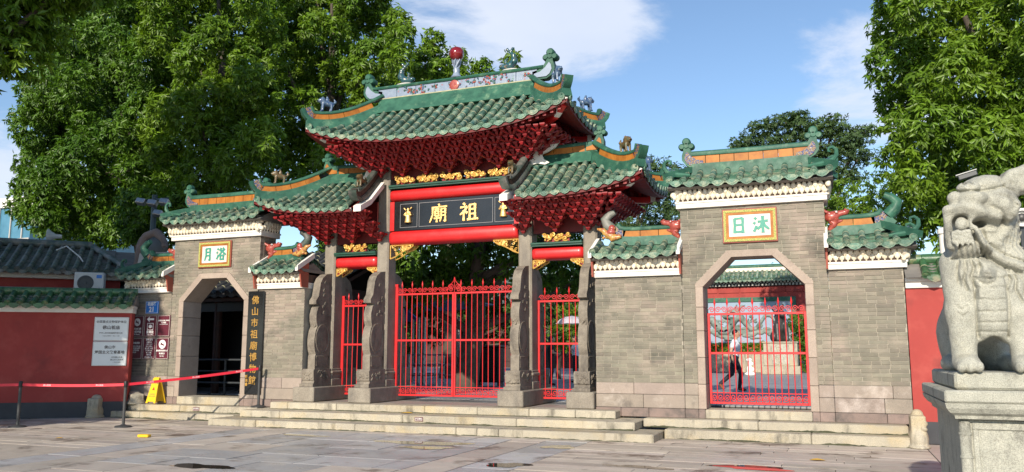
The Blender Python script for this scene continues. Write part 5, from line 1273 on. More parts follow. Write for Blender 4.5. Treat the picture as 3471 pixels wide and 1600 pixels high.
# ------------------------------------------------------------------ signs
def sign_text(parent, M, lines, m):
    for txt, x, z, size, bold in lines:
        me = text_mesh(txt, size, m, .001, bold); inst('lettering', me, parent, M @ TR((x, -.006, z)) @ FACE)
def plate(name, label, cat, M, w, h, m, rim=None, th=.02, group=None, r=.008):
    t = thing(name, label, cat, M.translation, group); 
    MB().rbox(-w / 2, w / 2, -.004, th, -h / 2, h / 2, r, M).build('sign_panel', m, t)
    if rim:
        b = MB(); e = .012
        for a in ((-w / 2 + e, w / 2 - e, -h / 2 + e, -h / 2 + e + .008), (-w / 2 + e, w / 2 - e, h / 2 - e - .008, h / 2 - e), (-w / 2 + e, -w / 2 + e + .008, -h / 2 + e + .008, h / 2 - e - .008), (w / 2 - e - .008, w / 2 - e, -h / 2 + e + .008, h / 2 - e - .008)): b.box(a[0], a[1], -.007, 0, a[2], a[3], M)
        b.build('sign_border', rim, t)
    return t
pm = ML @ TR((-.44 + 0, -.03, 2.11)); t = plate('heritage_plaque', 'upper white plaque with a bold four-character title on the red wall', 'plaque', pm, .77, .575, 'sign_white', 'sign_rim', .03)
sign_text(t, pm, [('全国重点文物保护单位', 0, .17, .068, .0008), ('佛山祖庙', 0, .03, .098, .0025), ('中华人民共和国国务院公布', 0, -.1, .044, .0004), ('一九九六年十一月二十日', 0, -.17, .036, .0003)], 'letter_dark')
pm = ML @ TR((-.44, -.03, 1.515)); t = plate('heritage_plaque', 'lower white plaque with two bold title lines on the red wall', 'plaque', pm, .77, .585, 'sign_white', 'sign_rim', .03)
sign_text(t, pm, [('佛山市', 0, .15, .084, .002), ('爱国主义教育基地', 0, .03, .084, .002), ('中共佛山市委', .17, -.09, .042, .0004), ('佛山市人民政府', .17, -.15, .042, .0004), ('一九九五年', .17, -.21, .036, .0003)], 'letter_dark')
pm = TR((-15.98, YW - .03, 2.665)); t = plate('number_plate', 'blue house number plate reading 21 above the maroon notices', 'sign', pm, .42, .31, 'sign_blue', 'white', .025)
sign_text(t, pm, [('祖庙路', 0, .082, .095, .003), ('21', 0, -.055, .175, .006)], 'white')
def disc(parent, M, x, z, r, m, name='pictogram', bar=True):
    MB().lathe([(r, 0), (r, .004)], 24, (0, 0, 0), M @ TR((x, -.004, z)) @ Matrix.Rotation(R(90), 4, 'X')).build(name, 'white', parent)
    MB().box(-r * .6, r * .6, -.0105, -.0085, -r * .12, r * .12, M @ TR((x, 0, z)) @ Matrix.Rotation(R(40), 4, 'Y')).build(name, m, parent)
    MB().prism([(x - r * .6, z - r * .1), (x + r * .3, z - r * .25), (x + r * .55, z + r * .15), (x + r * .1, z + r * .1), (x - r * .4, z + r * .2)], 'y', -.0095, -.0085, M).build(name, m, parent)
gx = [-16.42, -15.99, -15.565]
T = {(0, 0): ('请勿吸烟', '文明参观'), (1, 0): ('售票处', 'Ticket Office'), (2, 0): ('全国重点文物保护单位', '佛山祖庙'), (0, 1): ('参观须知', '请爱护文物古迹'), (1, 1): ('票务说明', '请凭票入场参观'), (2, 1): ('请勿携带宠物入内', 'No Pets')}
LB = {(0, 0): 'maroon notice with a round no smoking symbol in the top row', (1, 0): 'maroon notice with a white arrow and ticket symbol', (2, 0): 'maroon notice with a few small lines on an empty field', (0, 1): 'maroon notice with four text lines, below the no smoking notice', (1, 1): 'maroon notice crowded with white text, below the arrow notice', (2, 1): 'maroon notice with a round no pets symbol, end of lower row'}
for (i, j), tx in T.items():
    pm = TR((gx[i], YW - .03, 2.20 - .555 * j)); t = plate('notice_sign', LB[i, j], 'sign', pm, .405, .53, 'sign_maroon', 'sign_rim', .025, r=.02)
    if (i, j) == (0, 0): disc(t, pm, 0, .1, .1, 'sign_maroon'); sign_text(t, pm, [(tx[0], 0, -.075, .07, .002), (tx[1], 0, -.15, .07, .002), ('No Smoking', 0, -.205, .04, .0005)], 'white')
    elif (i, j) == (1, 0):
        MB().prism([(-.12, .17), (-.03, .24), (-.04, .195), (.11, .195), (.11, .145), (-.04, .145), (-.03, .1)], 'y', -.009, -.004, pm).build('pictogram', 'white', t)
        b = MB()
        for a in ((-.1, .1, -.1, -.088), (-.1, .1, .06, .072), (-.1, -.088, -.088, .06), (.088, .1, -.088, .06)): b.box(a[0], a[1], -.009, -.004, a[2], a[3], pm)
        b.ball((.0, -.006, -.01), (.06, .003, .045), 8, pm); b.build('pictogram', 'white', t); sign_text(t, pm, [(tx[0], 0, -.155, .08, .002), (tx[1], 0, -.215, .04, .0005)], 'white')
    elif (i, j) == (2, 0): sign_text(t, pm, [(tx[0], 0, .13, .037, .0008), (tx[1], 0, .08, .04, .0008), ('Foshan Ancestral Temple', 0, .04, .026, .0003)], 'white')
    elif (i, j) == (0, 1): sign_text(t, pm, [(tx[0], 0, .13, .06, .0015), (tx[1], 0, .05, .042, .0006), ('保持安静勿喧哗', 0, -.0, .042, .0006), ('请勿攀爬刻画', -.02, -.05, .042, .0006), ('谢谢合作', -.06, -.1, .042, .0006)], 'white')
    elif (i, j) == (1, 1): sign_text(t, pm, [(tx[0], 0, .21, .055, .001)] + [(q, 0, .15 - .052 * k, .044, .0006) for k, q in enumerate(('开放时间', '八时三十分', '至十八时止', '成人票二十元', '学生票十元', '老人免票', '儿童免票'))] + [('票价依规定执行', 0, -.22, .036, .0005)], 'white')
    else: disc(t, pm, 0, .1, .11, 'sign_maroon'); sign_text(t, pm, [(tx[0], 0, -.06, .048, .001), ('敬请配合', 0, -.13, .046, .0008), (tx[1], 0, -.19, .04, .0005)], 'white')
bdx = -12.75; t = thing('name_board', 'tall black vertical board with gold characters beside the dark archway', 'sign board', (bdx, YW - .04, .58))
MB().rbox(bdx - .225, bdx + .235, YW - .075, YW - .032, .575, 2.985, .012).build('sign_panel', 'lacquer', t)
mat('gold_paint', (.46, .27, .06), (.36, .19, .035), 14., .45)
for k, ch in enumerate('佛山市祖廟博物館'):
    me = text_mesh(ch, .215, 'gold_paint', .005, .0012); inst('character', me, t, TR((bdx - .0, YW - .08, 2.76 - .268 * k)) @ FACE @ Matrix.Rotation(R(random.uniform(-4, 4)), 4, 'Z'))
for k, ch in enumerate('郭沫書'): inst('character', text_mesh(ch, .08, 'gold_paint', .004, .002), t, TR((bdx - .165, YW - .08, .98 - .09 * k)) @ FACE)
for x, y, z, g_lab in ((1000 + 1350 / 3.22, 1200 + 712 / 3.22, 14.868, 'small brown caution plate on the riser of the broad red gate steps'), (250 + 1335 / 3.22, 1200 + 600 / 3.22, 15.47, 'small brown caution plate on the riser below the dark archway')):
    p = at(x, y, z - .004); pm = TR(p); t = plate('caution_plate', g_lab, 'sign', pm, .19, .085, 'sign_maroon', 'sign_rim', .006, r=.004); sign_text(t, pm, [('小心台阶', 0, .008, .042, .0008)], 'white')

# ------------------------------------------------------------------ queue barrier, wet-floor sign, leaves, carved step ends
def stanchion(P, label):
    t = thing('queue_post', label, 'barrier post', P, 'queue posts')
    MB().lathe([(.17, 0), (.17, .018), (.15, .03), (.06, .045), (.035, .06)], 24, P).build('post_base', 'rubber', t, True)
    MB().lathe([(.031, .05), (.031, .90)], 14, P).build('post_shaft', 'rubber', t, True)
    MB().lathe([(.036, .82), (.04, .83), (.04, .93), (.034, .945), (.01, .95)], 14, P).build('belt_head', 'black', t, True)
    return Vector(P) + Vector((0, 0, .875))
A = stanchion((-15.98, 12.42, 0), 'grey barrier post alone in front of the dark red wall'); B_ = stanchion((-13.95, 13.25, 0), 'grey barrier post on the paving beside the carved stones'); C_ = stanchion((-12.42, 15.64, .302), 'grey barrier post up on the step beside the black board')
def belt(a, b, label):
    pts = [a.lerp(b, t) - Vector((0, 0, .02 * math.sin(math.pi * t))) for t in np.linspace(0, 1, 13)]; d = (b - a).normalized() * .038; pts[0] += d; pts[-1] -= d
    o = MB().sweep(pts, [(-.002, -.028), (.002, -.028), (.002, .028), (-.002, .028)]).build('barrier_belt', 'belt_red')
    tag(o, label, 'belt', 'red barrier belts')
    n = max(2, int((b - a).length / .95)); dr = (b - a); ang = math.degrees(math.atan2(dr.y, dr.x)); tilt = math.atan2(dr.z, math.hypot(dr.x, dr.y))
    for i in range(n):
        t = (i + .5) / n; p = a.lerp(b, t) - Vector((0, 0, .02 * math.sin(math.pi * t))); me = text_mesh('佛山祖庙', .04, 'belt_pink', .0005, .001)
        inst('belt_print', me, o, TR(p) @ RZ(ang) @ Matrix.Rotation(-tilt, 4, 'Y') @ TR((0, -.0032, 0)) @ FACE)
belt(A, B_, 'red barrier belt running in front of the dark red wall'); belt(B_, C_, 'red barrier belt rising to the post by the black board'); belt(Vector((-18.6, 10.9, .875)), A, 'red barrier belt leaving the lone post towards the open plaza')
stanchion((-18.6, 10.9, 0), 'grey barrier post at the far end of the queue line')
t = thing('wet_floor_sign', 'yellow folding wet floor sign standing on the step', 'wet floor sign', (-15.46, 15.6, .3))
for sy in (-1, 1):
    Mx = TR((-15.45, 15.62 + sy * .02, .93)) @ Matrix.Rotation(sy * R(13.5), 4, 'X')
    MB().prism([(-.15, -.615), (-.10, -.615), (-.085, -.58), (.085, -.58), (.10, -.615), (.15, -.615), (.095, -.06), (.085, -.01), (.06, .0), (-.06, 0), (-.085, -.01), (-.095, -.06)], 'y', -.012, .012, Mx).build('sign_leaf', 'yellow_plastic', t)
    if sy < 0:
        for z, tx, sz in ((-.13, '小心地滑', .05), (-.40, 'CAUTION', .034), (-.45, 'WET FLOOR', .034)): inst('lettering', text_mesh(tx, sz, 'letter_dark', .0006, .0008), t, Mx @ TR((0, -.0135, z)) @ FACE)
        MB().prism([(-.04, -.30), (.04, -.30), (0, -.22)], 'y', -.0136, -.0122, Mx).build('pictogram', 'gate_red', t)
MB().tube([(-15.53, 15.62, .93), (-15.37, 15.62, .93)], .016, 8).build('hinge', 'yellow_plastic', t, True)
o = MB().rbox(-.11, .11, -.055, .055, 0, .05, .012, TR((-11.95, 11.85, .001)) @ RZ(12)).build('yellow_brick', 'yellow_plastic'); tag(o, 'small yellow block lying on the paving before the steps', 'block')
def leaf(P, a, L, label):
    b = MB(); vs = []; 
    for i in range(7):
        u = i / 6; w = .32 * L * math.sin(math.pi * min(1, u * 1.02)) ** .8; z = .004 + .03 * L * math.sin(3 * u); vs += [(u * L, -w, z + .06 * w), (u * L, 0, z), (u * L, w, z + .14 * w)]
    fs = [(3 * i + j, 3 * i + j + 1, 3 * i + j + 4, 3 * i + j + 3) for i in range(6) for j in range(2)]; n = len(vs); vs += [(x, y, z - .003) for x, y, z in vs]; fs += [tuple(n + q for q in f[::-1]) for f in fs]
    tag(b.add(vs, fs, TR(P) @ RZ(a)).build('fallen_leaf', 'yellow_leaf', None, True), label, 'leaf')
p = atz(1000 + 1270 / 3.22, 1200 + 640 / 3.22, .289); leaf((p.x - .12, 15.30, .291), 10, .27, 'yellow fallen leaf on the middle step above the caution plate')
p = atz(1000 + 305 / 3.22, 1200 + 718 / 3.22, .138); leaf((p.x - .08, p.y + .15, .14), -8, .18, 'yellow fallen leaf on the lowest of the broad steps')
leaf((-13.3, 11.1, .002), 30, .14, 'small orange fallen leaf on the paving far from the steps')
leaf((-.45, 12.9, .002), 5, .22, 'orange fallen leaf lying before the side steps')
def carved_end(P, label, drum=False, w=.2, h=.6, rot=0.):
    q = SDF((-w - .05, -.3, -.03), (w + .05, .3, h + .06), .014); rr = random.Random(int(P[0] * 9))
    q.box((0, .03, h * .4), (w * .52, .2, h * .42), .03, .02).cap((0, .1, .0), (0, .12, h * .62), w * .55, w * .5, .03).ell((0, 0, h * .22), (w * .68, .24, h * .34), .03).ell((0, .0, .02), (w * .8, .27, .07), .02)
    if drum: q.ell((0, .0, h * .55), (w * .45, .2, h * .42), .05)
    else:
        q.ell((0, .02, h * .84), (w * .42, w * .5, h * .13), .02).ell((0, -.06, h * .78), (w * .25, .05, h * .07), .015)
        for k in range(7): q.ell((rr.uniform(-w * .45, w * .45), -.12 - rr.uniform(0, .06), rr.uniform(h * .15, h * .7)), rr.uniform(.03, .05), .01)
    q.sub(h * 1.03 - q.Z, .01); q.sub(q.Z + 0., .005)
    o = bpy.data.objects.new('carved_stone', q.mesh('carved_stone', 'granite', TR(P) @ RZ(rot))); reg(o); tag(o, label, 'carved stone')
carved_end((1.175, 15.2, 0), 'small carved lion stone closing the side steps by the red wall', False, .22, .64)
carved_end((-16.62, 14.93, 0), 'small carved lion stone at the foot of the dark red wall', False, .26, .56, 20)
carved_end((-16.62, 15.28, .0), 'rounded drum stone behind the small carved lion stone', True, .36, .60, 25)
carved_end((-16.1, 15.62, .29), 'low broken stone on the step beside the wet floor sign', True, .3, .30, 60)

# ------------------------------------------------------------------ behind the left wall
MBd = TR((-19.15, 18.2, -.14)) @ RZ(45)
t = thing('side_building', 'red-walled building with an old grey-green tile roof behind the left wall', 'building', MBd @ Vector((-4, 1.5, 0)))
MB().box(-9, -.35, .4, 4.6, TZ - .5, 3.78, MBd).build('wall', 'wall_red', t)
MB().rbox(-9.2, -.1, .18, 4.8, 3.78, 3.93, .01, MBd).build('eave_band', 'white_plaster', t)
rf = MB().prism([(.0, 3.93), (2.4, 4.9), (4.9, 3.93)], 'x', -9.2, -.6, MBd).prism([(.02, 3.93), (2.4, 4.86), (4.88, 3.93)], 'x', -.6, -.05, MBd).build('roof', 'grey_board', t)
sf = lambda u, tt: MBd @ Vector((u, -.12 + 2.5 * tt, 3.97 + .98 * (.8 * tt + .2 * tt * tt)))
roof_slope(rf, sf, [-9.1 + .28 * i for i in range(33)], lambda u: .97 if u < -1.3 else .97 * max(.05, (-u + .0) / 1.3), .068, .34, glz='old_glaze', endm='old_glaze', panm='old_glaze', course=.16)
MB().tube([MBd @ Vector((-9.2, 2.4, 5.02)), MBd @ Vector((-1.3, 2.4, 5.02))], .13, 10).build('ridge_roll', 'old_glaze', rf, True); MB().tube([MBd @ Vector((-1.3, 2.4, 5.0)), MBd @ Vector((-.05, -.1, 4.02))], .10, 10).build('hip_roll', 'old_glaze', rf, True)
for zq in (4.55,): MB().tube([MBd @ Vector((-2.2, 1.6, 4.75)), MBd @ Vector((-1.9, 1.3, 4.85)), MBd @ Vector((-1.5, .9, 4.5)), MBd @ Vector((-1.4, .8, 4.35))], .02, 6).build('pipe', 'ac_white', rf, True)
ac = at(0 + 755 / 2.4726, 600 + 868 / 2.4726, 16.95); Ma = TR(ac - Vector((0, 0, .06))) @ RZ(38) @ SC(.84, .84, .84)
t = thing('air_conditioner', 'white outdoor air conditioning unit behind the coping of the dark red wall', 'air conditioner', ac - Vector((0, 0, .3)))
MB().rbox(-.45, .45, -.17, .17, -.33, .33, .02, Ma).build('casing', 'ac_white', t); MB().lathe([(.24, 0), (.25, .012), (.2, .014), (.19, .004), (.05, .003), (.04, .02), (.001, .02)], 24, (0, 0, 0), Ma @ TR((-.1, -.17, -.02)) @ Matrix.Rotation(R(90), 4, 'X')).build('fan_grille', 'dark_metal', t, True)
MB().box(.22, .38, -.176, -.168, .14, .25, Ma).build('badge', 'sign_blue', t); MB().box(-.4, -.36, -.14, .9, -.37, -.33, Ma).box(.36, .4, -.14, .9, -.37, -.33, Ma).build('mounting_bracket', 'dark_metal', t)
for z in range(6): MB().box(-.456, -.448, -.12, .12, -.2 + .07 * z, -.16 + .07 * z, Ma).build('side_vent', 'dark_metal', t)
sp_ = at(400 / 2.4726, 600 + 495 / 2.4726, 18.6); t = thing('roof_loudspeaker', 'grey horn loudspeaker on the old roof ridge', 'loudspeaker', sp_)
Ms = TR(sp_) @ RZ(-50) @ Matrix.Rotation(R(90), 4, 'X'); MB().lathe([(.25, 0), (.24, -.02), (.16, -.1), (.08, -.22), (.06, -.4), (.02, -.41)], 20, (0, 0, 0), Ms).build('horn', 'ac_white', t, True); MB().lathe([(.12, -.05), (.09, .02), (.03, .06), (.001, .065)], 16, (0, 0, 0), Ms).build('driver', 'bronze', t, True); MB().tube([sp_ - Vector((0, 0, .7)), sp_], .03, 6).build('stand', 'dark_metal', t)
lp = at(1290 / 2.4726, 600 + 300 / 2.4726, 19.2); t = thing('floodlight_pole', 'dark teal pole carrying several floodlights behind the left tower', 'lamp post', (lp.x, lp.y, TZ))
MB().lathe([(.14, TZ), (.10, 1.2), (.085, 6.4)], 12, (lp.x, lp.y, 0)).build('pole', 'teal_metal', t, True); MB().box(lp.x - .55, lp.x + .55, lp.y - .03, lp.y + .03, 6.22, 6.28).build('crossbar', 'teal_metal', t)
for dx, dz in ((-.45, 6.2), (.02, 6.12), (.5, 6.12), (.28, 5.78), (.3, 5.15)):
    MB().rbox(-.14, .14, -.1, .1, -.09, .09, .02, TR((lp.x + dx, lp.y - .1, dz)) @ Matrix.Rotation(R(-28), 4, 'X') @ RZ(20)).build('floodlight', 'steel' if dz > 5.5 else 'dark_metal', t)
gm = at(1290 / 2.4726, 600 + 610 / 2.4726, 18.2); s = SDF((-.75, -.15, -.75), (.55, .15, .65), .03); s.path([(-.6, 0, -.6), (-.5, 0, .0), (-.3, 0, .4), (.05, 0, .5), (.3, 0, .3)], [.12, .13, .13, .12, .1], .03)
for q in range(18): s.ell((.5 * math.cos(.2 + q * .17) - .08, 0, .5 * math.sin(.2 + q * .17)), (.09, .1, .09), .02)
o = bpy.data.objects.new('gable_ornament', s.mesh('gable_ornament', 'plinth_stone', TR(gm))); reg(o); tag(o, 'grey plaster scroll gable rising behind the small wing roof', 'gable')
MB().box(gm.x - .6, gm.x + .6, gm.y - .1, gm.y + .4, TZ, gm.z - .1).build('gable_wall', 'concrete', o); MB().ball((gm.x + .05, gm.y, gm.z + .05), (.46, .10, .42), 16).build('gable_panel', 'dark_metal', o, True)
bb = thing('glass_building', 'distant blue glazed building with a white roof edge', 'building', (-62, 46, 0))
MB().box(-78, -59.6, 46, 60, 0, 13.2).build('wall', 'glass_blue', bb); MB().box(-78.3, -59.3, 45.8, 60.2, 13.2, 14.0).build('roof_edge', 'white_plaster', bb)
for i in range(14): MB().box(-78 + 1.35 * i - .06, -78 + 1.35 * i + .06, 45.9, 46, 0, 13.2).build('mullion', 'concrete', bb)
for i in range(5): MB().box(-78, -59.6, 45.92, 46, 2.4 * i + .9, 2.4 * i + 1.02).build('transom', 'concrete', bb)
# right edge: camera, post, loudspeaker behind the lion
t = thing('security_camera', 'dark bullet security camera on a pole above the lion head', 'security camera', (2.35, 16.9, 4.0))
c0 = at(3090 + 565 / 2.968, 560 + 105 / 2.968, 16.9); Mc = TR(c0) @ RZ(-8) @ Matrix.Rotation(R(-14), 4, 'Y')
MB().rbox(-.16, .16, -.07, .07, -.05, .045, .012, Mc).build('housing', 'dark_metal', t); MB().rbox(-.19, .17, -.085, .085, .045, .062, .006, Mc).build('sunshield', 'ac_white', t); MB().tube([c0, c0 + Vector((.12, .1, -.25)), (c0.x + .12, c0.y + .1, .45)], .03, 8).build('pole', 'dark_metal', t)
q = at(3090 + 330 / 2.968, 560 + 760 / 2.968, 17.3); t = thing('white_post', 'short white post with a ball cap rising behind the red wall', 'post', (q.x, q.y, TZ)); MB().lathe([(.1, TZ), (.09, q.z + .12), (.115, q.z + .13), (.115, q.z + .2), (.06, q.z + .25), (.001, q.z + .26)], 14, (q.x, q.y, 0)).build('shaft', 'white_plaster', t, True)
q = at(3090 + 1110 / 2.968, 560 + 525 / 2.968, 15.2); t = thing('wall_loudspeaker', 'round grey loudspeaker on a post behind the lion mane', 'loudspeaker', (q.x, q.y, 0)); Ms = TR(q) @ Matrix.Rotation(R(90), 4, 'X'); MB().lathe([(.15, 0), (.15, .06), (.11, .06), (.08, -.02), (.001, -.03)], 20, (0, 0, -.03), Ms).build('ring', 'ac_white', t, True); MB().ball((q.x, q.y - .0, q.z), (.07, .04, .07), 10).build('driver', 'bronze', t, True); MB().tube([(q.x, q.y + .08, 0), (q.x, q.y + .08, q.z)], .035, 8).build('post', 'dark_metal', t)

# ------------------------------------------------------------------ trees
def foliage(name, parent, clumps, dens, L, m, droop=.8, seed=1, k=8, wd=.30, shell=.5, flat=1., spread=.9):
    g = np.random.default_rng(seed); P = []; D = []
    for c, r in clumps:
        r = np.array(r, float); area = 4 * math.pi * ((r[0] * r[1]) ** 1.6 / 3 + (r[0] * r[2]) ** 1.6 / 3 + (r[1] * r[2]) ** 1.6 / 3) ** (1 / 1.6); n = max(6, int(area * dens))
        d = g.normal(size=(n, 3)); d /= np.linalg.norm(d, axis=1)[:, None]
        lump = 1 + .16 * np.sin(d[:, 0] * 7 + c[0] * 3) * np.sin(d[:, 2] * 6 + c[2]) + .1 * np.sin(d[:, 1] * 11 + c[1])
        rad = (1 - shell * g.random(n) ** 2) * lump; P.append(np.array(c) + d * r * rad[:, None]); D.append(d / r * r.mean())
    P = np.concatenate(P); D = np.concatenate(D); D /= np.linalg.norm(D, axis=1)[:, None]; n = len(P)
    ax = D + g.normal(size=(n, 3)) * .35; ax[:, 2] += .15; ax /= np.linalg.norm(ax, axis=1)[:, None]
    ref = np.tile(np.array([0., 0, 1]), (n, 1)); ref[np.abs(ax[:, 2]) > .9] = (1, 0, 0)
    u = np.cross(ax, ref); u /= np.linalg.norm(u, axis=1)[:, None]; v = np.cross(ax, u)
    V = np.zeros((n, k, 4, 3)); 
    for j in range(k):
        a = 2 * math.pi * j / k + g.random(n) * 1.1; rd = np.cos(a)[:, None] * u + np.sin(a)[:, None] * v
        dr = ax * (.25 + .5 * g.random(n))[:, None] + rd * spread; dr[:, 2] -= droop * (.6 + .8 * g.random(n)); dr[:, 2] *= flat; dr /= np.linalg.norm(dr, axis=1)[:, None]
        l = L * (.65 + .6 * g.random(n))[:, None]; sd = np.cross(dr, ax + g.normal(size=(n, 3)) * .3); sd /= np.linalg.norm(sd, axis=1)[:, None] + 1e-9; up = np.cross(sd, dr)
        b = P + ax * (L * .5 * (g.random(n) - .3))[:, None]
        V[:, j, 0] = b; V[:, j, 1] = b + dr * l * .45 + sd * l * wd * .5 + up * l * .05; V[:, j, 2] = b + dr * l - up * l * .14; V[:, j, 3] = b + dr * l * .45 - sd * l * wd * .5 + up * l * .05
    V = V.reshape(-1, 3); nl = n * k; me = bpy.data.meshes.new(name); me.vertices.add(nl * 4); me.vertices.foreach_set('co', V.ravel())
    idx = (np.arange(nl) * 4)[:, None]; F = np.concatenate([idx + np.array([[0, 1, 2]]), idx + np.array([[0, 2, 3]])], 1).reshape(-1)
    me.loops.add(len(F)); me.loops.foreach_set('vertex_index', F.astype(np.int32)); me.polygons.add(nl * 2); me.polygons.foreach_set('loop_start', (np.arange(nl * 2) * 3).astype(np.int32)); me.update(calc_edges=True); me.validate()
    me.materials.append(MATS[m]); o = bpy.data.objects.new(name, me); reg(o); return setp(o, parent)
LEAFC = [0]
def tree(label, base, clumps, dens, L, m, r0=.3, seed=1, name='tree', group=None, limbs=8, **kw):
    base = Vector(base); t = thing(name, label, 'tree', base, group); rr = random.Random(seed)
    cs = [Vector(c) for c, r in clumps]; top = max(c.z for c in cs); mid = sum(cs, Vector()) / len(cs)
    pts = [base + (Vector((mid.x, mid.y, top * .92)) - base) * q + Vector((rr.uniform(-.2, .2), rr.uniform(-.2, .2), 0)) * (q > 0) for q in (0, .15, .35, .55, .75, .95)]; pts[0].z = base.z - .1
    tr = MB().tube(pts, [r0 * 1.25, r0, r0 * .85, r0 * .65, r0 * .42, r0 * .15], 10).build('trunk', 'bark', t, True)
    for c in rr.sample(cs, min(limbs, len(cs))):
        z = max(base.z + 1.2, min(c.z - .8, top * .8)); q = (z - base.z) / max(top * .92 - base.z, .1); s0 = base.lerp(pts[-1], max(.12, min(.9, q * .8))); m_ = s0.lerp(c, .55) + Vector((0, 0, -.15))
        MB().tube([s0, m_, c], [r0 * .4, r0 * .26, r0 * .08], 7).build('limb', 'bark', tr, True)
    foliage('crown', t, clumps, dens, L, m, seed=seed, **kw); return t
def px_clumps(pts, Y, ry=.9):
    """pts: (x, y, r) in pixels of a 2575-wide view; clumps about depth Y"""
    out = []; rr = random.Random(len(pts) * 7 + int(Y))
    for x, y, r in pts:
        yy = Y + rr.uniform(-1.0, 1.0) * ry; c = at(x * 1.348, y * 1.348, yy); s = r * 1.348 / F_PX * math.hypot(c.x, c.y); out.append((c, (s, s * .9, s * 1.12)))
    return out
def fill(poly, n, rlo, rhi, seed):
    rr = random.Random(seed); xs = [p[0] for p in poly]; ys = [p[1] for p in poly]; out = []
    def inside(x, y):
        c = False
        for i in range(len(poly)):
            (x1, y1), (x2, y2) = poly[i - 1], poly[i]
            if (y1 > y) != (y2 > y) and x < (x2 - x1) * (y - y1) / (y2 - y1) + x1: c = not c
        return c
    tries = 0
    while len(out) < n and tries < 4000:
        tries += 1; x = rr.uniform(min(xs), max(xs)); y = rr.uniform(min(ys), max(ys))
        if not inside(x, y): continue
        r = rr.uniform(rlo, rhi)
        if all((x - a) ** 2 + (y - b) ** 2 > (.55 * (r + c)) ** 2 for a, b, c in out): out.append((x, y, r))
    return out
G1 = 'tall leafy trees behind the gateway'
c1 = px_clumps(fill([(110, 150), (190, 40), (330, -60), (420, -60), (420, 300), (400, 560), (300, 590), (90, 575), (75, 430), (80, 260)], 62, 34, 58, 3), 23.5, 2.2)
tree('tall dense evergreen tree over the red building, its top cut by the sky', (-23.5, 24, TZ), c1, 34, .225, 'leaf', .38, 11, group=G1, shell=.4, limbs=4)
c2 = px_clumps(fill([(380, -70), (700, -70), (720, 60), (690, 260), (640, 420), (560, 560), (420, 575), (380, 420), (400, 200)], 62, 34, 56, 5), 21.8, 2.0)
tree('tall evergreen tree with hanging bright leaves behind the left tower', (-18.5, 22, TZ), c2, 34, .22, 'leaf_bright', .36, 12, group=G1, shell=.4, limbs=4)
c3 = px_clumps(fill([(700, -70), (920, -60), (1000, 40), (1035, 110), (1010, 200), (930, 330), (880, 420), (760, 480), (650, 440), (700, 250)], 54, 32, 50, 6), 25, 2.0)
tree('tall dark evergreen tree rising beside the gateway main roof', (-17.5, 26, TZ), c3, 33, .225, 'leaf_bright', .36, 13, group=G1, shell=.4, limbs=4)
c4 = px_clumps(fill([(1060, 90), (1120, 85), (1180, 150), (1225, 165), (1225, 260), (1050, 270), (1010, 170)], 13, 24, 40, 8) + fill([(1240, 150), (1300, 140), (1310, 190), (1240, 200)], 3, 14, 22, 9), 31, 1.5)
tree('lower leafy tree behind the red pearl of the ridge', (-15.6, 32, TZ), c4, 24, .28, 'leaf_bright', .3, 14, group=G1)
c5 = px_clumps(fill([(2225, -60), (2640, -60), (2640, 640), (2330, 610), (2270, 480), (2240, 300), (2245, 120)], 64, 32, 56, 10), 21.5, 1.9)
tree('large bright green tree behind the right red wall and stone lion', (5.2, 22.5, TZ), c5, 40, .2, 'leaf_bright', .4, 15, shell=.4, limbs=4)
c6 = []
for x, y, r in ((1880, 355, 34), (1920, 325, 38), (1975, 305, 36), (2020, 320, 38), (2065, 330, 36), (2105, 330, 34), (2140, 355, 38), (2160, 395, 34), (2110, 380, 38), (2060, 380, 36), (1990, 350, 38), (1940, 365, 34), (2080, 425, 34), (2130, 440, 34), (1865, 375, 26), (2175, 330, 26), (2095, 300, 22), (2010, 292, 22)):
    (c, s), = px_clumps([(x, y, r)], 38, 2); c6.append((c, (s[0] * 1.25, s[1] * 1.2, s[2] * .42)))
tree('spreading grey-green tree with layered branches behind the right tower', (-.6, 39, TZ), c6, 34, .16, 'leaf_far', .32, 16, limbs=14, droop=.1, wd=.34, shell=.7)
c7 = px_clumps(fill([(2060, 470), (2230, 440), (2300, 520), (2280, 640), (2070, 560)], 16, 28, 44, 12), 30, 1.5)
tree('low feathery bright tree beyond the outer wing wall', (1.7, 31, TZ), c7, 18, .18, 'leaf_bright', .22, 17)
c8 = px_clumps(fill([(1560, 480), (1640, 400), (1720, 430), (1740, 560), (1700, 640), (1560, 640), (1530, 560)], 16, 30, 44, 13), 34, 1.5)
tree('feathery grey-green tree between the side roof and right tower', (-10, 35, TZ), c8, 22, .18, 'leaf_far', .25, 18, droop=.2, shell=.6)
c9 = px_clumps(fill([(960, 600), (1320, 590), (1330, 690), (1180, 720), (1000, 730)], 20, 34, 50, 14), 21.8, 1.0) + px_clumps(fill([(1330, 500), (1500, 520), (1490, 730), (1350, 740)], 14, 26, 40, 15), 22.5, .8) + px_clumps([(1130, 420, 40), (1240, 430, 36), (1050, 440, 36)], 22.4, .5)
tree('dark shaded tree hanging its leaves behind the middle bay', (-10.4, 22.5, TZ), c9, 18, .25, 'leaf', .34, 19, shell=.6)
c10 = px_clumps(fill([(820, 560), (1000, 600), (990, 760), (830, 740)], 12, 26, 40, 16), 23, .8)
tree('shaded tree seen through the left side bay', (-14.8, 23.4, TZ), c10, 16, .25, 'leaf', .26, 20, shell=.6)
c11 = px_clumps(fill([(980, 700), (1320, 690), (1480, 720), (1480, 860), (980, 860)], 26, 30, 48, 17), 38, 2.0)
tree('dark background tree deep in the courtyard behind the canopies', (-18.5, 39, TZ), c11, 9, .3, 'leaf_dark', .3, 21, shell=.5)
c12 = px_clumps(fill([(1395, 790), (1470, 760), (1480, 880), (1400, 870)], 6, 26, 36, 18), 33, .6)
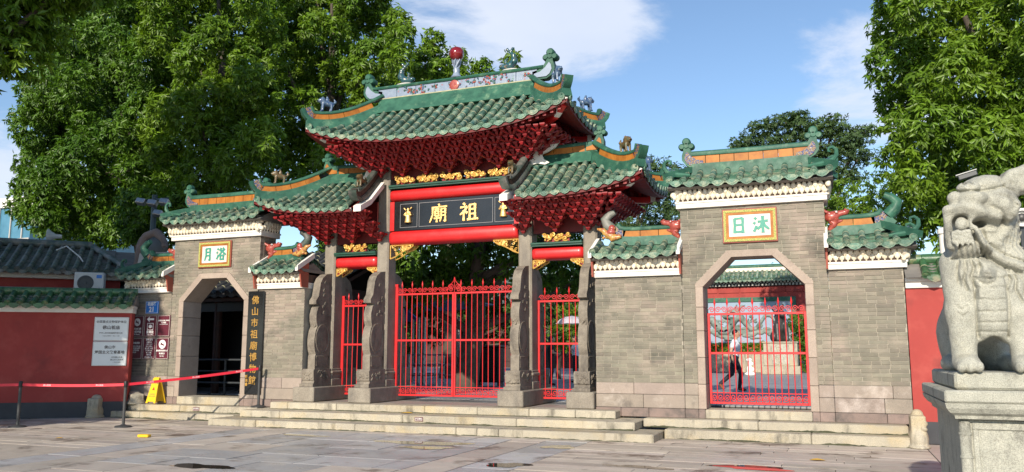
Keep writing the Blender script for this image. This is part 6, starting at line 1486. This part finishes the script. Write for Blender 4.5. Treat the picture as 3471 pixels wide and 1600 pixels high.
tree('rounded sunlit bush behind the lilac umbrella', (-10.9, 33, TZ), c12, 30, .14, 'leaf_bright', .1, 22, name='bush')
c13 = [(Vector((x, y, z)), (r, r, r * .8)) for x, y, z, r in ((-17.6, 13.4, 11.0, 1.4), (-18.9, 13.0, 10.6, 1.7), (-16.2, 13.9, 11.6, 1.0), (-20, 12, 9.2, 1.9), (-21.5, 11.5, 10.5, 2.0), (-19.5, 12.2, 12.4, 1.9), (-18.3, 13.3, 9.6, 1.1), (-20.4, 12.4, 7.9, 1.2), (-17.2, 13.5, 12.6, 1.3), (-15.3, 14.2, 12.4, .8), (-18.0, 13.4, 12.0, 1.3), (-16.9, 13.6, 10.6, .9), (-18.2, 13.2, 8.8, .8))]
tree('near tree at the edge of the plaza reaching overhead from the left', (-21.5, 10.5, 0), c13, 22, .24, 'leaf_bright', .32, 23, shell=.6, limbs=3)
c14 = []
rr = random.Random(12)
for q in range(90): 
    a = rr.uniform(0, 6.28); k = rr.uniform(.2, 1.); c14.append((Vector((-20.3 + 4.0 * k * math.cos(a), 4.4 + 2.6 * k * math.sin(a), 4.2 + 10.3 * rr.random() ** 1.3)), (1.15, 1.05, .95)))
for q in range(34): c14.append((Vector((rr.uniform(-22.5, -16.9), 4.6 + rr.uniform(-1.6, 1.6), rr.uniform(4.5, 8.6))), (.95, .9, .8)))
tree('plaza tree standing in front of the dark red wall, out in the open', (-20.0, 4.4, 0), c14, 20, .27, 'leaf', .34, 24, shell=.9)

# ------------------------------------------------------------------ the courtyard
# corridor behind the dark arch
t = thing('corridor', 'dark timber corridor with an old tiled roof behind the left archway', 'building', (-16.5, 20, TZ))
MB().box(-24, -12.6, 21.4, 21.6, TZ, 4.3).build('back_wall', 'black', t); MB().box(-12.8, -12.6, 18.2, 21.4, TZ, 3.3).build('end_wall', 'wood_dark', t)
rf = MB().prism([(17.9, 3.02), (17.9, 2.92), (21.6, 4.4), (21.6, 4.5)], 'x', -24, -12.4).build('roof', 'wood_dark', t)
roof_slope(rf, lambda u, q: Vector((u, 17.8 + 3.8 * q, 3.12 + 1.5 * q)), [-24 + .29 * i for i in range(41)], lambda u: 1., .075, .5, glz='dark_tile', endm='dark_tile', panm='dark_tile', course=.2)
for x in (-20.5, -18.2, -15.9, -13.6): MB().lathe([(.11, TZ), (.11, 2.95)], 12, (x, 18.15, 0)).build('post', 'wood_dark', t, True)
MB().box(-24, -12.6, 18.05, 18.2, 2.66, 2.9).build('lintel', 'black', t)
t = thing('turnstile_rail', 'dark metal railing just inside the left archway', 'railing', (-16, 17.6, TZ))
for z in (.75, 1.05, 1.35): MB().tube([(-17.4, 17.6, z), (-13.4, 17.6, z)], .028, 8).build('rail', 'dark_metal', t, True)
for x in (-17.3, -16.2, -15.1, -14.2, -13.5): MB().tube([(x, 17.6, TZ), (x, 17.6, 1.38)], .03, 8).build('upright', 'dark_metal', t, True)
# dragon screen wall
DY = 50.
t = thing('dragon_screen', 'red framed screen wall with dragon relief and green tiled roof', 'screen wall', (-6, DY, TZ))
MB().box(-13, -1.54, DY, DY + .8, TZ, 5.4).build('wall', 'wall_red', t); MB().box(-13.3, -1.35, DY - .12, DY + .9, TZ, 1.75).build('base', 'granite', t)
for i in range(9): MB().rbox(-12.8 + 1.28 * i, -11.6 + 1.28 * i, DY - .05, DY, 5.03, 5.38, .01).build('frieze_panel', 'wall_red', t)
gr = MB()
for a in ((-12.4, -2.05, 4.5, 4.75), (-12.4, -2.05, 1.9, 2.1), (-2.32, -2.05, 2.1, 4.5), (-12.4, -12.1, 2.1, 4.5)): gr.box(a[0], a[1], DY - .10, DY - .005, a[2], a[3])
gr.build('green_frame', 'ridge_green', t); MB().box(-12.1, -2.32, DY - .03, DY - .004, 2.1, 4.5).build('relief_ground', 'relief_sky', t)
rl = SDF((-8.6, -.28, 2.05), (-2.3, .06, 4.55), .035); rr = random.Random(6)
pts = [(-7.4 + .28 * i, -.05, 3.05 + .42 * math.sin(i * 1.05) + .02 * i) for i in range(18)]; rl.path(pts, [.16 + .07 * math.sin(i * .35) for i in range(18)], .05)
rl.ell((-5.6, -.14, 3.75), (.5, .16, .3), .06).ell((-5.95, -.16, 3.65), (.25, .12, .14), .04).path([(-5.4, -.1, 3.95), (-5.1, -.1, 4.25), (-4.9, -.1, 4.3)], [.08, .06, .02], .03).path([(-5.6, -.1, 3.95), (-5.35, -.1, 4.35)], [.08, .02], .03)
for q in range(130): x = rr.uniform(-8.3, -2.5); rl.ell((x, -.04, 2.3 + .35 * abs(math.sin(x * 2.1)) + rr.uniform(-.1, .35)), (rr.uniform(.1, .28), .09, rr.uniform(.05, .13)), .03)
for q in range(46): x = rr.uniform(-8.2, -2.6); z = rr.uniform(2.7, 3.75); rl.path([(x + .16 * (1 - k) * math.cos(6 * k + q), -.04, z + .14 * (1 - k) * math.sin(6 * k + q)) for k in np.linspace(0, 1, 7)], .045, .02)
inst('dragon_relief', rl.mesh('dragon_relief', 'relief'), t, TR((0, DY - .0, 0)))
bf = MB()
for i in range(62): bf.box(-13.2 + .19 * i, -13.2 + .19 * i + .1, DY - .28, DY - .2, 5.42, 5.54); bf.box(-13.1 + .19 * i, -13.1 + .19 * i + .1, DY - .38, DY - .3, 5.56, 5.68)
tag(bf.build('eave_blocks', 'concrete', t), kind='stuff'); MB().box(-13.2, -1.4, DY - .2, DY + 1, 5.4, 5.72).build('eave_core', 'black', t)
rf = MB().prism([(DY - .62, 5.70), (DY + .4, 6.34), (DY + 1.42, 5.70)], 'x', -13.4, -1.2).build('roof', 'ridge_green', t)
roof_slope(rf, lambda u, q: Vector((u, DY - .64 + 1.0 * q, 5.74 + .62 * q)), [-13.3 + .27 * i for i in range(45)], lambda u: 1., .085, .6, glz='glaze', drip=.14)
MB().box(-13.2, -1.4, DY + .2, DY + .6, 6.3, 6.52).build('ridge_band', 'bud_white', t); MB().tube([(-13.3, DY + .4, 6.6), (-1.3, DY + .4, 6.6)], .13, 10).build('ridge_roll', 'ridge_green', t, True)
# bronze beast on pedestal
SX, SY_ = -2.64, 44.2
t = thing('statue_pedestal', 'pale stone pedestal with carved panel carrying a dark bronze beast', 'pedestal', (SX, SY_, TZ))
MB().rbox(SX - .92, SX + .92, SY_ - .8, SY_ + .8, TZ, .86, .03).build('foot', 'granite', t); MB().rbox(SX - .82, SX + .82, SY_ - .7, SY_ + .7, .861, 2.0, .03).build('block', 'granite', t); MB().rbox(SX - .86, SX + .86, SY_ - .74, SY_ + .74, 2.0, 2.08, .02).build('cap', 'granite', t)
cr = MB()
for q in range(8): cr.tube([(SX - .1 + .18 * (1 - k) * math.cos(6 * k + q), SY_ - .71, 1.0 + .12 * q + .12 * (1 - k) * math.sin(6 * k + q)) for k in np.linspace(0, 1, 8)], .035, 6)
cr.build('carved_scrolls', 'granite', t, True); MB().rbox(SX - .42, SX + .42, SY_ - .73, SY_ - .69, .95, 1.93, .02).build('panel', 'lion_stone', t)
s = SDF((-.8, -.8, -.05), (.8, .8, 2.3), .035)
s.path([(0, .35, .3), (0, .05, .75), (0, -.15, 1.2)], [.36, .32, .24], .1).ell((0, -.3, 1.4), (.23, .3, .22), .06).ell((0, -.55, 1.34), (.15, .16, .12), .04)
for sx in (-1, 1):
    s.path([(sx * .22, -.25, .85), (sx * .24, -.35, .4), (sx * .24, -.42, .08)], [.14, .11, .1], .05).ell((sx * .3, .3, .25), (.17, .34, .26), .06).path([(sx * .1, -.2, 1.55), (sx * .2, -.05, 1.85), (sx * .14, .05, 2.02)], [.06, .05, .015], .03)
for q in range(9): s.path([(0, -.05 + .05 * q, 1.55 - .13 * q), (math.sin(q * 2.4) * .22, .15 + .05 * q, 1.85 - .12 * q), (math.sin(q * 2.4) * .34, .3 + .04 * q, 1.95 - .12 * q)], [.09, .07, .015], .03)
s.path([(0, .5, .4), (.05, .68, .9), (.0, .62, 1.4), (.1, .7, 1.7)], [.14, .13, .1, .02], .05)
o = bpy.data.objects.new('bronze_beast', s.mesh('bronze_beast', 'bronze', TR((SX, SY_, 2.08)) @ RZ(18) @ SC(.95, .95, 1.0))); reg(o); tag(o, 'dark bronze mythical beast seated on the pale courtyard pedestal', 'statue')
# flower bed and planter in front of the screen
o = MB().rbox(-12, -3.6, 46.6, 48.6, TZ, 1.45, .04).build('planter', 'granite'); tag(o, 'long low stone planter holding the flowering hedge', 'planter')
h = thing('hedge', 'clipped green hedge dotted with orange flowers before the screen wall', 'hedge', (-7.5, 47.5, 1.4))
foliage('foliage', h, [(Vector((-11.6 + .6 * i, 47.5, 1.62)), (.55, .8, .42)) for i in range(14)], 40, .12, 'leaf_bright', seed=31, droop=0.); foliage('flowers', h, [(Vector((-11.6 + .6 * i, 47.1, 1.78)), (.5, .5, .32)) for i in range(14)], 7, .10, 'flower', seed=32, droop=0., k=4)
c15 = [(Vector((-1.2 + rr.uniform(-.7, .9), 46.5 + rr.uniform(-.6, .6), 1.2 + rr.uniform(-.4, 2.0))), (.55, .5, .5)) for q in range(16)]
tree('rounded green shrub at the end of the screen wall', (-1.0, 46.6, TZ), c15, 40, .15, 'leaf', .08, 33, name='shrub')
s = SDF((-.3, -.2, -.02), (.3, .2, .9), .03); s.ell((0, 0, .08), (.26, .16, .1), .02).ell((-.03, 0, .3), (.13, .12, .2), .04).ell((.05, 0, .56), (.12, .1, .1), .04).ell((-.03, 0, .74), (.14, .12, .1), .03).ell((.12, -.02, .3), (.08, .08, .1), .03)
o = bpy.data.objects.new('scholar_rock', s.mesh('scholar_rock', 'white', TR((-3.9, 41, TZ)))); reg(o); tag(o, 'small white ornamental rock on the sunny courtyard paving', 'rock')
# canopies, railings, kiosk beyond the tall gate
t = thing('canopy', 'pale blue fabric canopy on grey poles beyond the tall red gate', 'canopy', (-13, 25, TZ))
q = [at(1300 + x / 2.473, 900 + y / 2.473, Y) for x, y, Y in ((150, 300, 24.5), (560, 262, 23.2), (930, 325, 25.0), (560, 375, 27.0), (150, 375, 27.0))]; z0 = 2.9
ctr = at(1300 + 430 / 2.473, 900 + 250 / 2.473, 25.4); vs = [p for p in q] + [ctr]; n = len(q)
MB().add([tuple(p) for p in vs] + [(p[0], p[1], p[2] - .03) for p in vs], [(i, (i + 1) % n, n) for i in range(n)] + [(n + 1 + (i + 1) % n, n + 1 + i, 2 * n + 1) for i in range(n)] + [(i, n + 1 + i, n + 1 + (i + 1) % n, (i + 1) % n) for i in range(n)]).build('fabric', 'canopy_blue', t)
for x in (285, 335, 632, 815):
    p = at(1300 + x / 2.473, 900 + 1000 / 2.473, 25.5); MB().lathe([(.09, TZ), (.06, TZ + .1), (.055, 2.75)], 10, (p.x, p.y, 0)).build('pole', 'steel', t, True)
t = thing('canopy', 'deep blue fabric canopy seen through the left side bay', 'canopy', (-16.5, 26, TZ)); MB().prism([(24.8, 2.75), (26.2, 3.25), (27.6, 2.75), (27.6, 2.7), (26.2, 3.2), (24.8, 2.7)], 'x', -18.5, -14.6).build('fabric', 'barrier_blue', t)
for x, y in ((-18.3, 25), (-14.8, 25), (-18.3, 27.4), (-14.8, 27.4)): MB().lathe([(.05, TZ), (.05, 2.8)], 8, (x, y, 0)).build('pole', 'steel', t, True)
for k, (a, b, lab) in enumerate((((-13.2, 24.3), (-12.35, 24.6), 'steel crowd railing nearest the gate, below the pale canopy'), ((-12.75, 25.2), (-11.3, 25.4), 'steel crowd railing beside the dark ticket cabinet'), ((-14.4, 26.4), (-13.1, 26.6), 'steel crowd railing deeper under the pale canopy'))):
    t = thing('crowd_railing', lab, 'railing', (*a, TZ)); a = Vector((*a, TZ)); b = Vector((*b, TZ))
    for z in (.35, .68, 1.02): MB().tube([a + Vector((0, 0, z)), b + Vector((0, 0, z))], .026, 8).build('rail', 'steel', t, True)
    for u in (0, .5, 1): MB().tube([a.lerp(b, u), a.lerp(b, u) + Vector((0, 0, 1.03))], .028, 8).build('upright', 'steel', t, True)
t = thing('ticket_cabinet', 'dark ticket checking cabinet standing beyond the tall gate', 'cabinet', (-10.7, 25.3, TZ)); MB().rbox(-11.25, -10.35, 25.1, 25.6, TZ + .12, 1.72, .03).build('body', 'black', t); MB().rbox(-11.3, -10.3, 25.05, 25.65, 1.72, 1.78, .01).build('top', 'dark_metal', t)
for x in (-11.2, -10.4): MB().box(x - .03, x + .03, 25.15, 25.55, TZ, TZ + .12).build('leg', 'dark_metal', t)
t = thing('hall', 'shaded timber hall with red columns at the back of the courtyard', 'building', (-20, 56, TZ)); MB().box(-40, -13.6, 56, 62, TZ, 5.0).build('wall', 'wood_dark', t)
MB().prism([(54.6, 4.9), (59, 7.6), (63.4, 4.9)], 'x', -41, -13.2).build('roof', 'old_glaze', t)
for i in range(9): MB().lathe([(.22, TZ), (.2, 4.9)], 12, (-39.5 + 3.2 * i, 55.2, 0)).build('column', 'dark_red', t, True)
for i in range(8): MB().box(-39.2 + 3.2 * i, -36.9 + 3.2 * i, 55.95, 56, .9, 3.6).build('door_panel', 'wood_dark', t)
t = thing('garden_lamp', 'dark garden lamp with a pointed cap beyond the tall gate', 'lamp', (-13.6, 27.5, TZ)); lp = at(1300 + 335 / 2.473, 900 + 190 / 2.473, 27.5); MB().lathe([(.06, TZ), (.04, lp.z - .2)], 8, (lp.x, lp.y, 0)).build('pole', 'dark_metal', t, True); MB().lathe([(.03, -.2), (.13, -.12), (.15, .05), (.19, .06), (.06, .2), (.01, .42)], 12, lp).build('lantern', 'concrete', t, True)

# ------------------------------------------------------------------ people
def person(label, P, ang, h, top, bottom, shoe, pose, sleeve='skin', hairlen=0., lo=(-.45, -.55, -.02), hi=(.45, .55, 1.95), res=.0145):
    """local: faces +Y, x to its right; one continuous body grown from the skeleton"""
    k = h / 1.72; s = SDF(lo, hi, res); J = pose
    mats = [top, bottom, shoe, 'skin', 'hair', sleeve]
    s.path([J['hipL'], J['kneeL'], J['ankL']], [.092, .066, .05], .02, 1).path([J['hipR'], J['kneeR'], J['ankR']], [.092, .066, .05], .02, 1)
    s.ell((0, 0, J['pz'] + .02), (.17, .115, .12), .04, 1)
    c = J['chest']; s.cap((0, 0, J['pz'] + .1), c, .13, .145, .05, 0).ell((c[0], c[1], c[2] + .02), (.185, .11, .14), .05, 0).ell((c[0], c[1], c[2] + .13), (.16, .085, .06), .04, 0)
    hd = J['head']; s.cap((c[0], c[1], c[2] + .12), (hd[0], hd[1] - .01, hd[2] - .1), .058, .052, .02, 3).ell(hd, (.074, .092, .112), .01, 3)
    fx, fy = 0, 1; s.ell((hd[0], hd[1] + .096, hd[2] - .012), (.016, .02, .022), .012, 3).ell((hd[0], hd[1] + .07, hd[2] - .075), (.035, .03, .03), .02, 3)
    for sx in (-1, 1): s.ell((hd[0] + sx * .076, hd[1] - .005, hd[2] - .01), (.012, .024, .032), .006, 3)
    s.ell((hd[0], hd[1] - .022, hd[2] + .035), (.083, .092, .098), .0, 4)
    if hairlen: s.cap((hd[0], hd[1] - .06, hd[2] + .02), (hd[0], hd[1] - .08, hd[2] - hairlen), .07, .05, .02, 4)
    for a in 'LR':
        sh, el, wr = J['sh' + a], J['el' + a], J['wr' + a]; m_ = tuple(sh[i] * .45 + el[i] * .55 for i in range(3))
        s.cap(sh, m_, .058, .054, .025, 0).cap(m_, el, .045, .042, .008, 5).cap(el, wr, .041, .028, .015, 5)
        d = np.array(wr) - np.array(el); d = d / np.linalg.norm(d); w = np.array(wr); sd = np.cross(d, (0, 1, 0)); sd = sd / (np.linalg.norm(sd) + 1e-6); nn = np.cross(sd, d)
        s.ell(tuple(w + d * .05), (.03, .03, .042), .012, 3)
        for f in range(4): b0 = w + d * .08 + sd * (.024 - .016 * f); s.cap(tuple(b0), tuple(b0 + d * (.05 - .006 * abs(f - 1.2)) + nn * .018), .0098, .008, .004, 3)
        b0 = w + d * .03 + sd * .03; s.cap(tuple(b0), tuple(b0 + d * .04 + sd * .025), .011, .009, .006, 3)
        f = J['toe' + a]; ak = J['ank' + a]; s.cap((ak[0], ak[1], ak[2] - .03), f, .045, .034, .015, 2)
    o = bpy.data.objects.new('person', s.mesh('person', mats, TR(P) @ RZ(ang) @ SC(k, k, k))); reg(o); tag(o, label, 'person'); return o
walk = dict(pz=.90, hipL=(-.09, 0, .88), kneeL=(-.09, .16, .48), ankL=(-.09, .10, .085), toeL=(-.09, .26, .035), hipR=(.09, 0, .88), kneeR=(.09, -.08, .48), ankR=(.09, -.40, .20), toeR=(.09, -.32, .06), chest=(0, .03, 1.25), head=(0, .07, 1.60),
            shL=(-.2, .03, 1.38), elL=(-.24, -.10, 1.12), wrL=(-.22, .0, .90), shR=(.2, .03, 1.38), elR=(.24, -.06, 1.10), wrR=(.22, -.02, .86))
person('man walking past in a white shirt and dark trousers', (-2.78, 24.7, TZ), -90, 1.76, 'shirt', 'trousers', 'shoe', walk)
stand = dict(pz=.90, hipL=(-.09, 0, .88), kneeL=(-.10, .03, .48), ankL=(-.10, -.02, .085), toeL=(-.11, .13, .035), hipR=(.09, 0, .88), kneeR=(.10, .02, .48), ankR=(.11, -.03, .085), toeR=(.12, .12, .035), chest=(0, .0, 1.25), head=(0, .03, 1.60),
             shL=(-.2, .0, 1.38), elL=(-.25, .03, 1.12), wrL=(-.18, .18, 1.05), shR=(.2, .0, 1.38), elR=(.25, .06, 1.13), wrR=(.16, .22, 1.10))
person('person in black clothes standing beyond the narrow gate', (-9.05, 26.6, TZ), -70, 1.66, 'black_cloth', 'black_cloth', 'black', stand, hairlen=.12)
hold = dict(stand); hold.update(elL=(-.30, .12, 1.18), wrL=(-.24, .26, 1.40))
up = person('person in a white shirt holding up the lilac umbrella', (-9.07, 29.5, TZ), 95, 1.72, 'shirt', 'black_cloth', 'black', hold, hairlen=.05)
uc = at(1640 + 590 / 1.978, 800 + 578 / 1.978, 29.5); t = thing('umbrella', 'open lilac umbrella with dark ribs held by the person in white', 'umbrella', uc)
b = MB(); n = 10; vs = []; fs = []
for l, (r, z) in enumerate(((.02, .34), (.29, .29), (.49, .19), (.64, .03))):
    for j in range(n * 2):
        a = math.pi * j / n; rr_ = r * (1 - .05 * (j % 2) * (l > 0)); vs.append((uc.x + rr_ * math.cos(a), uc.y + rr_ * math.sin(a), uc.z - .1 + z - (.02 * (j % 2) * (l == 3) * -1)))
for l in range(3):
    for j in range(2 * n): fs.append((l * 2 * n + j, l * 2 * n + (j + 1) % (2 * n), (l + 1) * 2 * n + (j + 1) % (2 * n), (l + 1) * 2 * n + j))
fs.append(tuple(range(2 * n))); b.add(vs, fs).build('canopy', 'umbrella_cloth', t)
for j in range(n):
    a = 2 * math.pi * j / n; MB().tube([(uc.x + r * math.cos(a), uc.y + r * math.sin(a), uc.z - .105 + z) for r, z in ((.02, .34), (.29, .29), (.49, .19), (.64, .03))], .008, 4).build('rib', 'black', t)
MB().tube([uc + Vector((0, 0, .26)), uc + Vector((-.02, .0, -.62))], .009, 6).build('shaft', 'dark_metal', t)
# the far end of the temple grounds
t = thing('precinct_wall', 'long red boundary wall at the far end of the courtyard', 'wall', (-10, 66, TZ))
MB().box(-70, 45, 66, 66.5, TZ, 4.2).build('wall', 'wall_red', t); MB().prism([(65.5, 4.2), (66.25, 4.8), (67, 4.2)], 'x', -70, 45).build('coping', 'old_glaze', t)
dw = foliage('distant_trees', None, [(Vector((-70 + 2.9 * i + random.uniform(-.8, .8), 71 + random.uniform(-2, 2), 4.6 + random.uniform(-1.2, 1.2))), (2.4, 2.2, 2.6 + random.random())) for i in range(40)], 2.6, .5, 'leaf_far', seed=41)
tag(dw, 'soft far row of trees beyond the boundary wall', 'trees', kind='stuff')
